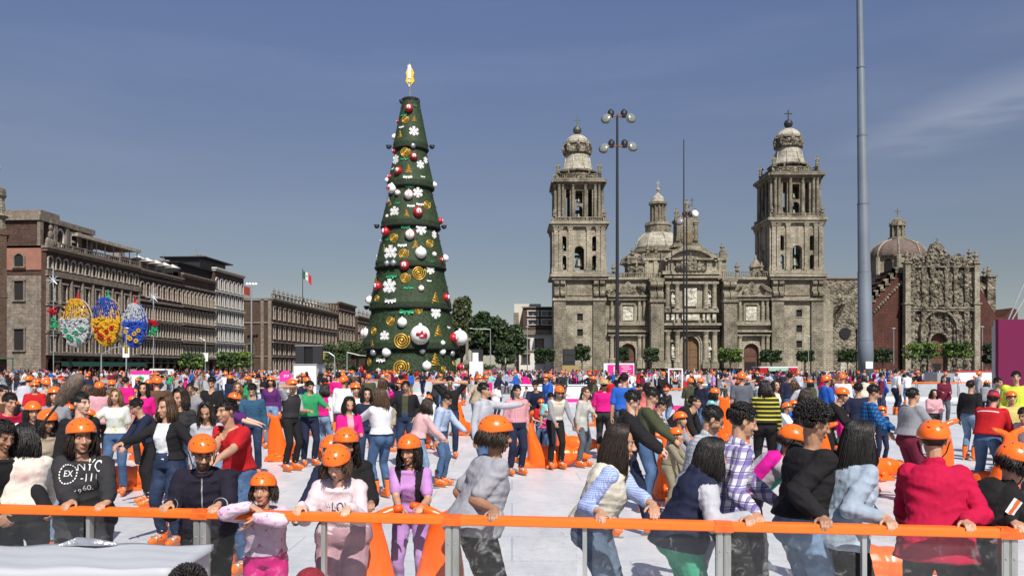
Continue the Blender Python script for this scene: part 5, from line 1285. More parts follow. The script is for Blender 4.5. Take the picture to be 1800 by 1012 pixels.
for i in range(4): b.box(-w*.2+i*.1, -w*.1+i*.1, -.02, -.003, z1-.5+.06*(i % 2), z1-.3)
b.build('white_marks', [m_tent], T)
T, w, z1, z0 = label_box('white_van', 262, 306, 652, 665, 95, 2, m_tent, 'white van parked before the arcades at left', 'van')
b = MB(); b.prism([(-w, .35), (w, .35), (w, 1.0), (w-.35, 1.15), (w-.8, 1.75), (-w+.1, 1.8), (-w, 1.6)], 0, 1.7); b.build('body', [m_tent], T)
MB().box(-w*.7, w*.5, -.02, -.003, 1.1, 1.6).build('window', [m_glass], T)
for x in (-w*.6, w*.65):
    b = MB(); b.M = Matrix.Translation((x, -.02, .33)) @ Matrix.Rotation(R(90), 4, 'X'); b.cyl(0, 0, -.12, .12, .33, n=14); b.M = None; b.build('wheel', [m_black], T)
def car(px, D, col, label, s=1.0):
    T = thing('parked_car', label, 'car', (X(px, D), D, -.045), group='cars on the street behind the rink')
    b = MB(); b.prism([(-2.2, .3), (2.2, .3), (2.25, .75), (1.3, .9), (.7, 1.4), (-1.0, 1.45), (-1.7, .95), (-2.25, .85)], 0, 1.7); b.build('body', [col], T)
    b = MB(); b.prism([(-.95, .95), (1.1, .93), (.62, 1.33), (-.9, 1.37)], -.02, -.003); b.build('window', [m_glass], T)
    for x in (-1.4, 1.4):
        b = MB(); b.M = Matrix.Translation((x, -.01, .33)) @ Matrix.Rotation(R(90), 4, 'X'); b.cyl(0, 0, -.12, .12, .33, n=14); w_ = b.build('wheel', [m_black], T); b = MB(); b.M = Matrix.Translation((x, -.14, .33)) @ Matrix.Rotation(R(90), 4, 'X'); b.cyl(0, 0, -.02, .02, .2, n=10); b.build('rim', [m_galv], w_)
    MB().box(2.05, 2.27, .1, .5, .6, .75).build('headlight', [m_lens], T)
m_carw = mat('white_car_paint', (.66, .67, .68), .25, coat=.6); m_cary = mat('yellow_taxi_paint', (.62, .42, .10), .3, coat=.5)
car(1268, 120, m_carw, 'white car parked behind the barriers before the cathedral door'); car(1468, 128, m_carw, 'white car parked left of the huge grey flagpole'); car(1385, 124, m_cary, 'yellow car just right of the red awning food stand'); car(607, 120, m_carw, 'white car parked left of the christmas tree base'); car(942, 140, m_carw, 'white car on the street before the mansion')
# ------------------------------------------------------------------ far barriers
m_or = mat('orange_plastic', (.90, .16, .012), .42, var=.08, scale=1.5, spec=.4)
m_orr = mat('orange_rail_paint', (.86, .155, .012), .45, var=.07, scale=3, dirt=(.60, .10, .012), dscale=2.2, dpos=(.55, .8))
m_dia = mat('cloudy_panel', (.40, .41, .43), .35, var=.25, scale=.6)
def barrier(name, pts, label, h=1.1, top=m_orr, panel=m_dia, kick=None, group='rink barriers far across the ice'):
    T = thing(name, label, 'barrier', (pts[0][0], pts[0][1], 0), group=group); o = Vector((pts[0][0], pts[0][1], 0))
    for a, c in zip(pts[:-1], pts[1:]):
        a, c = Vector((*a, 0))-o, Vector((*c, 0))-o; d = c-a; L = d.length; M = Matrix.Translation(a) @ Matrix.Rotation(math.atan2(d.y, d.x), 4, 'Z')
        b = MB(); b.M = M; b.box(0, L, -.05, .05, h-.08, h); b.build('handrail', [top], T)
        n = max(1, round(L/2.4))
        b = MB(); b.M = M
        for i in range(n): b.box((i+.03)*L/n, (i+.97)*L/n, -.015, .015, .2, h-.12)
        b.build('panel', [panel], T)
        b = MB(); b.M = M; b.box(0, L, -.04, .04, 0, .19); b.build('kickboard', [kick or m_tent], T)
        for i in range(min(n, 24)): q = MB(); q.M = M; q.box(i*L/n-.04, i*L/n+.04, -.045, .045, 0, h-.082); q.build('post', [m_galv], T)
barrier('rink_barrier', [(X(560, 62), 62), (X(720, 58), 58), (X(880, 60), 60)], 'grey rink barrier with orange rail across from the christmas tree')
barrier('rink_barrier', [(X(880, 88), 88), (X(1260, 88), 88)], 'long far barrier with orange rail before the cathedral door')
barrier('rink_barrier', [(X(1265, 60), 60), (X(1540, 50), 50), (X(1760, 48), 48)], 'barrier with bright orange rail below the trailer at right')
barrier('rink_barrier', [(X(-60, 66), 66), (X(300, 66), 66), (X(556, 64), 64)], 'barrier with orange rail behind the crowd at left')
barrier('entry_barrier', [(X(1100, 39), 39), (X(1215, 38), 38)], 'low inner barrier with magenta boards left of the striped sweater', 1.0, m_orr, m_dia, m_pinkad, None)
barrier('entry_barrier', [(X(905, 47), 47), (X(1080, 46), 46)], 'low white inner barrier behind the straw hat', 1.0, m_tent, m_tent, m_pinkad, None)
b = thing('gate_frame', 'white square gate frame standing among the far skaters', 'gate', (X(1187, 40), 40, 0))
for x in (-.35, .3): MB().box(x, x+.06, -.03, .03, 0, 1.85).build('upright', [m_tent], b)
MB().box(-.35, .36, -.03, .03, 1.85, 1.91).build('crossbar', [m_tent], b)
for x in (-.7, .36): MB().box(x, x+.34, -.01, .01, .4, 1.3).build('red_panel', [m_redo], b)
# ------------------------------------------------------------------ near railing with acrylic panels
RZ = 1.05
def rail_D(px): return (CAM_H-RZ)*FOC/(242+.0228*px)
def rail_pt(px, off=0.0):
    D = rail_D(px); return Vector((X(px, D), D, 0))
_pa, _pb = rail_pt(0), rail_pt(1800)
rdir = (_pb-_pa).normalized(); rnor = Vector((-rdir.y, rdir.x, 0))          # rnor points away from the camera
RA = math.atan2(rdir.y, rdir.x)
def rt(px):                                                                  # distance along the rail seen at this photo column
    p = rail_pt(px); return (p-_pa).dot(rdir)
m_acr = bpy.data.materials.new('scratched_acrylic'); m_acr.use_nodes = True
_n, _l = m_acr.node_tree.nodes, m_acr.node_tree.links; _b = _n['Principled BSDF']; _b.inputs['Base Color'].default_value = (.62, .63, .62, 1); _b.inputs['Roughness'].default_value = .5
_tr = _n.new('ShaderNodeBsdfTransparent'); _tr.inputs['Color'].default_value = (.96, .97, .97, 1); _mxs = _n.new('ShaderNodeMixShader'); _gl = _n.new('ShaderNodeBsdfGlossy'); _gl.inputs['Roughness'].default_value = .06; _mxg = _n.new('ShaderNodeMixShader'); _mxg.inputs[0].default_value = .02
_tc = _n.new('ShaderNodeTexCoord'); _t = _n.new('ShaderNodeTexNoise'); _t.inputs['Scale'].default_value = 9; _t.inputs['Detail'].default_value = 8; _t.inputs['Roughness'].default_value = .75; _t.inputs['Distortion'].default_value = 1.2
_r = _n.new('ShaderNodeValToRGB'); _r.color_ramp.elements[0].position = .57; _r.color_ramp.elements[1].position = .74; _r.color_ramp.elements[0].color = (.022,)*3+(1,); _r.color_ramp.elements[1].color = (.42,)*3+(1,)
_t2 = _n.new('ShaderNodeTexNoise'); _t2.inputs['Scale'].default_value = 1.1; _t2.inputs['Detail'].default_value = 2
_r2 = _n.new('ShaderNodeValToRGB'); _r2.color_ramp.elements[0].position = .42; _r2.color_ramp.elements[0].color = (.16, .16, .16, 1); _r2.color_ramp.elements[1].position = .62
_mu = _n.new('ShaderNodeMixRGB'); _mu.blend_type = 'MULTIPLY'; _mu.inputs[0].default_value = 1
for a, c in ((_tc.outputs['Object'], _t.inputs['Vector']), (_t.outputs['Fac'], _r.inputs['Fac']), (_tc.outputs['Object'], _t2.inputs['Vector']), (_t2.outputs['Fac'], _r2.inputs['Fac']), (_r.outputs['Color'], _mu.inputs[1]), (_r2.outputs['Color'], _mu.inputs[2]), (_mu.outputs['Color'], _mxs.inputs[0]),
             (_tr.outputs[0], _mxs.inputs[1]), (_b.outputs[0], _mxs.inputs[2]), (_mxs.outputs[0], _mxg.inputs[1]), (_gl.outputs[0], _mxg.inputs[2])): _l.new(a, c)
_l.new(_mxg.outputs[0], _n['Material Output'].inputs['Surface'])
m_alu = mat('dull_aluminium', (.40, .41, .39), .45, var=.18, scale=8, metal=.35, stretch=(1, 1, .2), dirt=(.22, .22, .20), dscale=6)
rl = thing('rink_railing', 'near rink railing with orange handrail and scratched clear panels', 'railing', tuple(_pa), RA)
t0, t1 = rt(-250), rt(2050)
sec = [(-.042, RZ-.052), (.042, RZ-.052), (.046, RZ-.046), (.046, RZ-.008), (.040, RZ), (-.022, RZ), (-.03, RZ-.005), (-.032, RZ-.014), (-.044, RZ-.016), (-.046, RZ-.046)]
cuts = [t0, rt(352), rt(797), rt(1271), rt(1771), t1]
for a, c in zip(cuts[:-1], cuts[1:]):
    V_ = []; F_ = []; n = len(sec)
    for t in (a+.001, c-.001):
        for (y, z) in sec: V_.append((t, y, z))
    for i in range(n): F_.append((i, (i+1) % n, n+(i+1) % n, n+i))
    F_.append(tuple(range(n-1, -1, -1))); F_.append(tuple(range(n, 2*n)))
    link('handrail', quickmesh(V_, F_, 'handrail', m_orr), rl)
for px in (355, 796, 1271, 1771):
    t = rt(px); MB().box(t-.055, t+.055, -.049, .049, RZ-.056, RZ-.020).box(t-.05, t+.05, -.036, .043, RZ-.0195, RZ+.003).build('joint_cover', [mat('dirty_orange', (.70, .12, .015), .5, var=.25, scale=20)], rl)
    for z_ in (.12, .5, .88):
        for d_ in (-.022, .022): MB().sphere((t+d_, -.036, z_), (.006, .004, .006), 8, 4).build('bolt', [m_galv], rl)
    b = MB(); t = rt(px); b.box(t-.043, t-.002, -.03, .03, 0, RZ-.053); b.box(t+.002, t+.043, -.03, .03, 0, RZ-.053)
    b.box(t-.036, t-.008, -.034, -.03, .02, RZ-.06); b.box(t+.008, t+.036, -.034, -.03, .02, RZ-.06)
    b.build('post', [m_alu], rl)
for px in (158, 570, 1028, 1518):
    b = MB(); t = rt(px); b.box(t-.013, t+.013, -.022, .022, 0, RZ-.053); b.build('slim_post', [m_alu], rl)
m_acr2 = m_acr.copy(); m_acr2.name = 'smeared_acrylic'
for q_ in m_acr2.node_tree.nodes:
    if q_.type == 'VALTORGB' and abs(q_.color_ramp.elements[0].position-.42) < .01: q_.color_ramp.elements[0].color = (.7, .7, .7, 1)
    elif q_.type == 'VALTORGB': q_.color_ramp.elements[0].position = .53; q_.color_ramp.elements[1].position = .68; q_.color_ramp.elements[1].color = (.6, .6, .6, 1)
    elif q_.type == 'BSDF_PRINCIPLED': q_.inputs['Base Color'].default_value = (.42, .41, .39, 1)
pc = [t0, rt(158), rt(355), rt(570), rt(796), rt(1028), rt(1271), rt(1518), rt(1771), t1]
for i, (a, c) in enumerate(zip(pc[:-1], pc[1:])):
    MB().box(a+.046, c-.046, -.004, .004, .12, RZ-.056).build('clear_panel', [m_acr2 if i in (4, 6) else m_acr], rl)
MB().box(t0, t1, -.05, .05, 0, .115).build('kickboard', [m_tent], rl)
# white covered counter in front of the railing
m_cloth = mat('white_cover', (.42, .43, .45), .6, var=.04, scale=1.4, bump=.004, bscale=3)
T = thing('white_counter', 'large white covered counter in the lower left corner', 'counter', (-2.6, 4.3, 0))
bm = bmesh.new(); bmesh.ops.create_cube(bm, size=1)
for v in bm.verts: v.co = Vector((v.co.x*1.84-.0, v.co.y*.56, v.co.z*.97+.485))
bmesh.ops.bevel(bm, geom=bm.edges[:], offset=.012, segments=3, affect='EDGES'); me = bpy.data.meshes.new('counter_body'); bm.to_mesh(me); bm.free(); me.materials.append(m_cloth); link('counter_body', me, T)
V_ = []; F_ = []; nx, ny = 30, 12
for i in range(nx+1):
    for j in range(ny+1):
        x = -.94+1.88*i/nx; y = -.29+.58*j/ny; z = .985+.006*math.sin(i*.9+j*.5)+.004*math.sin(j*1.7+i*.3)
        V_.append((x, y, z))
for i in range(nx):
    for j in range(ny): a = i*(ny+1)+j; F_.append((a, a+ny+1, a+ny+2, a+1))
nb_ = len(V_); ring = [(i, 0) for i in range(nx+1)]+[(nx, j) for j in range(1, ny+1)]+[(i, ny) for i in range(nx-1, -1, -1)]+[(0, j) for j in range(ny-1, 0, -1)]
for (i, j) in ring: x, y, z = V_[i*(ny+1)+j]; V_.append((x*1.001, y*1.002, .955))
for q in range(len(ring)):
    r_ = (q+1) % len(ring); F_.append((ring[q][0]*(ny+1)+ring[q][1], ring[r_][0]*(ny+1)+ring[r_][1], nb_+r_, nb_+q)[::-1])
link('cover_sheet', quickmesh(V_, F_, 'cover_sheet', m_cloth, True), T)
MB().tube([(.12, .22, .995), (.2, .25, 1.01), (.32, .22, 1.012), (.42, .25, .995)], [.008, .024, .02, .008], 7).build('rolled_plastic', [mat('crumpled_foil', (.5, .5, .52), .25, metal=.6, bump=.02, bscale=20)], T)
# ------------------------------------------------------------------ people: builder
_tmp = bpy.data.scenes.new('tmp_build')
def remesh(mb, voxel, smooth=2, fac=.5):
    me = bpy.data.meshes.new('t'); me.from_pydata(mb.v, [], mb.f); me.update()
    o = bpy.data.objects.new('t', me); _tmp.collection.objects.link(o)
    m = o.modifiers.new('r', 'REMESH'); m.mode = 'VOXEL'; m.voxel_size = voxel; m.use_smooth_shade = True
    if smooth: s = o.modifiers.new('s', 'SMOOTH'); s.factor = fac; s.iterations = smooth
    with bpy.context.temp_override(scene=_tmp, view_layer=_tmp.view_layers[0]):
        dg = bpy.context.evaluated_depsgraph_get(); dg.update()
        r = bpy.data.meshes.new_from_object(o.evaluated_get(dg))
    bpy.data.objects.remove(o); bpy.data.meshes.remove(me)
    return r
def getco(me):
    a = np.empty(len(me.vertices)*3, np.float32); me.vertices.foreach_get('co', a); return a.reshape(-1, 3)
def getno(me):
    a = np.empty(len(me.vertices)*3, np.float32); me.vertices.foreach_get('normal', a); return a.reshape(-1, 3)
def setco(me, a): me.vertices.foreach_set('co', a.astype(np.float32).ravel()); me.update()
def cutverts(me, mask):
    if not mask.any(): return
    bm = bmesh.new(); bm.from_mesh(me); bm.verts.ensure_lookup_table()
    bmesh.ops.delete(bm, geom=[bm.verts[i] for i in np.nonzero(mask)[0]], context='VERTS'); bm.to_mesh(me); bm.free()
def wrinkle(me, amp, f=(11, 11, 7), seed=0.0, folds=True):
    co = getco(me); no = getno(me); out = np.empty(len(co), np.float32)
    nf = mnoise.noise
    for i, c in enumerate(co.tolist()):
        x, y, z = c; v = .30*nf((x*f[0]+seed, y*f[1], z*f[2]))
        if folds:
            w = .5+1.6*nf((x*3+seed, y*3, z*3.5)); w = 0 if w < 0 else 1 if w > 1 else w
            r1 = .24-abs(nf((x*5-z*15+seed, y*6, z*3+x*3))); r2 = .24-abs(nf((x*5+z*17+3, y*7, z*3-x*3+seed)))
            v += 1.35*(r1*w+r2*(1-w))+.35*(.2-abs(nf((x*24, y*24, z*20+seed))))
        out[i] = v
    setco(me, co+no*(out[:, None]*amp))
def cone(mb, p0, r0, p1, r1, n=10, caps=True):
    p0, p1 = Vector(p0), Vector(p1); mb.tube([p0, p0.lerp(p1, .5), p1], [r0, (r0+r1)/2, r1], n)
    if caps: mb.sphere(p0, r0, 10, 6); mb.sphere(p1, r1, 10, 6)
def ellip(mb, c, r, Rm=None, n=12, m=8):
    M0 = mb.M; mb.M = Matrix.Translation(c) @ (Rm.to_4x4() if Rm is not None else Matrix.Identity(4)); mb.sphere((0, 0, 0), r, n, m); mb.M = M0
def loft(mb, rings, n=20):
    """rings: (centre, side axis, forward axis, half width, half depth front, half depth back)"""
    V_ = []; F_ = []
    for (c, s, f, a, bf, bb) in rings:
        for i in range(n):
            t = 2*math.pi*i/n; ct, st = math.cos(t), math.sin(t)
            ex = .82; x = math.copysign(abs(ct)**ex, ct)*a; y = math.copysign(abs(st)**ex, st)*(bf if st > 0 else bb)
            V_.append(tuple(c+s*x+f*y))
    m = len(rings)
    for k in range(m-1):
        for i in range(n):
            j = (i+1) % n; F_.append((k*n+i, k*n+j, (k+1)*n+j, (k+1)*n+i))
    F_.append(tuple(range(n-1, -1, -1))); F_.append(tuple(range((m-1)*n, m*n))); mb.add(V_, F_)
def ik(a, t, L1, L2, pole):
    d = t-a; L = d.length; mxl = (L1+L2)*.992
    if L > mxl: d = d*(mxl/L); L = mxl
    if L < abs(L1-L2)+.03: L = abs(L1-L2)+.03; d = d.normalized()*L
    x = (L1*L1-L2*L2+L*L)/(2*L); h = math.sqrt(max(0, L1*L1-x*x)); u = d.normalized()
    p = pole-u*pole.dot(u)
    if p.length < 1e-4: p = Vector((0, 0, -1))
    return a+u*x+p.normalized()*h, a+d
RX = lambda a: Matrix.Rotation(R(a), 3, 'X'); RY = lambda a: Matrix.Rotation(R(a), 3, 'Y'); RZm = lambda a: Matrix.Rotation(R(a), 3, 'Z')
V = Vector
LEGS = {'stand': ((.11, 0), (-.11, .02)), 'stride': ((.10, -.26), (-.10, .24)), 'stride2': ((.10, .24), (-.10, -.24)), 'wide': ((.20, -.04), (-.20, .04)), 'glide': ((.13, -.14), (-.13, .16))}
class Sk: pass
def skeleton(P):
    s = Sk(); H = P['H']; k = H/1.70; s.k = k; s.P = P
    lift = .055 if P.get('skates', True) else 0.0; s.lift = lift
    a = P.get('lean', 5); sd = P.get('side', 0); tw = P.get('twist', 0); cr = P.get('crouch', 0)
    s.pel = V((0, .14*k*math.sin(R(a)), .93*k+lift-cr))
    T = RZm(tw*.5); T2 = RZm(tw)
    s.r0 = RY(sd*.3) @ RX(a*.3); s.r1 = T @ RY(sd*.7) @ RX(a*.75); s.r2 = T2 @ RY(sd) @ RX(a)
    s.w = s.pel+s.r0 @ V((0, 0, .14*k)); s.ch = s.w+s.r1 @ V((0, 0, .18*k)); s.nb = s.ch+s.r2 @ V((0, -.005*k, .155*k))
    s.hs = (k**.5 if k < 1 else k**.8)*.945
    nd = RY(sd*.6) @ RX(a*.6+P.get('neck', 0)) @ V((0, -.02, 1)).normalized()
    s.hd = s.nb+nd*(.045*k+.122*s.hs)
    s.Hm = RZm(P.get('hy', 0)) @ RX(P.get('hp', 0)) @ RY(P.get('hr', 0))
    f = P.get('fem', 0); s.f = f; s.bk = P.get('bulk', 1.0)
    sw = (.150 if f else .170)*k*(.85+.15*s.bk)
    s.sh = {q: s.ch+s.r2 @ V((q*sw, .0, .095*k)) for q in (1, -1)}
    s.arm = {}
    AP = {'down': V((.07, .0, -.53)), 'bent': V((-.02, -.30, -.24)), 'fwd': V((.02, -.50, -.17)), 'out': V((.40, -.16, -.24)), 'up': V((-.05, -.12, .22)), 'push': V((.02, -.40, -.34)), 'hip': V((.02, -.02, -.40)), 'point': V((.25, -.50, .02))}
    for q, key in ((1, 'L'), (-1, 'R')):
        A = P.get(key, 'down'); sp = dict(curl=28)
        if isinstance(A, dict): sp.update(A); A = sp['t']
        if isinstance(A, str):
            t = AP[A].copy(); t.x *= q; t = s.sh[q]+(RX(a*.35) @ t)*k
            if A == 'push': sp['curl'] = 60
        else: t = V(A)
        pole = sp.get('pole', V((q*.28, .55, -.9)))
        hd_ = sp.get('dir')
        if hd_ is not None: hd_ = V(hd_).normalized(); wt = t-hd_*.065*k
        else: wt = t
        e, w_ = ik(s.sh[q], wt, .277*k, .238*k, V(pole))
        if hd_ is None: hd_ = (w_-e).normalized()
        nn = sp.get('n'); nn = V(nn) if nn is not None else V((-q*.8, .1, -.4)) if hd_.z < -.6 else V((0, 0, -1))
        nn = (nn-hd_*nn.dot(hd_)).normalized()
        s.arm[q] = (s.sh[q], e, w_, hd_, nn, sp['curl'])
    s.leg = {}
    F_ = P.get('feet', LEGS[P.get('legs', 'stand')])
    for q, ft in ((1, F_[0]), (-1, F_[1])):
        hip = s.pel+s.r0 @ V((q*.092*k, 0, -.03*k)); zz = (ft[2] if len(ft) > 2 else 0)
        an = V((ft[0]*k, ft[1]*k+.02*k, .085*k+lift+zz))
        kn, an2 = ik(hip, an, .43*k, .42*k, V((q*.12, -1, .15)))
        s.leg[q] = (hip, kn, an2, P.get('fyaw', 0)+q*8)
    s.top = s.hd.z+(.118*s.hs)*1.0
    return s
def rings_torso(s, off=0.0, lo=0.03, collar=.0, hemflare=0.0):
    k, f, bk = s.k, s.f, s.bk; o = off; X1 = V((1, 0, 0)); Y1 = V((0, -1, 0)); R0, R1, R2 = s.r0, s.r1, s.r2
    hipw = (.163 if f else .150)*k*bk; wa = (.118 if f else .134)*k*bk; chw = (.143 if f else .160)*k*(.6+.4*bk)
    bel = .02*max(0, bk-1)*6*k; bt = .026*k*bk if off > .017 else 0
    A = []
    def rg_(c, Rr, a, bf, bb): A.append((c, Rr @ X1, Rr @ Y1, a+o, bf+o, bb+o))
    if lo > .06: rg_(s.pel+R0 @ V((0, .0, -lo*k)), R0, (hipw+hemflare), .115*k*bk+hemflare, .13*k*bk+hemflare)
    if lo > -.0: rg_(s.pel+R0 @ V((0, 0, -.06*k)), R0, hipw+bt*.4, .105*k*bk, .125*k*bk+bt)
    rg_(s.pel+R0 @ V((0, 0, .04*k)), R0, hipw*.96+bt*.3, .105*k*bk+bel, .115*k*bk+bt*.8)
    rg_(s.w, R1, wa, .095*k*bk+bel, .085*k*bk)
    rg_(s.w.lerp(s.ch, .55), R1, chw*.95, (.108+.012*f)*k*(.5+.5*bk)+bel*.5, .095*k)
    rg_(s.ch, R2, chw*1.03, (.112+.022*f)*k*(.5+.5*bk), .108*k)
    rg_(s.ch+R2 @ V((0, .0, .065*k)), R2, chw*1.06, .098*k, .105*k)
    rg_(s.ch+R2 @ V((0, .004*k, .112*k)), R2, chw*.86, .072*k, .088*k)
    rg_(s.nb+R2 @ V((0, .004, -.012*k)), R2, .075*k+collar, .055*k+collar, .068*k+collar)
    return A
def limbs_arm(mb, s, off=0.0, upto=1.0, cuff=0.0):
    k, bk = s.k, (.6+.4*s.bk); m = .92 if s.f else 1.0
    for q in (1, -1):
        S, E, W, _, _, _ = s.arm[q]
        r0, r1, r2 = .051*k*bk*m+off, .040*k*bk*m+off, .028*k*m+off*.8+cuff
        inner = s.ch+s.r2 @ V((q*.07*k, 0, .06*k))
        cone(mb, inner, .07*k*bk+off*.6, S, r0*1.05)
        if upto <= .55:
            cone(mb, S, r0, S.lerp(E, upto*1.7), r1*1.12)
        else:
            cone(mb, S, r0, E, r1)
            mb.tube([E, E.lerp(W, .3), E.lerp(W, upto)], [r1, r1*1.02, r1+(r2-r1)*upto], 10)
            if upto < 1 or cuff == 0: mb.sphere(E.lerp(W, upto), r1+(r2-r1)*upto, 8, 6)
def limbs_leg(mb, s, off=0.0, upto=1.0, flare=0.0, tight=False):
    k, bk = s.k, (.5+.5*s.bk)
    for q in (1, -1):
        Hh, K, A, _ = s.leg[q]
        r0, rm, r1, rc, r2 = .088*k*bk+off, .074*k*bk+off, .054*k*bk+off, .053*k*bk+off, .036*k+off+flare
        mb.tube([Hh+V((0, 0, .04*k)), Hh, Hh.lerp(K, .5), K], [r0*.8, r0, rm, r1], 12); mb.sphere(Hh, r0*.98, 10, 8); mb.sphere(K, r1, 10, 6)
        e = K.lerp(A, upto); mb.tube([K, K.lerp(A, .3)+V((0, .012*k, 0)), K.lerp(A, .75*upto), e], [r1, rc, (rc+r2)/2, r2], 12)
def hand(mb, s, q):
    S, E, W, d, n, curl = s.arm[q]; k = s.k*(1.0 if s.k > .8 else 1.08); m = .92 if s.f else 1.0
    side = d.cross(n).normalized()               # towards the thumb or away, by hand
    tq = side if side.dot(V((q, 0, 0))) < 0 else -side
    ax = V((0, 0, 0))
    p0 = W; p1 = W+d*.085*k
    Rm = Matrix((side, d, n)).transposed()
    ellip(mb, W+d*.05*k, (.040*k*m, .052*k, .015*k), Rm, 10, 8)
    cone(mb, W-d*.02*k, .026*k*m, W+d*.03*k, .024*k*m)
    lens = (1.0, 1.12, 1.05, .85)
    for i in range(4):
        b = W+d*(.088-.004*abs(i-1.2))*k+tq*((1.5-i)*.0205)*k*m; dd = d.copy(); L = .036*k*lens[i]; r = .0088*k*m
        pts = [b-d*.03*k, b]; rr = [r*1.15, r*1.05]
        ang = curl*(.8+.12*i)
        for j, fl in enumerate((1.0, .68, .55)):
            rot = Matrix.Rotation(R(ang*(.8 if j == 0 else 1.0)), 3, d.cross(n)); dd = (rot @ dd).normalized()
            b = b+dd*L*fl; pts.append(b); rr.append(r*(1-.1*(j+1)))
        mb.tube(pts, rr, 8); mb.sphere(pts[-1], rr[-1], 8, 6)
    b = W+d*.022*k+tq*.028*k; dd = (tq*.75+d*.75+n*.25).normalized()
    p2 = b+dd*.036*k; dd2 = (dd*.7+d*.5+n*.45*(1 if curl > 20 else .2)).normalized(); p3 = p2+dd2*.028*k
    mb.tube([W+d*.02*k, b, p2, p3], [.012*k, .0125*k, .0105*k, .0085*k], 8); mb.sphere(p3, .0085*k, 8, 6)
def headgeo(mb, s):
    h = s.hs; M = Matrix.Translation(s.hd) @ s.Hm.to_4x4() @ Matrix.Scale(h, 4); mb.M = M
    mb.sphere((0, .016, .028), (.073, .092, .086), 18, 12)
    mb.sphere((0, -.030, -.022), (.060, .058, .082), 16, 12)
    mb.sphere((0, -.035, -.070), (.046, .048, .042), 12, 8)
    mb.sphere((0, -.066, -.096), (.022, .020, .018), 10, 6)
    for q in (1, -1):
        mb.sphere((q*.036, -.058, -.026), (.024, .022, .024), 10, 6)
        mb.sphere((q*.030, -.072, .008), (.0155, .0145, .0110), 10, 8)
        mb.sphere((q*.028, -.082, .027), (.020, .009, .006), 8, 6)
        mb.sphere((q*.0755, .006, -.002), (.008, .018, .030), 8, 8)
        mb.sphere((q*.012, -.098, -.032), (.010, .011, .009), 8, 6)
    mb.tube([(0, -.078, .018), (0, -.094, -.006), (0, -.110, -.028)], [.009, .0105, .0125], 8); mb.sphere((0, -.107, -.029), (.0135, .012, .011), 8, 6)
    mb.sphere((0, -.0865, -.060), (.025, .0125, .0065), 10, 6); mb.sphere((0, -.0855, -.071), (.021, .0125, .0075), 10, 6)
    mb.M = None
    cone(mb, s.nb+s.r2 @ V((0, .01, -.05*s.k)), .062*s.k, s.nb+s.r2 @ V((0, .005, .01*s.k)), .052*s.k*(.92 if s.f else 1.05)); cone(mb, s.nb, .052*s.k*(.92 if s.f else 1.05), s.hd+s.Hm @ V((0, .018*h, -.05*h)), .048*h)
SKIN = {'tan': (.47, .265, .170), 'light': (.58, .36, .26), 'brown': (.33, .175, .105), 'dark': (.17, .080, .045)}
def skinmat(kind):
    nm = 'skin_'+kind
    if nm in _mc: return _mc[nm]
    m = bpy.data.materials.new(nm); m.use_nodes = True; n, l = m.node_tree.nodes, m.node_tree.links; b = n['Principled BSDF']
    at = n.new('ShaderNodeAttribute'); at.attribute_name = 'Col'; sp = n.new('ShaderNodeSeparateColor'); l.new(at.outputs['Color'], sp.inputs[0])
    c = SKIN[kind]; tcn = n.new('ShaderNodeTexCoord'); t = n.new('ShaderNodeTexNoise'); t.inputs['Scale'].default_value = 16; t.inputs['Detail'].default_value = 5; l.new(tcn.outputs['Object'], t.inputs['Vector'])
    r = n.new('ShaderNodeValToRGB'); r.color_ramp.elements[0].position = .3; r.color_ramp.elements[1].position = .7
    r.color_ramp.elements[0].color = (c[0]*.86, c[1]*.80, c[2]*.78, 1); r.color_ramp.elements[1].color = (c[0]*1.1, c[1]*1.08, c[2]*1.04, 1); l.new(t.outputs['Fac'], r.inputs['Fac'])
    last = r.outputs['Color']
    for ch, col in (('Red', (c[0]*.72, c[1]*.36, c[2]*.42)), ('Green', (.012, .008, .006)), ('Blue', (.50, .44, .40))):
        x = n.new('ShaderNodeMixRGB'); l.new(sp.outputs[ch], x.inputs[0]); l.new(last, x.inputs[1]); x.inputs[2].default_value = (*col, 1); last = x.outputs['Color']
    l.new(last, b.inputs['Base Color']); b.inputs['Roughness'].default_value = .5; b.inputs['Subsurface Weight'].default_value = .0
    u = n.new('ShaderNodeBump'); u.inputs['Distance'].default_value = .0012; t2 = n.new('ShaderNodeTexNoise'); t2.inputs['Scale'].default_value = 160; l.new(tcn.outputs['Object'], t2.inputs['Vector']); l.new(t2.outputs['Fac'], u.inputs['Height']); l.new(u.outputs[0], b.inputs['Normal'])
    _mc[nm] = m; return m
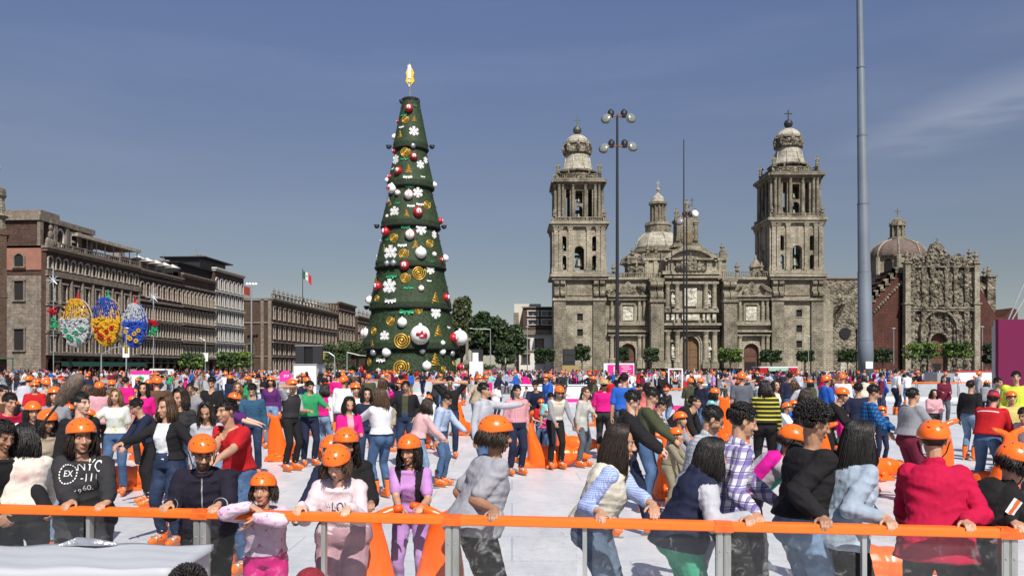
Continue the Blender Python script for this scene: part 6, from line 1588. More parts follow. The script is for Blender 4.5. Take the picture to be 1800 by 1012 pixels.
def body_mesh(s, voxel, beard=False, smooth=2):
    mb = MB(); loft(mb, rings_torso(s)); limbs_arm(mb, s); limbs_leg(mb, s)
    for q in (1, -1):
        hand(mb, s, q); Hh, K, A, fy = s.leg[q]; F = RZm(fy)
        ellip(mb, s.pel+s.r0 @ V((q*.075*s.k, .055*s.k, -.05*s.k)), (.085*s.k, .085*s.k, .09*s.k))
        cone(mb, A, .036*s.k, A+F @ V((0, -.10*s.k, -.045*s.k)), .032*s.k); cone(mb, A+F @ V((0, .03*s.k, -.05*s.k)), .032*s.k, A+F @ V((0, -.14*s.k, -.055*s.k)), .026*s.k)
    headgeo(mb, s)
    me = remesh(mb, voxel, smooth, .45); me.name = 'person'
    co = getco(me); L = (co-np.array(s.hd)) @ np.array(s.Hm) / s.hs      # head-local
    x, y, z = np.abs(L[:, 0]), L[:, 1], L[:, 2]; fr = (y < -.05) & (z > -.12) & (z < .1) & (x < .075)
    e = max(.0, voxel-.005)*.5
    lips = fr & (((x/(.025+e))**2+((z+.0655)/(.0105+e))**2) < 1) & (y < -.075)
    mouth = lips & (np.abs(z+.0655) < .0018+e*.5)
    eye = fr & (((x-.030)/(.0140+e*.5))**2+((z-.008)/(.0062+e*.5))**2 < 1)
    iris = fr & (((x-.030)**2+(z-.008)**2) < (.0066+e)**2)
    lid = fr & (((x-.030)/(.0185+e))**2+((z-.010)/(.0115+e))**2 < 1) & ~eye & (z > .010)
    brow = fr & (np.abs(z-(.029-.9*(x-.028)**2*20)) < .0042+e) & (x > .011) & (x < .047)
    G = (mouth*.8)+(iris*.96)+(brow*.78)+(lid*.7); B = (eye & ~iris)*(.55 if voxel < .006 else .12)
    if beard:
        bd = (y < .0) & (z < -.045) & (z > -.135) & ~lips & (x < .08) & ((y < -.03) | (z < -.06)); bd |= fr & (np.abs(z+.050) < .006) & (x < .03)
        G = np.maximum(G, bd*.72)
    C = np.zeros((len(co), 4), np.float32); C[:, 0] = lips*.8; C[:, 1] = np.clip(G, 0, 1); C[:, 2] = B; C[:, 3] = 1
    ca = me.color_attributes.new('Col', 'FLOAT_COLOR', 'POINT'); ca.data.foreach_set('color', C.ravel())
    return me
def setmats(me, mats):
    mi = np.empty(len(me.polygons), np.int32); me.polygons.foreach_get('material_index', mi); me.materials.clear()
    for m in mats: me.materials.append(m)
    me.polygons.foreach_set('material_index', np.minimum(mi, len(mats)-1))
def upper_mesh(s, voxel, g):
    """g: off, sleeve (1 long, .45 short, 0 none), hem (below pelvis), collar, hood, open (front gap), wr"""
    mb = MB(); off = g.get('off', .018); sl = g.get('sleeve', .94); hem = g.get('hem', .0); k = s.k
    loft(mb, rings_torso(s, off, hem, .012, g.get('flare', 0)))
    if sl > 0: limbs_arm(mb, s, off*.62+.003, sl, g.get('cuff', 0.0))
    else:
        for q in (1, -1): mb.sphere(s.sh[q]+V((-q*.03*k, 0, .0)), .055*k+off*.4, 8, 6)
    if s.f and g.get('bust', 1):
        for q in (1, -1): ellip(mb, s.ch+s.r2 @ V((q*.068*k, -.088*k, -.01*k)), (.060*k+off*.4, .055*k+off*.4, .062*k))
    if g.get('collar'):
        c = s.nb+s.r2 @ V((0, .0, .01*k)); M0 = Matrix.Translation(c) @ s.r2.to_4x4() @ RX(12).to_4x4()
        mb.M = M0; mb.lathe(0, 0, [(.066*k, -.04), (.074*k, .0), (.072*k, .030*k)], 14, sy=1.1); mb.M = None
    if g.get('hood'):
        for t, rr in ((-70, .035), (-35, .048), (0, .055), (35, .048), (70, .035)):
            ellip(mb, s.nb+s.r2 @ V((math.sin(R(t))*.085*k, math.cos(R(t))*.085*k+.005, -.005*k)), (rr*k*1.1, rr*k, rr*k*1.15))
    me = remesh(mb, voxel, g.get('smooth', 2)); me.name = g.get('name', 'shirt')
    if g.get('wr', 1) and voxel < .013: wrinkle(me, g.get('amp', .011)*(.6+.4*k), seed=g.get('seed', 1.3))
    if g.get('open') or g.get('vneck'):
        co = getco(me); L = (co-np.array(s.ch)) @ np.array(s.r2) / k
        if g.get('open'):
            o = g['open']; m_ = (np.abs(L[:, 0]) < o*(.35+.65*np.clip((.16-L[:, 2])/.5, 0, 1)**.6 if False else 1)) & (L[:, 1] < -.03) & (L[:, 2] < .2)
        else: m_ = (L[:, 1] < -.02) & (L[:, 2] > .155-g['vneck']) & (np.abs(L[:, 0]) < (L[:, 2]-.155+g['vneck'])*.75+.0)
        cutverts(me, m_)
    if g.get('mats2'):           # second material on the sleeves
        co = getco(me); d = np.full(len(co), 9.0)
        for q in (1, -1):
            S, E, W = [np.array(v) for v in s.arm[q][:3]]
            for a, b in ((S, E), (E, W)):
                t = np.clip(((co-a) @ (b-a))/((b-a) @ (b-a)), 0, 1); dd = np.linalg.norm(co-(a+t[:, None]*(b-a)), axis=1)
                d = np.minimum(d, np.where((t <= 0) & (a is S), 9, dd))
        fm = np.array([1 if np.mean(d[list(p.vertices)]) < .078*k else 0 for p in me.polygons], np.int32); me.materials.append(None); me.materials.append(None); me.polygons.foreach_set('material_index', fm)
    return me
def lower_mesh(s, voxel, g):
    mb = MB(); off = g.get('off', .012); k = s.k
    R_ = rings_torso(s, off); loft(mb, [r for r in R_[:3]])
    for q in (1, -1): ellip(mb, s.pel+s.r0 @ V((q*.075*k, .05*k, -.05*k)), (.088*k+off, .088*k+off, .09*k+off))
    if g.get('skirt'):
        X1, Y1 = V((1, 0, 0)), V((0, -1, 0)); c = s.pel; L = g['skirt']*k
        loft(mb, [(c+V((0, 0, -L)), X1, Y1, .23*k, .21*k, .23*k), (c+V((0, 0, -L*.5)), X1, Y1, .20*k, .17*k, .18*k), (c, X1, Y1, .17*k, .12*k, .14*k)])
    limbs_leg(mb, s, off, g.get('upto', .93), g.get('flare', .012))
    me = remesh(mb, voxel, 2); me.name = g.get('name', 'trousers')
    if voxel < .013: wrinkle(me, g.get('amp', .009)*(.6+.4*k), f=(13, 13, 9), seed=5.1)
    return me
# --- shared head and foot gear (head-local: face towards -Y)
def helmet_bm():
    b = MB(); nth, nph = 14, 36
    def P_(t, ph, o=0.0):
        lowest = 96+(21 if math.cos(ph) < 0 else 0)*abs(math.cos(ph))+(-15)*max(0, math.cos(ph))     # ph=0 at the front
        th = R(lowest)*t; x = (.108+o)*math.sin(th)*math.sin(ph); y = -(.130+o)*math.sin(th)*math.cos(ph); z = (.112+o)*math.cos(th)
        if t > .86: x *= 1-.02*(t-.86)/.14; y *= 1+.03*(t-.86)/.14
        return (x, y+.014, z+.039)
    V_ = []; F_ = []
    for lay, o in ((0, 0), (1, -.014)):
        for i in range(nth+1):
            for j in range(nph): V_.append(P_(i/nth, 2*math.pi*j/nph, o))
    def id_(l, i, j): return l*(nth+1)*nph+i*nph+j % nph
    for i in range(nth):
        for j in range(nph):
            F_.append((id_(0, i, j), id_(0, i+1, j), id_(0, i+1, j+1), id_(0, i, j+1))); F_.append((id_(1, i, j), id_(1, i, j+1), id_(1, i+1, j+1), id_(1, i+1, j)))
    for j in range(nph): F_.append((id_(0, nth, j), id_(1, nth, j), id_(1, nth, j+1), id_(0, nth, j+1)))
    b.add(V_, F_)
    b.mi = 1                                                       # vents: dark slots
    for (ph, t, ln) in ((18, .62, .17), (-18, .62, .17), (60, .60, .13), (-60, .60, .13), (22, .34, .16), (-22, .34, .16), (158, .62, .15), (-158, .62, .15), (150, .40, .16), (-150, .40, .16), (110, .5, .13), (-110, .5, .13)):
        n = 8; a = [P_(t+(i/(n-1)-.5)*.07, R(ph)+(i/(n-1)-.5)*ln*(1.6 if t > .5 else .9)/max(.5, math.sin(R(96)*t)), -.0030) for i in range(n)]
        b.tube(a, [.001, .004, .0052, .0056, .0056, .0052, .004, .001], 6)
    b.mi = 2
    for q in (1, -1):
        b.tube([(q*.100, -.035, .005), (q*.082, -.045, -.06), (q*.045, -.055, -.108), (0, -.06, -.122)], [.005, .0045, .0045, .005], 5)
        b.tube([(q*.098, .045, .000), (q*.085, .0, -.04), (q*.080, -.04, -.062)], [.004, .004, .004], 5)
    return b
m_helm = mat('orange_helmet_shell', (.92, .15, .008), .25, var=.05, scale=8, spec=.5, coat=.5)
m_vent = mat('helmet_vent_dark', (.03, .012, .006), .8); m_strap = mat('black_strap', (.02, .018, .018), .8)
helmet_me = helmet_bm().mesh('helmet', [m_helm, m_vent, m_strap], True)
def skate_bm():
    b = MB(); b.tube([(0, .02, .30), (0, .022, .22), (0, .024, .14)], [.056, .052, .052], 12); b.sphere((0, .024, .12), (.047, .056, .05), 10, 8)
    b.tube([(0, .05, .10), (0, -.02, .095), (0, -.10, .088), (0, -.16, .082)], [.040, .046, .046, .034], 12); b.sphere((0, -.165, .082), (.036, .034, .028), 10, 8); b.box(-.034, .034, -.17, .07, .052, .075); b.box(-.02, .02, -.16, .07, .024, .056)
    me = remesh(b, .009, 2); c = MB(); c.v = [tuple(v.co) for v in me.vertices]; c.f = [tuple(p.vertices) for p in me.polygons]; c.m = [0]*len(c.f)
    c.mi = 1; c.box(-.002, .002, -.20, .10, 0, .03)
    for z, y in ((.25, -.035), (.19, -.032), (.125, -.055)): c.box(-.05, .05, y-.012, y+.01, z-.007, z+.007)
    c.box(-.048, .048, -.115, -.095, .08, .132)
    c.mi = 2; c.tube([(0, .02, .30), (0, .02, .325)], [.048, .046], 10)
    return c.mesh('skate', [m_or, m_galv, m_strap], True)
skate_me = skate_bm()
def shoe_bm():
    b = MB(); b.tube([(0, .04, .035), (0, -.05, .035), (0, -.14, .03)], [.038, .044, .036], 10); b.sphere((0, -.15, .03), (.036, .04, .028), 10, 6); b.tube([(0, .02, .04), (0, .02, .11)], [.042, .042], 10); b.box(-.04, .04, -.18, .07, 0, .03)
    me = remesh(b, .01, 2); return me
shoe_me = shoe_bm(); setmats(shoe_me, [mat('dark_shoe', (.05, .05, .055), .7)])
def hairmat(nm, c, r=.42):
    return mat('hair_'+nm, c, r, var=.45, scale=40, stretch=(3, 3, .3), bump=.003, bscale=60, spec=.4)
HM = {'black': hairmat('black', (.012, .009, .008)), 'dark': hairmat('dark', (.024, .015, .010)), 'brown': hairmat('brown', (.065, .035, .018)), 'lightbrown': hairmat('lightbrown', (.17, .095, .042))}
def hair_mesh(style, seed=1, n=260, r=.007, length=.42, grav=None, hm=None):
    """head-local mesh; grav: world-down in head-local axes; strands flow over the skull and then fall"""
    rn = random.Random(seed); b = MB(); down = V(grav) if grav is not None else V((0, 0, -1))
    cap = MB()
    if style in ('short', 'curly', 'fade'):
        V0 = len(b.v)
        b.sphere((0, .020, .036), (.081, .099, .090), 22, 14)
        kk = {'short': 1.0, 'fade': .8, 'curly': 1.25}[style]
        keep = []
        for (x, y, z) in b.v:
            lim = -.052+.045*kk*0+.9*max(0, y)*-.6; front = y < -.055
            keep.append(not ((front and z < .056) or (y < .01 and z < .004) or z < -.055))
        ii = {}; nv = []
        for i_, v in enumerate(b.v):
            if keep[i_]: ii[i_] = len(nv); nv.append(v)
        nf = [tuple(ii[i_] for i_ in f) for f in b.f if all(keep[i_] for i_ in f)]; b.v = nv; b.f = nf; b.m = [0]*len(nf)
        rr_ = r*.8
        for _ in range(n):
            a = rn.uniform(0, 2*math.pi); u = rn.uniform(-.35, 1); 
            d = V((math.cos(a)*math.sqrt(max(0, 1-u*u)), math.sin(a)*math.sqrt(max(0, 1-u*u)), u))
            if d.y < -.55 and d.z < .42: continue
            if d.y < .0 and d.z < .0: continue
            p = V((0, .022, .040))+V((d.x*.078, d.y*.095, d.z*.085))
            if style == 'curly':
                pts = [p]; q_ = V((rn.uniform(-1, 1), rn.uniform(-1, 1), rn.uniform(-1, 1))).normalized()
                for j in range(4): p = p+d*.011+(q_*math.cos(j*1.9)+q_.cross(d)*math.sin(j*1.9))*.010; pts.append(p.copy())
                b.tube(pts, [.006]*4+[.003], 4)
            else:
                fl = V((rn.uniform(-.5, .5), -.8, .1)) if d.z > .35 else V((rn.uniform(-.3, .3), .15, -1)); t = (fl-d*fl.dot(d)).normalized()
                h = .013 if style == 'short' else .008
                if d.z < .2 and style == 'fade': h = .004
                b.tube([p, p+d*h*.8+t*.012, p+d*h*.9+t*.028*kk], [rr_, rr_*.9, rr_*.3], 4)
        return b
    for _ in range(n):                                             # long hair
        az = rn.uniform(-128, 128) if style != 'tail' else rn.uniform(-150, 150)
        a = R(az); hz = V((math.sin(a), math.cos(a), 0)); part = V((math.copysign(.012, hz.x), -.02+rn.uniform(-.03, .02), 0)); R_ = 1+rn.uniform(0, .13)
        pts = []
        for j in range(5):
            e = R(88-j*22*(.9+.1*rn.random())); p = V((0, .020, .034))+part*(1-j/4)+V((hz.x*.083*math.cos(e), hz.y*.098*math.cos(e), .093*math.sin(e)))*R_; pts.append(p)
        if style == 'tail':
            c = V((0, .115, .0)); pts = pts[:3]+[pts[3].lerp(c, .5), c+V((rn.uniform(-.015, .015), 0, rn.uniform(-.012, .012)))]
        p = pts[-1].copy(); L = length*rn.uniform(.72, 1.03); wv = rn.uniform(0, 6); nseg = 7
        out = hz*.25
        for j in range(nseg):
            t = (j+1)/nseg; step = (down+out*(1-t)*.5).normalized()*L/nseg
            p = p+step+V((math.sin(wv+t*5)*.006, math.cos(wv*1.3+t*4)*.006, 0))*(1.5 if style == 'wavy' else 1); pts.append(p.copy())
        m_ = len(pts); b.tube(pts, [r*(.75 if j < 2 else 1.0 if j < m_-3 else .8-.35*(j-m_+3)) for j in range(m_)], 4)
    b.sphere((0, .024, .036), (.080, .096, .088), 16, 10)          # scalp cover
    return trim_face(b)
def trim_face(b):
    keep = [not (v[1] < -.060 and v[2] < .066 and abs(v[0]) < .06) for v in b.v]
    nf = []; nm = []
    for f, m_ in zip(b.f, b.m):
        if all(keep[i] for i in f): nf.append(f); nm.append(m_)
    b.f = nf; b.m = nm; return b
def cap_bm():
    b = MB(); b.lathe(0, .015, [(.100, .03), (.100, .06), (.088, .10), (.05, .13), (.005, .138)], 18, sx=.92, sy=1.1)
    b.tube([(0, -.09, .045), (0, -.13, .040), (0, -.17, .028)], [.07, .068, .05], 12); 
    for i, v in enumerate(b.v):
        if v[1] < -.09: b.v[i] = (v[0], v[1], .040+(v[2]-.04)*.08-(v[1]+.09)*-.15)
    return b
cap_me = cap_bm().mesh('cap', [mat('red_cap', (.42, .012, .03), .8)], True)
def hat_bm(): return MB().lathe(0, .01, [(.20, .03), (.205, .045), (.16, .040), (.105, .045), (.10, .10), (.085, .135), (.02, .125)], 20, sy=1.1)
LIB = {}
def shared(key, fn):
    if key not in LIB: LIB[key] = fn()
    return LIB[key]
def fabric(nm, c, **kw):
    d = dict(rough=.88, var=.14, scale=6, bump=.009, bscale=13, spec=.2); d.update(kw); return mat('cloth_'+nm, c, **d)
def pattern(nm, base, layers, rot=(0, 0, 0), bump=.003):
    """layers: (axis 'x'/'z', period m, duty, colour, opacity, phase) woven bands"""
    nm = 'cloth_'+nm
    if nm in _mc: return _mc[nm]
    m = bpy.data.materials.new(nm); m.use_nodes = True; n, l = m.node_tree.nodes, m.node_tree.links; b = n['Principled BSDF']; b.inputs['Roughness'].default_value = .88; b.inputs['Specular IOR Level'].default_value = .2
    t = n.new('ShaderNodeTexCoord'); mp_ = n.new('ShaderNodeMapping'); mp_.inputs['Rotation'].default_value = [R(v) for v in rot]; l.new(t.outputs['Object'], mp_.inputs[0]); sp = n.new('ShaderNodeSeparateXYZ'); l.new(mp_.outputs[0], sp.inputs[0])
    sm = n.new('ShaderNodeMath'); sm.operation = 'ADD'; l.new(sp.outputs['X'], sm.inputs[0]); l.new(sp.outputs['Y'], sm.inputs[1])
    last = None
    for (ax, per, duty, col, op, ph) in layers:
        a = n.new('ShaderNodeMath'); a.operation = 'MULTIPLY_ADD'; l.new(sm.outputs[0] if ax == 'x' else sp.outputs['Z'], a.inputs[0]); a.inputs[1].default_value = 1/per; a.inputs[2].default_value = ph+100
        f = n.new('ShaderNodeMath'); f.operation = 'FRACT'; l.new(a.outputs[0], f.inputs[0]); c = n.new('ShaderNodeMath'); c.operation = 'LESS_THAN'; l.new(f.outputs[0], c.inputs[0]); c.inputs[1].default_value = duty
        o = n.new('ShaderNodeMath'); o.operation = 'MULTIPLY'; l.new(c.outputs[0], o.inputs[0]); o.inputs[1].default_value = op
        x = n.new('ShaderNodeMixRGB'); l.new(o.outputs[0], x.inputs[0]); x.inputs[2].default_value = (*col, 1)
        if last is None: x.inputs[1].default_value = (*base, 1)
        else: l.new(last, x.inputs[1])
        last = x.outputs['Color']
    l.new(last, b.inputs['Base Color'])
    tn = n.new('ShaderNodeTexNoise'); tn.inputs['Scale'].default_value = 20; l.new(t.outputs['Object'], tn.inputs['Vector']); u = n.new('ShaderNodeBump'); u.inputs['Distance'].default_value = bump; l.new(tn.outputs['Fac'], u.inputs['Height']); l.new(u.outputs[0], b.inputs['Normal'])
    _mc[nm] = m; return m
def denim(nm, c): return mat('denim_'+nm, c, .85, var=.30, scale=5, bump=.003, bscale=40, dirt=tuple(min(1, v*1.9+.03) for v in c), dscale=3.2, dpos=(.52, .78), spec=.2)
def w2l(s_loc, yaw, v): return RZm(-yaw) @ (V(v)-V(s_loc))
def person(label, head, yaw=0, H=None, top=None, low=None, hair=None, hcol='black', helmet=False, skin='tan', voxel=.005, cv=.009, group='skaters', cat='person', extra=None, beard=False, lodhair=None, **P):
    """head=(px, py_top, D) puts the top of the head (helmet included) at that photo position; height follows from it"""
    px, pyt, D = head; hx, hy_ = X(px, D), D; zt = Z(pyt, D); add = .034 if helmet else .012 if hair else 0
    loc = V((hx, hy_, 0)); P = dict(P); wt = {}
    for kx in ('L', 'R'):
        if isinstance(P.get(kx), dict) and 'w' in P[kx]: wt[kx] = P[kx]
    P['H'] = H or 1.65
    def conv():
        for kx, A in wt.items():
            B = dict(A); B['t'] = w2l(loc, yaw, A['w'])
            if 'wd' in A: B['dir'] = RZm(-yaw) @ V(A['wd'])
            if 'wn' in A: B['n'] = RZm(-yaw) @ V(A['wn'])
            if 'wp' in A: B['pole'] = RZm(-yaw) @ V(A['wp'])
            P[kx] = B
    for _ in range(14):
        conv(); s = skeleton(P); g_ = RZm(yaw) @ s.hd
        loc = V((hx-g_.x, hy_-g_.y, 0))
        if H is None: P['H'] = max(.8, min(2.0, P['H']*(1+.9*(zt-(s.top+add*s.hs))/max(1.0, s.top))))
    if H is not None:
        dz = zt-(s.top+add*s.hs); P['crouch'] = P.get('crouch', 0)-dz
        for _ in range(3): conv(); s = skeleton(P); g_ = RZm(yaw) @ s.hd; loc = V((hx-g_.x, hy_-g_.y, 0))
    conv(); s = skeleton(P)
    bme = body_mesh(s, voxel, beard); setmats(bme, [skinmat(skin)])
    o = link('person', bme, None, loc, R(yaw)); tag(o, label, cat, group)
    topd = [top] if isinstance(top, dict) else (top or [])
    tops = []
    for g in topd:
        me = upper_mesh(s, cv, g); setmats(me, [g['m'], g['mats2']] if g.get('mats2') else [g['m']]); tops.append(link(g.get('name', 'shirt'), me, o))
    if low: me = lower_mesh(s, cv*1.1, low); setmats(me, [low['m']]); link(low.get('name', 'trousers'), me, o)
    dress(o, s, hair, hcol, helmet, P, lodhair)
    o['_'] = 0; del o['_']
    if extra: extra(o, s, tops)
    return o, s
def headM(s): return Matrix.Translation(s.hd) @ s.Hm.to_4x4() @ Matrix.Scale(s.hs, 4)
def dress(o, s, hair, hcol, helmet, P, lodhair=None):
    M = headM(s)
    if hair:
        gv = s.Hm.inverted() @ V((0, .10, -1)).normalized()
        if lodhair is None:
            st, n, r, ln = hair; b = hair_mesh(st, seed=int(abs(s.hd.x*1000)) % 97+len(st), n=n, r=r, length=ln, grav=gv); me = b.mesh('hair', [HM[hcol]], True)
        else: me = lodhair
        h = link('hair', me, o); h.matrix_local = M
        if me.materials and HM[hcol] is not me.materials[0]: h.material_slots[0].link = 'OBJECT'; h.material_slots[0].material = HM[hcol]
    if helmet: h = link('helmet', helmet_me, o); h.matrix_local = M
    for q in (1, -1):
        Hh, K, A, fy = s.leg[q]; sc = max(.72, s.k)
        if P.get('skates', True): f = link('skate', skate_me, o); base = A-V((0, .02*s.k, (.085*s.k+.055)))
        else: f = link('shoe', shoe_me, o); base = A-V((0, .02*s.k, .085*s.k))
        f.matrix_local = Matrix.Translation(base) @ RZm(fy).to_4x4() @ Matrix.Diagonal((sc, sc, max(.8, s.k) if s.k < .95 else sc, 1))
# ------------------------------------------------------------------ people: the crowd
def RG(px, side=0, **kw):          # a hand closed over the near rail seen at this photo column
    d = dict(w=rail_pt(px)+V((0, 0, RZ+.017)), wd=-rnor*.98+V((0, 0, -.16)), wn=V((0, 0, -1))-rnor*.15, curl=58); d.update(kw); return d
def WH(px, py, D, **kw):            # a hand reaching a point in space
    d = dict(w=V((X(px, D), D, Z(py, D)))); d.update(kw); return d
def textmesh(body, size):
    cu = bpy.data.curves.new('t', 'FONT'); cu.body = body; cu.size = size; cu.align_x = 'CENTER'; cu.resolution_u = 3
    o = bpy.data.objects.new('t', cu); _tmp.collection.objects.link(o)
    with bpy.context.temp_override(scene=_tmp, view_layer=_tmp.view_layers[0]):
        dg = bpy.context.evaluated_depsgraph_get(); dg.update(); me = bpy.data.meshes.new_from_object(o.evaluated_get(dg))
    bpy.data.objects.remove(o)
    bm = bmesh.new(); bm.from_mesh(me); bmesh.ops.triangulate(bm, faces=bm.faces); bmesh.ops.subdivide_edges(bm, edges=[e for e in bm.edges if e.calc_length() > size*.25], cuts=2, use_grid_fill=False); bmesh.ops.triangulate(bm, faces=bm.faces); bm.to_mesh(me); bm.free(); return me
def decal(s, target, me, x, z, m, name='print', back=False, rot=0):
    bv = BVHTree.FromPolygons([v.co for v in target.data.vertices], [tuple(p.vertices) for p in target.data.polygons])
    co = getco(me).copy(); d = s.r2 @ V((0, -1 if back else 1, 0)); Rr = RY(rot)
    for i in range(len(co)):
        q_ = Rr @ V((co[i][0]*(-1 if back else 1), 0, co[i][1])); p = s.ch+s.r2 @ (q_+V((x, .26 if back else -.21, z))); h = bv.ray_cast(p, d, 1.0)
        if h[0] is None: h = bv.find_nearest(p+d*.3)
        co[i] = h[0]-d*.0045
    me2 = me.copy(); setco(me2, co); setmats(me2, [m]); return link(name, me2, target)
def rectmesh(w, h, nx=8, ny=6):
    v = [((i/nx-.5)*w, (j/ny-.5)*h, 0) for i in range(nx+1) for j in range(ny+1)]; f = []
    for i in range(nx):
        for j in range(ny): a = i*(ny+1)+j; f.append((a, a+ny+1, a+ny+2, a+1))
    return quickmesh(v, f, 'r', m_dk)
# --- sea-lion shaped skating aids
def seal_bm():
    b = MB(); ellip(b, (0, -.05, .20), (.20, .36, .20)); ellip(b, (0, -.30, .20), (.17, .26, .18)); ellip(b, (0, -.50, .22), (.125, .16, .125)); b.tube([(0, -.55, .22), (0, -.70, .19), (0, -.76, .185)], [.095, .055, .035], 12); b.sphere((0, -.765, .19), .036)
    for q in (1, -1):
        b.tube([(q*.14, -.20, .10), (q*.26, -.12, .05), (q*.36, .02, .035)], [.06, .05, .03], 10)
        b.tube([(q*.05, .30, .90), (q*.15, .29, .96), (q*.26, .26, .985)], [.045, .036, .022], 10)
        b.box(q*.20, q*.08, -.35, .42, .0, .05)
    X1, Y1 = V((1, 0, 0)), V((0, -1, 0)); loft(b, [(V((0, y, z)), X1, Y1, a_, c_, c_) for y, z, a_, c_ in ((.12, .05, .22, .24), (.19, .26, .215, .17), (.27, .50, .185, .10), (.30, .70, .145, .068), (.31, .84, .105, .052), (.31, .92, .09, .045))])
    for q in (1, -1): ellip(b, (q*.12, .29, .94), (.14, .045, .040), RY(q*-14))
    b.box(-.16, .16, .12, .46, .0, .10); b.box(-.07, .07, .3, .5, .02, .16)
    return b
m_seal = mat('orange_seal_plastic', (.88, .13, .008), .30, var=.07, scale=2, spec=.5, dirt=(.62, .075, .01), dscale=4, dpos=(.55, .82))
seal_me = remesh(seal_bm(), .014, 5); setmats(seal_me, [m_seal])
seal_eye = MB().sphere((.075, -.60, .265), .014, 8, 6).sphere((-.075, -.60, .265), .014, 8, 6).mesh('eye', [m_vent], True)
seal_lo = seal_me
def seal(px, D, yaw, label, sc=1.0):
    o = link('skating_aid', seal_me, None, (X(px, D), D, 0), R(yaw)); o.scale = (sc,)*3; tag(o, label, 'skating aid', 'orange seal shaped skating aids'); link('eye', seal_eye, o)
    g_ = link('handle_grip', grip_me, o); return o
_g = MB()
for q in (1, -1): _g.tube([(q*.19, .28, .965), (q*.25, .262, .983)], [.036, .027], 10)
grip_me = _g.mesh('handle_grip', [mat('worn_orange_grip', (.72, .10, .01), .5)], True)
for a in ((664, 5.72, 22, 'large orange seal pushed up to the rail, its tail left of the girl in lilac', .96), (752, 5.85, -16, 'large orange seal skating aid held by the girl in lilac', .96),
          (962, 16.3, 88, 'orange seal skating aid lying sideways on the open ice in the middle', 1.1), (1003, 19, 70, 'orange seal skating aid behind the woman in the grey tunic'),
          (497, 17.6, 165, 'orange seal standing at the feet of the skater in the dark vest'), (470, 21.5, 40, 'orange seal ridden by the small child in blue'), (484, 27, 20, 'tall orange seal left of the skater in the dark vest', 1.15),
          (1166, 12.6, 185, 'orange seal held by the child in front of the plaid shirt'), (1276, 22, 160, 'tall orange seal left of the yellow striped sweater', 1.25), (1446, 13.5, 150, 'orange seal before the bending skater in black', 1.1), (1470, 10.5, 200, 'orange seal partly behind the woman in pale denim'),
          (1530, 14.5, 95, 'orange seal with its snout pointing right beside the long haired woman'), (1500, 7.4, 80, 'orange seal low behind the near rail beside the denim jacket'), (1641, 14.2, 175, 'orange seal whose tail rises over the crimson coat helmet', 1.1), (1742, 12.2, 195, 'orange seal pushed by the man in the red jacket', 1.1), (1786, 15.5, 170, 'orange seal at the far right edge'),
          (262, 17.5, 60, 'orange seal behind the woman in the black jacket'), (205, 13.2, 120, 'orange seal left of the outstretched arm'), (128, 17, 160, 'orange seal among the children at left'), (733, 20, 150, 'orange seal behind the blue shirted man'), (816, 24, 40, 'orange seal left of the smiling man in grey'), (890, 21, 190, 'orange seal near the skating girl in the navy skirt'), (1215, 19, 100, 'orange seal beside the bent skater in black'), (28, 15.5, 80, 'orange seal at the far left edge'), (568, 30, 30, 'orange seal behind the girl in the dark cap'), (1385, 20, 60, 'orange seal right of the yellow striped sweater')):
    seal(*a)
C = dict(black=(.014, .013, .014), char=(.030, .029, .031), navy=(.016, .020, .045), grey=(.24, .24, .26), lgrey=(.40, .40, .43), white=(.66, .66, .68), cream=(.56, .52, .43), red=(.42, .012, .016), crimson=(.36, .006, .035), pink=(.56, .30, .33), mag=(.60, .01, .19), lilac=(.46, .23, .50), blue=(.02, .10, .42), lblue=(.36, .44, .60), green=(.03, .26, .10), teal=(.055, .33, .20), olive=(.055, .06, .032), brown=(.10, .055, .03), purple=(.09, .02, .12), maroon=(.12, .012, .03), neon=(.55, .62, .06), aqua=(.22, .50, .50), beige=(.36, .30, .22), khaki=(.22, .19, .13), orange=(.72, .14, .02), coral=(.62, .16, .14))
fb = lambda n: fabric(n, C[n])
DEN = {'mid': denim('mid', (.055, .10, .19)), 'dark': denim('dark', (.018, .030, .065)), 'light': denim('light', (.15, .22, .33)), 'grey': denim('grey', (.075, .085, .10))}
near_g = 'people along the near railing'
# hoodie
m_print = mat('print_white', (.66, .66, .66), .8); m_printk = mat('print_black', (.03, .03, .035), .8)
D = rail_D(143)+.34
def ex_hoodie(o, s, tops):
    t = tops[0]
    for tx, sz_, x, z in (('NYC', .078, .066, .085), ('-111', .066, .074, .020), ('60.', .054, .066, -.040), ('19', .048, .004, -.060), ('EX', .050, -.066, .050)): decal(s, t, textmesh(tx, sz_), x, z, m_print)
    b = MB()
    for i in range(20):
        a, c = R(18*i), R(18*i+11); b.add([(.052*math.cos(a), .052*math.sin(a), 0), (.060*math.cos(a), .060*math.sin(a), 0), (.060*math.cos(c), .060*math.sin(c), 0), (.052*math.cos(c), .052*math.sin(c), 0)], [(0, 1, 2, 3)])
    decal(s, t, b.mesh('r', [m_print]), -.066, .067, m_print)
person('woman in charcoal NYC hoodie and orange helmet leaning on the rail, looking right', (143, 733, D), 12, top=dict(m=fb('char'), off=.029, name='hoodie', hood=1, sleeve=.9, hem=.0, amp=.016, bust=1), low=dict(m=fabric('char_trousers', (.035, .033, .036)), off=.022), helmet=True, hair=('wavy', 570, 0.0040, .19), hcol='dark', skin='tan', fem=1, bulk=1.2, lean=13, hy=28, hp=6, L=RG(180), R=RG(119), group=near_g, extra=ex_hoodie)
D = rail_D(356)+.30
m_cuff = pattern('striped_cuff', (.03, .025, .04), [('z', .018, .4, (.6, .5, .5), 1, 0)])
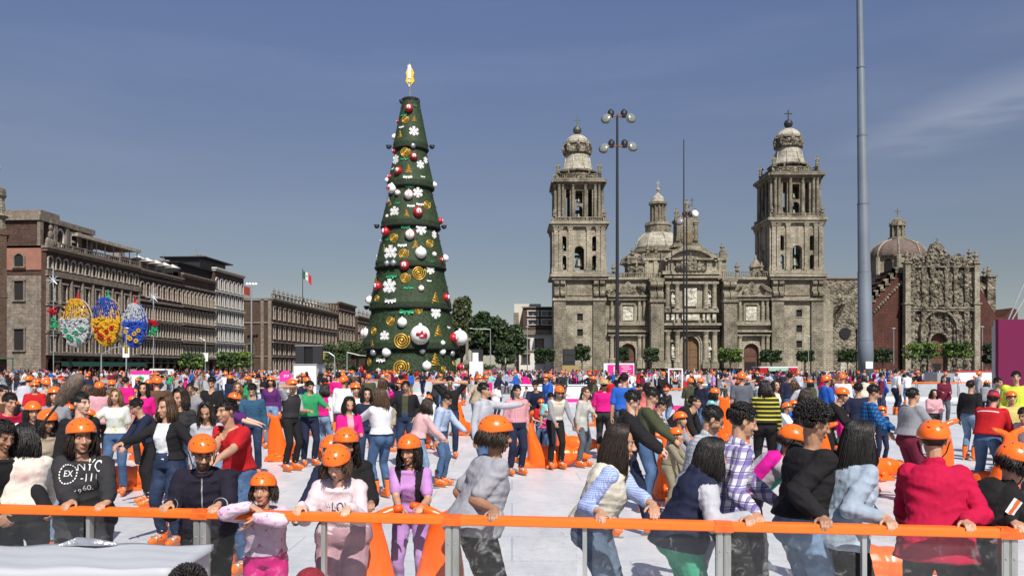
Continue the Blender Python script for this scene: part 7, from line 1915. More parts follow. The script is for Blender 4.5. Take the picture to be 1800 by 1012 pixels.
def ex_cuffs(o, s, tops):
    b = MB()
    for q in (1, -1):
        S, E, W = s.arm[q][:3]; b.tube([E.lerp(W, .80), E.lerp(W, .93)], [.047, .044], 14); b.mi = 1; b.tube([E.lerp(W, .835), E.lerp(W, .855)], [.0485, .0483], 14); b.tube([E.lerp(W, .885), E.lerp(W, .905)], [.0475, .047], 14); b.mi = 0
    b.build('cuff', [fb('black'), fb('lgrey')], tops[0], smooth=True)
    decal(s, tops[0], rectmesh(.009, .40, 1, 26), 0, -.06, m_galv, 'zip')
    g_ = MB(); M = headM(s); g_.M = M
    for q in (1, -1): g_.mi = 0; g_.tube([(q*.03+.02*math.cos(R(a)), -.094, .006+.014*math.sin(R(a))) for a in range(0, 361, 40)], .0028, 5); g_.tube([(q*.05, -.092, .01), (q*.072, -.03, .012), (q*.074, .0, .008)], .0025, 4)
    g_.tube([(-.01, -.097, .008), (.01, -.097, .008)], .0025, 4); g_.M = None; g_.build('glasses', [m_strap], o)
person('bearded man with glasses in dark navy jacket and orange helmet, both hands on the rail', (356, 762, D), 8, top=dict(m=fabric('ink', (.016, .013, .024)), off=.028, name='jacket', collar=1, sleeve=.9, hem=.02, amp=.016), low=dict(m=fb('black'), off=.02), helmet=True, hair=('short', 160, .005, 0), beard=True, skin='tan', bulk=1.25, lean=27, hy=20, hp=20, L=RG(378), R=RG(291), group=near_g, extra=ex_cuffs)
D = rail_D(462)+.10
m_kidp = mat('cloth_pink_floral', (.62, .36, .50), .9, col2=(.70, .60, .68), var=.1, scale=11, dirt=(.45, .12, .26), dscale=22, dpos=(.56, .62), bump=.006, bscale=16)
person('smiling little girl in pink patterned jacket with arms folded over the rail', (462, 828, D), 4, top=dict(m=m_kidp, off=.026, name='jacket', sleeve=.9, amp=.012, hem=.0), low=dict(m=fb('mag'), off=.02, flare=.02), helmet=True, hair=('wavy', 342, 0.0033, .16), hcol='dark', skin='tan', lean=16, hy=-4, hp=2, bulk=1.05,
       R=dict(w=rail_pt(458)-rnor*.075+V((0, 0, RZ+.03)), wd=rdir*.9-rnor*.2+V((0, 0, -.25)), wn=V((0, 0, -1)), curl=25, wp=V((-1, 0, -.3))), L=dict(w=rail_pt(452)-rnor*.10+V((0, 0, RZ-.06)), wd=-rdir*.6+V((0, 0, -.8)), wn=-rdir, curl=22, wp=V((1, 0, -.2))), group=near_g)
D = rail_D(592)+.28
def ex_love(o, s, tops):
    decal(s, tops[0], textmesh('LOVE', .066), .045, .005, m_printk)
    b = MB(); rn = random.Random(2)
    for x0, z0, L_ in ((-.02, -.12, .13), (-.08, .03, .1)):
        pts = [(x0+L_*i/16, z0+.016*math.sin(i*2.1)+.02*(i % 3-1)*.5, 0) for i in range(17)]
        for p, q in zip(pts[:-1], pts[1:]): b.add([(p[0], p[1], 0), (q[0], q[1], 0), (q[0], q[1]+.004, 0), (p[0], p[1]+.004, 0)], [(0, 1, 2, 3)])
    decal(s, tops[0], b.mesh('r', [m_printk]), 0, 0, m_printk, 'script_print')
person('girl in pale pink LOVE sweatshirt and dusty pink trousers looking down at the rail', (592, 780, D), -2, top=dict(m=fabric('pale_pink', (.62, .50, .52)), off=.026, name='sweatshirt', sleeve=.93, hem=.0, amp=.015), low=dict(m=fabric('dusty_pink', (.40, .24, .27)), off=.028, flare=.03), helmet=True, hair=('wavy', 484, 0.0033, .15), hcol='brown', skin='light', fem=1, bulk=1.2, lean=30, hy=-4, hp=30, L=RG(609), R=RG(524), group=near_g, extra=ex_love)
person('helmeted woman in loose black top behind the girl in pale pink', (608, 750, 6.15), 12, top=dict(m=fb('black'), off=.04, name='top', sleeve=.75, hem=.0), low=dict(m=fb('crimson'), off=.016), helmet=True, hair=('wavy', 484, 0.0038, .26), hcol='black', skin='brown', fem=1, bulk=1.15, lean=18, hp=12, hy=5, L=WH(652, 884, 5.95, curl=60), R='bent')
person('child whose orange helmet shows just behind the woman in the loose black top', (583, 763, 6.55), -20, top=dict(m=fb('navy'), off=.02), low=dict(m=DEN['dark']), helmet=True, hair=('short', 80, .006, 0), skin='brown', lean=14, hp=10, L='push', R='push')
def ex_vest(o, s, tops): pass
person('girl in lilac shirt and black vest gripping an orange seal tail', (719, 762, 6.42), -4, top=[dict(m=fb('lilac'), off=.014, sleeve=.42, name='t_shirt', amp=.008), dict(m=fb('black'), off=.026, sleeve=0, name='vest', open=.062, hem=.06, bust=0)], low=dict(m=fabric('lilac_leggings', (.42, .22, .50)), off=.008, flare=-.004), helmet=True, hair=('wavy', 570, 0.0035, .22), hcol='black', skin='tan', fem=1, bulk=1.0, lean=16, hy=-12, hp=14, L=WH(741, 890, 6.15, curl=55), R=WH(702, 893, 6.15, curl=55))
D = rail_D(872)+.42
person('woman in plain grey t-shirt and black trousers facing right, hand on the rail', (873, 728, D), 112, top=dict(m=fabric('heather_grey', (.30, .30, .33)), sleeve=.45, off=.020, name='t_shirt', hem=.02, amp=.016), low=dict(m=fb('black'), off=.014), helmet=True, hair=('wavy', 484, 0.0038, .14), hcol='dark', fem=1, bulk=1.3, lean=26, neck=-14, hy=-16, hp=8, R=RG(868), L='hip', skin='brown', group=near_g)
D = rail_D(1095)+.38
m_bchk = pattern('blue_check', (.14, .22, .50), [('x', .014, .5, (.50, .56, .72), .55, 0), ('z', .014, .5, (.50, .56, .72), .55, 0)])
person('woman with long dark hair, cream vest over blue checked shirt, reaching right along the rail', (1092, 746, D), 72, top=[dict(m=m_bchk, off=.020, sleeve=.60, name='shirt', cuff=.006), dict(m=fb('cream'), off=.036, sleeve=0, name='vest', hem=.0, amp=.018, collar=1)], low=dict(m=denim('rail', (.09, .125, .185)), off=.010, flare=.0), hair=('long', 960, 0.0036, .34), hcol='dark', fem=1, bulk=1.1, lean=30, neck=-12, hy=4, hp=10, R=RG(1056), L=RG(1166, curl=22), skin='tan', group=near_g)
D = rail_D(1250)+.36
person('girl in navy and grey hooded jacket and teal trousers leaning on the rail', (1252, 769, D), 98, top=dict(m=fb('navy'), mats2=fb('lgrey'), off=.026, name='hooded_jacket', hood=1, sleeve=.94, hem=.02, amp=.016), low=dict(m=fb('teal'), off=.012, flare=.0), hair=('long', 960, 0.0036, .24), hcol='black', fem=1, bulk=1.25, lean=32, hp=14, R=RG(1318), L='push', skin='tan', group=near_g)
m_plaid = pattern('purple_plaid', (.58, .56, .62), [('x', .075, .40, (.10, .08, .26), .75, 0), ('z', .08, .36, (.12, .08, .28), .70, .2), ('x', .075, .08, (.05, .03, .10), .9, .66), ('z', .08, .07, (.05, .03, .10), .9, .75)])
person('man in purple and white plaid shirt with thick dark hair, right hand on the rail', (1306, 708, rail_D(1300)+.62), 92, top=dict(m=m_plaid, off=.022, name='shirt', collar=1, hem=.02, sleeve=.93), low=dict(m=fb('black'), off=.014), hair=('short', 1300, .0042, 0), bulk=1.0, lean=16, hy=-2, hp=16, R=RG(1337, w=rail_pt(1334)+rnor*.05+V((0, 0, RZ+.02))), L='push', skin='tan')
m_gchk = pattern('grey_check', (.46, .48, .50), [('x', .03, .4, (.22, .24, .28), .55, 0), ('z', .03, .4, (.22, .24, .28), .55, 0)])
def ex_glasses(o, s, tops):
    g_ = MB(); g_.M = headM(s)
    for q in (1, -1): g_.tube([(q*.03+.02*math.cos(R(a)), -.094, .006+.014*math.sin(R(a))) for a in range(0, 361, 40)], .003, 5); g_.tube([(q*.05, -.092, .01), (q*.074, -.03, .012), (q*.076, .0, .008)], .0028, 4)
    g_.M = None; g_.build('glasses', [m_strap], o)
person('bearded man with glasses in pale grey checked shirt looking down to the right', (1253, 712, 6.9), 78, top=dict(m=m_gchk, off=.022, name='shirt', collar=1), low=dict(m=fb('grey'), off=.012), hair=('fade', 420, .005, 0), beard=True, bulk=1.05, lean=22, hp=26, R='push', L='push', skin='tan', extra=ex_glasses, cv=.011)
m_str3 = pattern('magenta_teal_stripes', (.40, .37, .38), [('z', .30, .30, (.03, .42, .30), 1, .05), ('z', .30, .30, (.55, .01, .25), 1, .48)], rot=(50, 0, 0))
person('stooping skater in magenta, grey and teal striped sweater and orange helmet', (1394, 745, 6.0), 74, H=1.45, top=dict(m=m_str3, off=.026, name='sweater'), low=dict(m=fabric('grey_leggings', (.07, .07, .08), var=.5, scale=30), off=.012), helmet=True, hair=('wavy', 285, 0.0033, .1), hcol='dark', lean=62, neck=-20, hp=22, bulk=1.1, R='fwd', L='fwd', skin='tan', legs='wide', cv=.011)
D = rail_D(1432)+.42
person('man with big curly black hair in black sweater and light jeans at the rail', (1432, 711, D), 100, top=dict(m=fb('black'), off=.028, name='sweater', sleeve=.92, hem=-.01, amp=.014), low=dict(m=DEN['light'], off=.016, flare=.02), hair=('curly', 1500, .0045, 0), bulk=1.1, lean=14, neck=-6, hy=-12, hp=16, R=RG(1451), L='push', skin='brown', group=near_g)
D = rail_D(1512)+.38
m_dj = denim('pale_jacket', (.30, .36, .43))
person('woman with very long black hair in pale denim jacket and black trousers', (1512, 739, D), 104, top=dict(m=m_dj, off=.024, name='denim_jacket', sleeve=.72, hem=.09, amp=.016, cuff=.008), low=dict(m=fb('black'), off=.012, flare=0), hair=('long', 1140, 0.0036, .42), hcol='black', fem=1, bulk=1.05, lean=20, neck=-6, hp=14, hy=-4, R=RG(1566), L='push', skin='tan', group=near_g)
D = rail_D(1641)+.38
person('person in crimson coat and orange helmet seen from behind, hand on the rail', (1641, 737, D), 158, top=dict(m=fabric('crimson_coat', (.42, .006, .045)), off=.030, name='coat', sleeve=.95, hem=.13, flare=.03, amp=.018, collar=1, bust=0), low=dict(m=fb('black'), off=.012), helmet=True, hair=('short', 60, .006, 0), fem=1, bulk=1.2, lean=18, hp=16, R=RG(1703), L='push', skin='tan', group=near_g)
D = rail_D(1788)+.38
def ex_stripes(o, s, tops):
    bv = BVHTree.FromPolygons([v.co for v in tops[0].data.vertices], [tuple(p.vertices) for p in tops[0].data.polygons])
    for q in (-1, 1):
        S, E, W = s.arm[q][:3]; b = MB(); out = (s.r2 @ V((q, -.15, .3))).normalized()
        pts = [S.lerp(E, t/8) for t in range(0, 9)]+[E.lerp(W, t/6*.9) for t in range(1, 7)]
        for di, mi in ((-.020, 0), (0, 1), (.020, 0)):
            b.mi = mi; V_ = []; F_ = []
            for i, p in enumerate(pts):
                ax = ((E-S) if i < 9 else (W-E)).normalized(); sd_ = ax.cross(out).normalized(); o2 = sd_.cross(ax).normalized()
                for w_ in (-.009, .009):
                    h = bv.ray_cast(p+o2*.25+sd_*(di+w_), -o2, .4); c = h[0] if h[0] is not None else p+o2*.07; V_.append(tuple(c+o2*.004))
            for i in range(len(pts)-1): F_.append((2*i, 2*i+1, 2*i+3, 2*i+2))
            b.add(V_, F_)
        b.build('sleeve_stripe', [fb('white'), fb('orange')], tops[0])
person('skater in black tracksuit with white and orange sleeve stripes at the right edge', (1786, 776, D), 78, H=1.62, top=dict(m=fb('black'), off=.034, name='track_jacket', sleeve=.93, hem=.1, collar=1), low=dict(m=fb('char'), off=.02, flare=.02), helmet=True, hair=('wavy', 342, 0.0038, .12), hcol='black', fem=1, bulk=1.15, lean=46, neck=-16, hp=26, R=RG(1790), L='fwd', skin='tan', group=near_g, extra=ex_stripes)
m_tie = mat('cloth_tiedye', (.62, .58, .50), .9, var=0, dirt=(.46, .20, .22), dscale=5, dpos=(.5, .7))
person('woman with curly dark hair in cream tie dye sweater seen from behind at left', (44, 744, 6.3), 205, top=dict(m=m_tie, off=.03, name='sweater', hem=.0), low=dict(m=fb('black'), off=.014), hair=('wavy', 1083, 0.0043, .24), hcol='black', fem=1, bulk=1.15, lean=18, L='push', R='push', hp=10, cv=.011)
person('dark haired man in black cut off by the left edge', (6, 738, 6.1), 60, top=dict(m=fb('black'), off=.03, name='jacket'), low=dict(m=fb('char')), hair=('short', 400, .007, 0), skin='brown', lean=18, hp=22, L='push', R='push', cv=.011)
person('child with curly black hair standing on the near side of the rail', (331, 999, 3.72), 190, top=dict(m=fb('navy'), off=.02), low=dict(m=DEN['dark']), hair=('curly', 1300, .0045, 0), skin='tan', skates=False, cv=.012)
m_knit = mat('red_knit', (.20, .012, .022), .95, var=.5, scale=45, bump=.006, bscale=60)
def ex_knit(o, s, tops):
    b = MB().sphere((0, .012, .045), (.098, .112, .098), 20, 12); k_ = b.build('knit_hat', [m_knit], o, smooth=True); k_.matrix_local = headM(s)
person('child in dark red knitted hat on the near side of the rail', (546, 1003, 3.72), 175, top=dict(m=fb('maroon'), off=.02), low=dict(m=fb('char')), skates=False, extra=ex_knit, cv=.012)
# --- middle distance, each placed as in the photograph
SH = lambda: ('short', 260, .007, 0)
LG = lambda L=.3: ('long', 150, .010, L)
def Mp(label, px, py, D, yaw, top, tname, low, hair='short', helmet=False, sleeve=.93, **P):
    vx = .010 if D < 11 else .013 if D < 20 else .017
    hr = None
    if hair == 'short': hr = ('short', 420, .006, 0)
    elif hair == 'long': hr = ('long', 300, .0065, .30)
    elif hair == 'wavy': hr = ('wavy', 280, .0068, .22)
    elif hair == 'tail': hr = ('tail', 130, .009, .28)
    tm = top if not isinstance(top, str) else fb(top); lm = low if not isinstance(low, str) else (DEN[low] if low in DEN else fb(low))
    tops_ = [dict(m=tm, off=P.pop('off', .022), name=tname, sleeve=sleeve, hem=P.pop('hem', .0), hood=P.pop('hood', 0), open=P.pop('open', 0), collar=P.pop('collar', 0), vneck=P.pop('vneck', 0))]
    inner = P.pop('inner', None)
    if inner: tops_.insert(0, dict(m=fb(inner), off=.010, name='undershirt', sleeve=P.pop('isl', 0)))
    return person(label, (px, py, D), yaw, top=tops_, low=dict(m=lm, off=.014), hair=hr, helmet=helmet, voxel=vx if D > 11 else .0075, cv=vx, **P)
Mp('smiling man in black jacket with short hair looking right behind the hoodie', 143, 688, 8.5, 70, 'black', 'jacket', 'char', bulk=1.15, hp=2, skin='light', group='skaters')
Mp('woman in white tank top and open black jacket spreading her arms', 291, 697, 9.0, -18, 'black', 'jacket', 'dark', hair='wavy', hcol='brown', inner='white', open=.085, fem=1, bulk=1.1, lean=8, hy=-8, hp=6, R=WH(208, 782, 8.6), L='out', skin='tan')
Mp('young man in plain red v-neck t-shirt and blue jeans reaching left', 398, 700, 7.8, -30, 'red', 't_shirt', 'mid', sleeve=.42, vneck=.09, lean=20, hp=4, hy=-6, R=WH(368, 812, 7.3, curl=10), L=WH(384, 806, 7.3, curl=10), skin='tan')
Mp('man in quilted blue vest over dark sleeves standing with lowered head', 443, 674, 14.8, 8, fabric('quilted_blue', (.03, .085, .15), bump=.02, bscale=30), 'vest', 'dark', sleeve=.93, hp=30, skin='tan', L='down', R='bent')
Mp('helmeted man in dark vest and grey t-shirt raising a hand to his face', 514, 665, 15.6, 60, 'char', 'vest', 'black', sleeve=0, inner='lgrey', isl=.5, helmet=True, R='up', L='bent', skin='tan', off=.03)
Mp('man in bright green hooded sweatshirt and dark trousers', 545, 669, 16.4, 35, 'green', 'hoodie', 'navy', hood=1, hp=10, R='bent', L='fwd', skin='tan', off=.034, bulk=1.1)
Mp('woman with long brown hair in white sweater and blue jeans turned away left', 667, 682, 12.4, -135, 'white', 'sweater', 'mid', hair='long', hcol='brown', fem=1, off=.034, L='fwd', R='bent', hy=20)
Mp('woman in dark cap and magenta jacket facing the white sweater', 614, 697, 12.0, 25, 'mag', 'jacket', 'dark', hair='wavy', hcol='black', fem=1, inner='pink', open=.05, hp=20, R='bent', L='bent', group='skaters')
Mp('man in dark brown jacket over khaki shirt with arms spread', 713, 669, 16.4, 0, 'black', 'jacket', 'dark', inner='olive', open=.06, bulk=1.2, L='hip', R='out', skin='brown')
Mp('boy in white t-shirt and orange helmet behind the white sweater', 625, 672, 15.6, 25, 'white', 't_shirt', 'char', helmet=True, sleeve=.45, off=.03)
Mp('woman in navy top talking behind the white sweater', 645, 682, 14.5, 20, 'navy', 'top', 'dark', hair='wavy', hcol='black', fem=1)
Mp('woman in pale pink shirt bending to the right', 752, 700, 12.8, 110, fabric('rose', (.58, .36, .36)), 'shirt', 'light', hair='wavy', hcol='dark', fem=1, lean=24, hp=30, R='push', L='push', off=.034)
Mp('young man in pale blue shirt and torn jeans looking down', 786, 689, 13.6, 75, 'lblue', 'shirt', 'mid', lean=20, hp=34, R='down', L='push', off=.03)
Mp('man in black printed t-shirt holding both hands to his head', 791, 661, 17.8, 6, 'black', 't_shirt', 'dark', sleeve=.42, L='up', R='up', skin='tan', bulk=1.1, hp=12)
Mp('smiling man in grey sweater pointing to the right', 852, 672, 12.6, 62, 'lgrey', 'sweater', 'mid', collar=1, L='point', R='down', hy=8)
Mp('man in red cap and red checked shirt behind the pointing man', 909, 676, 15.0, 25, pattern('red_gingham', (.50, .16, .20), [('x', .03, .5, (.60, .36, .38), .6, 0), ('z', .03, .5, (.60, .36, .38), .6, 0)]), 'shirt', 'navy', bulk=1.2, sleeve=.6)
Mp('girl in white t-shirt and navy skirt striding in an orange helmet', 924, 707, 17.0, 70, 'white', 't_shirt', 'navy', hair='wavy', helmet=True, sleeve=.4, fem=1, legs='stride', L='fwd', R='bent')
Mp('small girl in pink top and orange helmet beside the lying seal', 962, 716, 17.6, -40, 'mag', 'top', 'mid', hair='wavy', helmet=True, fem=1, L='bent', R='bent', legs='glide')
Mp('skater in cream vest and grey sleeves with orange helmet bending down', 983, 677, 15.8, 20, 'cream', 'vest', 'black', helmet=True, sleeve=0, inner='grey', isl=.93, lean=30, hp=20, R='push', L='push')
Mp('woman in grey tunic with pink print stretching a hand to the right', 1030, 680, 16.2, 55, fabric('light_tunic', (.42, .41, .37), dirt=(.45, .12, .16), dscale=4, dpos=(.62, .66)), 'tunic', 'grey', hair='tail', hcol='brown', fem=1, hem=.2, lean=14, L=WH(1055, 742, 15.6), R='down', off=.03, sleeve=.6)
Mp('person in straw cowboy hat and magenta t-shirt seen from behind', 1062, 667, 18.2, 165, 'mag', 't_shirt', 'char', sleeve=.5, bulk=1.15, extra=lambda o, s, t: setattr(hat_bm().build('straw_hat', [mat('straw', (.42, .32, .14), .8, var=.3, scale=30)], o, smooth=True), 'matrix_local', headM(s)))
Mp('man in bright royal blue t-shirt seen from behind', 1097, 655, 17.0, 175, 'blue', 't_shirt', 'grey', sleeve=.5, bulk=1.15)
Mp('man with glasses in black hooded jacket looking down to the right', 1112, 686, 9.6, 78, 'black', 'hooded_jacket', 'navy', hood=1, hp=30, lean=10, R='push', L='push', extra=ex_glasses, off=.036, bulk=1.1, skin='light', legs='stride')
Mp('man in olive jacket beside the man with glasses', 1146, 681, 11.2, 75, 'olive', 'jacket', 'mid', hp=28, lean=14, R='push', L='push', off=.034, bulk=1.1, skin='tan')
Mp('skater in black and white plaid shirt bending over a child', 1163, 699, 13.2, 70, pattern('bw_plaid', (.55, .53, .55), [('x', .10, .5, (.03, .02, .03), .75, 0), ('z', .10, .5, (.03, .02, .03), .75, 0)]), 'shirt', 'light', lean=28, hp=30, R='push', L='push', off=.03)
Mp('skater in black jacket bent forward beside two small helmets', 1222, 694, 14.0, 60, 'black', 'jacket', 'char', H=1.7, lean=66, neck=-25, R='push', L='push', off=.034, bulk=1.1, legs='wide')
Mp('child in grey top with orange helmet under the bent skater in black', 1197, 722, 11.6, 50, 'grey', 'top', 'khaki', helmet=True, lean=22, L='push', R='push')
Mp('smaller child in khaki with orange helmet before the plaid shirt', 1190, 750, 11.0, 60, 'khaki', 'top', 'khaki', helmet=True, lean=20, L='push', R='push')
Mp('person in slate grey t-shirt and orange helmet seen from behind', 1303, 653, 19.5, 178, fabric('slate', (.10, .11, .13)), 't_shirt', 'grey', helmet=True, sleeve=.45, off=.03)
Mp('woman in black and yellow striped sweater and black trousers seen from behind', 1345, 668, 14.0, 165, pattern('bee_stripes', (.02, .02, .02), [('z', .072, .34, (.52, .47, .04), 1, 0)]), 'sweater', 'black', hair='wavy', hcol='black', fem=1, off=.034, bulk=1.15)
Mp('woman in black blazer looking down right of the striped sweater', 1364, 668, 17.8, 20, 'black', 'blazer', 'light', hair='wavy', hcol='dark', fem=1, inner='white', open=.05)
Mp('woman in black top with brown hair turned towards the children', 1418, 682, 13.4, 95, 'black', 'top', 'char', hair='wavy', hcol='dark', fem=1, bulk=1.15, lean=14, hp=14)
Mp('skater in black long sleeves and orange helmet bending over an orange seal', 1481, 680, 13.6, 60, 'black', 'top', 'black', helmet=True, lean=34, R='push', L='push', hp=12)
Mp('man in blue checked shirt stretching his arm towards the grey jacket', 1536, 676, 12.8, 72, pattern('blue_plaid', (.02, .13, .34), [('x', .06, .4, (.01, .03, .10), .8, 0), ('z', .06, .4, (.01, .03, .10), .8, 0)]), 'shirt', 'char', lean=14, hp=22, R=WH(1574, 778, 12.2), L='push', off=.03)
Mp('man in light grey jacket and dark trousers walking right', 1606, 681, 12.0, 100, 'grey', 'jacket', 'maroon', lean=10, R='push', L='push', off=.040, bulk=1.15)
Mp('man in red jacket, red cap and blue jeans pushing an orange seal', 1747, 688, 12.3, 128, 'red', 'jacket', 'mid', lean=30, hp=10, R='push', L='push', off=.038, bulk=1.15, legs='wide', extra=lambda o, s, t: (setattr(link('cap', cap_me, o), 'matrix_local', headM(s)), decal(s, t[0], rectmesh(.30, .016), 0, .045, m_print, back=True)))
Mp('person in navy t-shirt seen from behind left of the blue checked shirt', 1508, 672, 15.2, 170, 'navy', 't_shirt', 'khaki', sleeve=.45, off=.03)
Mp('man in black jacket with short hair near the red jacket', 1707, 668, 17.5, 120, 'black', 'jacket', 'light', off=.034, bulk=1.1)
Mp('man in dark jacket over aqua shirt near the magenta wall', 1755, 663, 18.6, 20, 'navy', 'jacket', 'dark', inner='aqua', open=.07, off=.03)
Mp('cyclist in red and white helmet and neon safety vest', 1786, 652, 17.0, -30, 'neon', 'safety_vest', 'navy', sleeve=.6, off=.036, bulk=1.2)
Mp('child in pink quilted jacket sitting low behind the red panel', 1642, 684, 20.5, 0, 'pink', 'jacket', 'char', hair='wavy', off=.04, L='bent', R='bent')
Mp('young man in white t-shirt and navy trousers standing by the far barrier', 1577, 648, 34.0, 95, 'white', 't_shirt', 'navy', sleeve=.5, off=.03)
Mp('person in burgundy top left of the white t-shirt by the far barrier', 1551, 656, 33.0, 60, 'maroon', 'top', 'dark')
Mp('man in navy t-shirt and jeans behind the striped sweater', 1388, 654, 24.0, 170, 'navy', 't_shirt', 'mid', sleeve=.45, bulk=1.1)
Mp('light brown haired girl in white printed shirt and blue jeans', 203, 683, 12.6, 10, fabric('white_print', (.60, .60, .56), dirt=(.42, .44, .06), dscale=5, dpos=(.58, .62)), 'shirt', 'mid', hair='wavy', hcol='lightbrown', fem=1, sleeve=.4, R='out')
Mp('man in navy sweater bending left behind the outstretched arm', 240, 700, 11.6, -50, 'navy', 'sweater', 'black', lean=34, hp=30, R='push', L='push', bulk=1.2, legs='wide')
Mp('staff member in magenta t-shirt and face mask', 252, 672, 15.5, 8, 'mag', 't_shirt', 'char', hair='long', fem=1, sleeve=.5)
Mp('staff member in magenta t-shirt seen from behind at left', 222, 662, 22.0, 170, 'mag', 't_shirt', 'char', sleeve=.5, bulk=1.1)
Mp('young woman with brown hair leaning beside the black jacket', 316, 682, 10.6, -20, 'char', 'jacket', 'dark', hair='wavy', hcol='dark', fem=1, lean=12, hp=12)
Mp('woman in light grey cardigan bending left of the red t-shirt', 362, 706, 9.8, 8, 'lgrey', 'cardigan', 'light', hair='wavy', hcol='dark', fem=1, lean=22, hp=28)
Mp('red haired woman in olive jacket over white shirt', 418, 672, 18.0, 8, 'olive', 'jacket', 'dark', hair='wavy', hcol='lightbrown', fem=1, inner='white', open=.04)
Mp('man in black sweater with v-neck looking down', 372, 662, 17.5, 0, 'black', 'sweater', 'char', hp=24, vneck=.08, R='bent', L='bent', bulk=1.1)
Mp('woman in purple sweater and jeans with orange helmet', 476, 660, 20.0, 5, 'purple', 'sweater', 'light', helmet=True, hair='wavy', fem=1, vneck=.09)
Mp('child in magenta vest with white sleeves beside the green sweatshirt', 572, 675, 17.5, 150, 'mag', 'vest', 'light', sleeve=0, inner='white', isl=.93, hair='wavy')
Mp('staff member in bright pink t-shirt and pink headband seen from behind', 595, 654, 25.0, 170, 'mag', 't_shirt', 'maroon', sleeve=.5)
Mp('child in cream top and orange helmet at left, second from the edge', 84, 718, 8.6, 55, 'beige', 'top', 'light', helmet=True, hair='wavy', fem=1, lean=20, hp=18, skin='brown')
Mp('child in white top and orange helmet behind the cream one', 58, 704, 10.2, 40, 'white', 'top', 'purple', helmet=True, hair='wavy', lean=16, hp=12)
Mp('girl in grey hooded top with orange helmet near the fluffy microphone', 96, 678, 12.0, 25, 'grey', 'hooded_top', 'light', helmet=True, hair='wavy', fem=1, hood=1, hcol='brown')
Mp('person with red scarf and blue sleeve at the left edge', 18, 690, 10.4, 60, 'crimson', 'jacket', 'dark', lean=16, hp=12, bulk=1.2)
Mp('tall skater in dark hooded coat at the left edge', 5, 676, 13.0, 80, 'brown', 'coat', 'char', hood=1, bulk=1.2)
Mp('small child in blue riding the orange seal behind the blue vest', 470, 718, 20.6, 0, 'blue', 'top', 'navy', hair='short', L='bent', R='bent')
Mp('skater in aqua t-shirt beside the cream vest', 968, 690, 17.6, 25, 'aqua', 't_shirt', 'mid', sleeve=.4, lean=16, hp=18)
Mp('man in dark navy polo bending over a small helmet', 941, 668, 19.5, -10, 'navy', 'polo', 'char', sleeve=.45, lean=26, hp=24, R='push', L='push')
Mp('child in red top and orange helmet under the navy polo', 951, 700, 19.4, 10, 'red', 'top', 'mid', helmet=True, L='bent', R='bent')
Mp('girl in grey hooded jacket and orange helmet left of the slate t-shirt', 1257, 681, 17.5, 70, 'aqua', 'jacket', 'light', helmet=True, hair='wavy', lean=18, hp=16)
Mp('child in white and orange helmet sliding low by the black blazer', 1384, 706, 16.6, 60, 'white', 'top', 'navy', helmet=True, lean=22, L='push', R='push')
Mp('child in orange helmet with blue sleeves beside the low sliding child', 1395, 702, 18.0, 40, 'blue', 'top', 'grey', helmet=True, lean=16, L='push', R='push')
Mp('child in yellow top and orange helmet beside the safety vest', 1778, 686, 14.6, -15, fabric('yellow', (.55, .45, .15)), 'top', 'navy', helmet=True, L='bent', R='bent')
Mp('person in white t-shirt leaning at the right edge', 1799, 716, 12.0, -60, 'white', 't_shirt', 'mid', sleeve=.45, lean=30, hp=20)
# fluffy boom microphone
T = thing('boom_microphone', 'long fluffy brown microphone windshield raised above the crowd at left', 'microphone', (X(122, 7.6), 7.6, Z(684, 7.6)))
b = MB(); M_ = Matrix.Rotation(R(38), 4, 'Y'); b.M = M_; b.lathe(0, 0, [(.02, -.17), (.055, -.14), (.068, -.02), (.066, .1), (.045, .16), (.01, .18)], 16); b.M = None
b.build('core', [mat('brown_fur', (.15, .11, .085), .95, var=.3, scale=30)], T, smooth=True)
rn = random.Random(5); V_ = []; F_ = []
for _ in range(2600):
    a = rn.uniform(0, 2*math.pi); z = rn.uniform(-.165, .17); r = .066*math.sqrt(max(.02, 1-(z/.18)**2)); p = V((r*math.cos(a), r*math.sin(a), z)); d = V((math.cos(a), math.sin(a), rn.uniform(-.9, .4))).normalized()*.02; sd_ = V((-math.sin(a), math.cos(a), 0))*.0022
    n0 = len(V_); V_ += [tuple(M_ @ (p-sd_)), tuple(M_ @ (p+sd_)), tuple(M_ @ (p+d))]; F_.append((n0, n0+1, n0+2))
link('fur', quickmesh(V_, F_, 'fur', mat('brown_fur', (0, 0, 0))), T)
MB().tube([M_ @ V((0, 0, -.17)), M_ @ V((.0, 0, -.45)), M_ @ V((.0, .1, -.8))], .012, 6).build('pole', [m_strap], T)
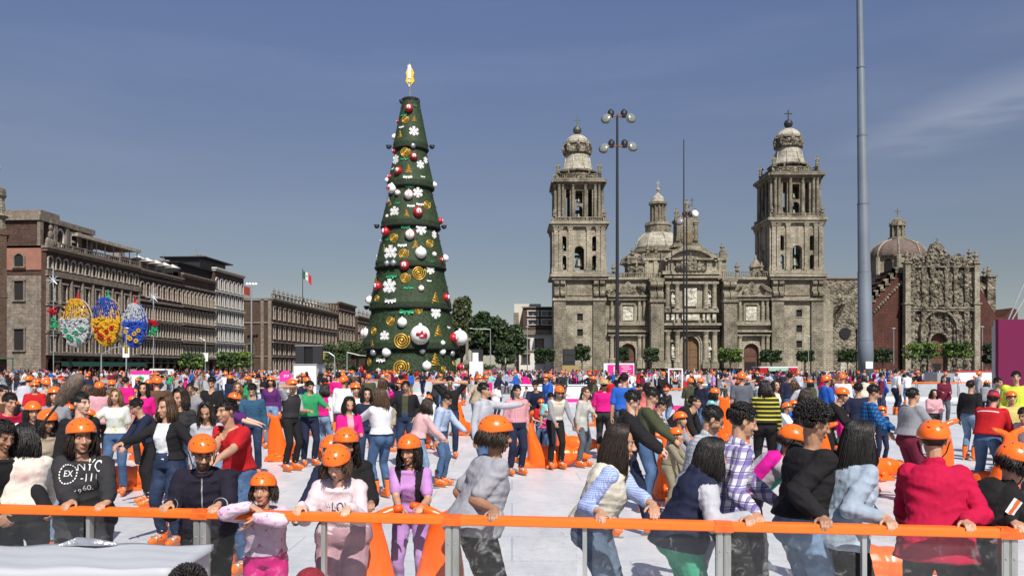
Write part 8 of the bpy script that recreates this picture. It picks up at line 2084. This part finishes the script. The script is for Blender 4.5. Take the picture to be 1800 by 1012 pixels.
# --- the rest of the crowd: a library of posed figures, copied with their own clothes
POSES = [dict(lean=4, L='down', R='down', legs='stand'), dict(lean=22, L='push', R='push', legs='stride', hp=10), dict(lean=10, L='bent', R='down', legs='glide', hy=30), dict(lean=14, L='out', R='out', legs='wide'), dict(lean=6, L='fwd', R='down', legs='stride2', hy=-20),
         dict(lean=34, L='push', R='push', legs='wide', hp=14), dict(lean=3, L='bent', R='bent', legs='stand', hy=15), dict(lean=12, L='down', R='bent', legs='stride', hy=-35), dict(lean=18, L='fwd', R='fwd', legs='glide', hp=14), dict(lean=5, L='hip', R='up', legs='stand')]
LIBR = []
lod_hair = {'short': hair_mesh('short', 3, 120, .009, 0).mesh('hair', [HM['black']], True), 'long': hair_mesh('long', 4, 60, .016, .26).mesh('hair', [HM['black']], True)}
for i, pz in enumerate(POSES):
    for fem in (0, 1):
        P = dict(pz); P['H'] = 1.70; P['fem'] = fem; P['bulk'] = (1.0, 1.15, 1.05, 1.25)[(i+fem) % 4]; s = skeleton(P)
        bme = body_mesh(s, .018, False, 1); tme = upper_mesh(s, .019, dict(off=.028, sleeve=(.93 if (i+fem) % 3 else .45), hem=.1, hood=(i % 4 == 2), wr=0)); lme = lower_mesh(s, .02, dict(off=.014))
        setmats(bme, [skinmat('tan')]); setmats(tme, [fb('grey')]); setmats(lme, [DEN['dark']])
        LIBR.append((s, bme, tme, lme, fem, P))
COLN = dict(black='black', char='charcoal', navy='navy', grey='grey', lgrey='light grey', white='white', cream='cream', red='red', crimson='crimson', pink='pale pink', mag='magenta', lilac='lilac', blue='blue', lblue='pale blue', green='green', olive='olive', brown='brown', purple='purple', maroon='burgundy', aqua='aqua', beige='beige', khaki='khaki', coral='coral')
TOPW = ['black']*7+['char']*4+['navy']*4+['grey']*3+['lgrey']*3+['white']*6+['cream', 'red', 'red', 'crimson', 'pink', 'pink', 'mag', 'mag', 'lilac', 'blue', 'lblue', 'green', 'olive', 'brown', 'purple', 'maroon', 'maroon', 'aqua', 'beige', 'khaki', 'coral']
LOWW = [('blue jeans', 'mid'), ('dark jeans', 'dark'), ('dark jeans', 'dark'), ('black trousers', 'black'), ('black trousers', 'black'), ('grey trousers', 'grey_'), ('pale jeans', 'light'), ('khaki trousers', 'khaki'), ('navy trousers', 'navy')]
PLACES = [(0, 120, 'near the left edge'), (120, 240, 'below the street ornaments'), (240, 340, 'below the arcades'), (340, 440, 'below the bright green trees'), (440, 520, 'left of the black screens'), (520, 580, 'before the equipment booth'), (580, 650, 'left of the christmas tree'), (650, 720, 'under the left half of the christmas tree'), (720, 800, 'under the right half of the christmas tree'), (800, 860, 'by the narrow white booth'), (860, 960, 'before the park trees'), (960, 1050, 'below the left bell tower'), (1050, 1120, 'by the floodlight mast'), (1120, 1200, 'left of the great door'), (1200, 1290, 'right of the great door'), (1290, 1370, 'below the red side door'), (1370, 1450, 'below the right bell tower'), (1450, 1540, 'by the huge flagpole'), (1540, 1640, 'below the church dome'), (1640, 1730, 'below the carved church'), (1730, 1810, 'near the right edge')]
POSEW = ['standing', 'pushing forward', 'gliding', 'arms spread', 'one arm forward', 'stooping', 'hands together', 'looking aside', 'arms forward', 'hand raised']
used = set(); rnd = random.Random(11)
FIRST = [(o.location.x, o.location.y) for o in COL.objects if o.name.startswith('person')]
placed = list(FIRST)
def crowd(n, d0, d1, ok, child=.3, helm=.42, dmin=.55, far=False):
    c = 0; tries = 0
    while c < n and tries < n*60:
        tries += 1
        D = d0+(d1-d0)*rnd.random()**.8; px = rnd.uniform(-15, 1815)
        if not ok(px, D): continue
        x = X(px, D)
        if any((x-a)**2+(D-b)**2 < dmin**2 for a, b in placed): continue
        if any(abs((x/D-a/b)*FOC) < 9 and abs(D-b) < 6 for a, b in placed[-60:]): continue
        for _ in range(30):
            li = rnd.randrange(len(LIBR)); s, bme, tme, lme, fem, P = LIBR[li]
            tc = rnd.choice(TOPW); ln, lc = rnd.choice(LOWW); hel = rnd.random() < helm; kid = rnd.random() < child; longh = fem and rnd.random() < .8
            depth = 'close' if D < 24 else 'midway' if D < 38 else 'farther off' if D < 56 else 'far off'
            pl = next((p[2] for p in PLACES if p[0] <= px < p[1]), 'near the left edge' if px < 0 else 'near the right edge')
            who = ('child' if kid else 'person'); hd_ = 'orange helmet' if hel else 'long hair' if longh else 'short hair'
            lb = f"{depth} {who} in {COLN[tc]} top, {ln}, {hd_}, {POSEW[li//2]}, {pl}"
            if len(lb.split()) > 16: lb = f"{depth} {who} in {COLN[tc]}, {ln}, {hd_}, {POSEW[li//2]}, {pl}"
            if len(lb.split()) > 16: lb = f"{depth} {who} in {COLN[tc]}, {hd_}, {POSEW[li//2]}, {pl}"
            if lb in used or len(lb.split()) > 16: continue
            break
        else: continue
        used.add(lb); placed.append((x, D)); c += 1
        H = rnd.uniform(1.05, 1.38) if kid else rnd.uniform(1.52, 1.66) if fem else rnd.uniform(1.60, 1.76); k = H/1.70
        o = link('person', bme, None, (x, D, 0), rnd.uniform(0, 2*math.pi)); o.scale = (k,)*3
        sk_ = rnd.choice(['tan', 'tan', 'tan', 'light', 'brown']); o.material_slots[0].link = 'OBJECT'; o.material_slots[0].material = skinmat(sk_)
        tag(o, lb, 'person', 'crowd of skaters and onlookers')
        t = link('top', tme, o); t.material_slots[0].link = 'OBJECT'; t.material_slots[0].material = fb(tc)
        l = link('trousers', lme, o); l.material_slots[0].link = 'OBJECT'; l.material_slots[0].material = DEN['grey'] if lc == 'grey_' else DEN[lc] if lc in DEN else fb(lc)
        M = headM(s) @ Matrix.Scale(1.12 if kid else 1, 4)
        h = link('hair', lod_hair['long' if longh else 'short'], o); h.matrix_local = M; h.material_slots[0].link = 'OBJECT'; h.material_slots[0].material = HM[rnd.choice(['black', 'black', 'dark', 'dark', 'brown'])]
        if hel: h = link('helmet', helmet_me, o); h.matrix_local = M
        if D < 60:
            for q in (1, -1):
                A, fy = s.leg[q][2], s.leg[q][3]; f = link('skate', skate_me, o); f.matrix_local = Matrix.Translation(A-V((0, .02, .14))) @ RZm(fy).to_4x4()
    return c
def ok_near(px, D):
    if 1.0 and 800 < px < 1260: return D > 21
    if 560 < px < 800: return D > 19
    if 480 < px < 560: return D > 19
    if 1260 <= px < 1420: return D > 19
    if 1550 < px < 1720: return D > 26
    return D > 13
n1 = crowd(26, 12.5, 20, ok_near, .5, .65, .8)
n2 = crowd(50, 20, 31, ok_near, .38, .55, .7)
n3 = crowd(66, 31, 46, lambda p, D: not (1560 < p < 1690 and D < 40), .3, .5, .6)
n4 = crowd(64, 46, 60, lambda p, D: True, .25, .38, .6)
print('CROWD', len(FIRST), n1, n2, n3, n4)
# the far crowd nobody could count
cols = ['black', 'char', 'navy', 'white', 'white', 'lgrey', 'red', 'maroon', 'mag', 'blue', 'lblue', 'brown', 'beige', 'pink']
cm = [fb(c) for c in cols]+[skinmat('tan'), HM['black'], m_helm, DEN['dark'], fb('black')]
b = MB(); rnd = random.Random(21); ncol = len(cols)
def fig(b, x, y, H, c, hel):
    k = H/1.7; a = rnd.uniform(0, 6.28); b.M = Matrix.Translation((x, y, -.055)) @ Matrix.Rotation(a, 4, 'Z') @ Matrix.Scale(k, 4)
    b.mi = ncol+3+(rnd.random() < .4)
    st = rnd.uniform(.06, .16)
    for q in (1, -1): b.tube([(q*.1, -q*st, .0), (q*.1, -q*st*.3, .5), (q*.07, 0, .95)], [.055, .07, .10], 6)
    b.mi = c; b.lathe(0, 0, [(.16, .85), (.15, 1.08), (.19, 1.32), (.16, 1.44), (.05, 1.48)], 8, sy=.62)
    r = rnd.random()
    for q in (1, -1):
        e = (q*.27, -.05, 1.14); h = (q*.24, -.25*rnd.random()-.02, .9) if r < .75 else (q*.2, -.15, 1.75) if q > 0 else (q*.4, -.3, 1.3)
        b.mi = c; b.tube([(q*.19, 0, 1.38), e, h], [.06, .05, .038], 5); b.mi = ncol; b.sphere(h, .045, 5, 4)
    b.mi = ncol; b.sphere((0, -.01, 1.59), (.075, .09, .11), 8, 6)
    b.mi = ncol+2 if hel else ncol+1; b.sphere((0, .02, 1.63), (.10, .12, .10) if hel else (.088, .105, .10), 8, 6); b.M = None
for _ in range(1500):
    D = 60+110*rnd.random()**1.3; px = rnd.uniform(-20, 1820)
    if abs(px-722)*D/FOC < 9 and D > 118: continue
    if 178 < D: continue
    fig(b, X(px, D), D, rnd.uniform(1.2, 1.78), rnd.randrange(ncol), rnd.random() < (.28 if D < 90 else .06))
me = b.mesh('distant_crowd', cm, False); o = link('distant_crowd', me); tag(o, 'dense distant crowd of onlookers filling the plaza beyond the rink', 'crowd', kind='stuff')
bpy.data.scenes.remove(_tmp)
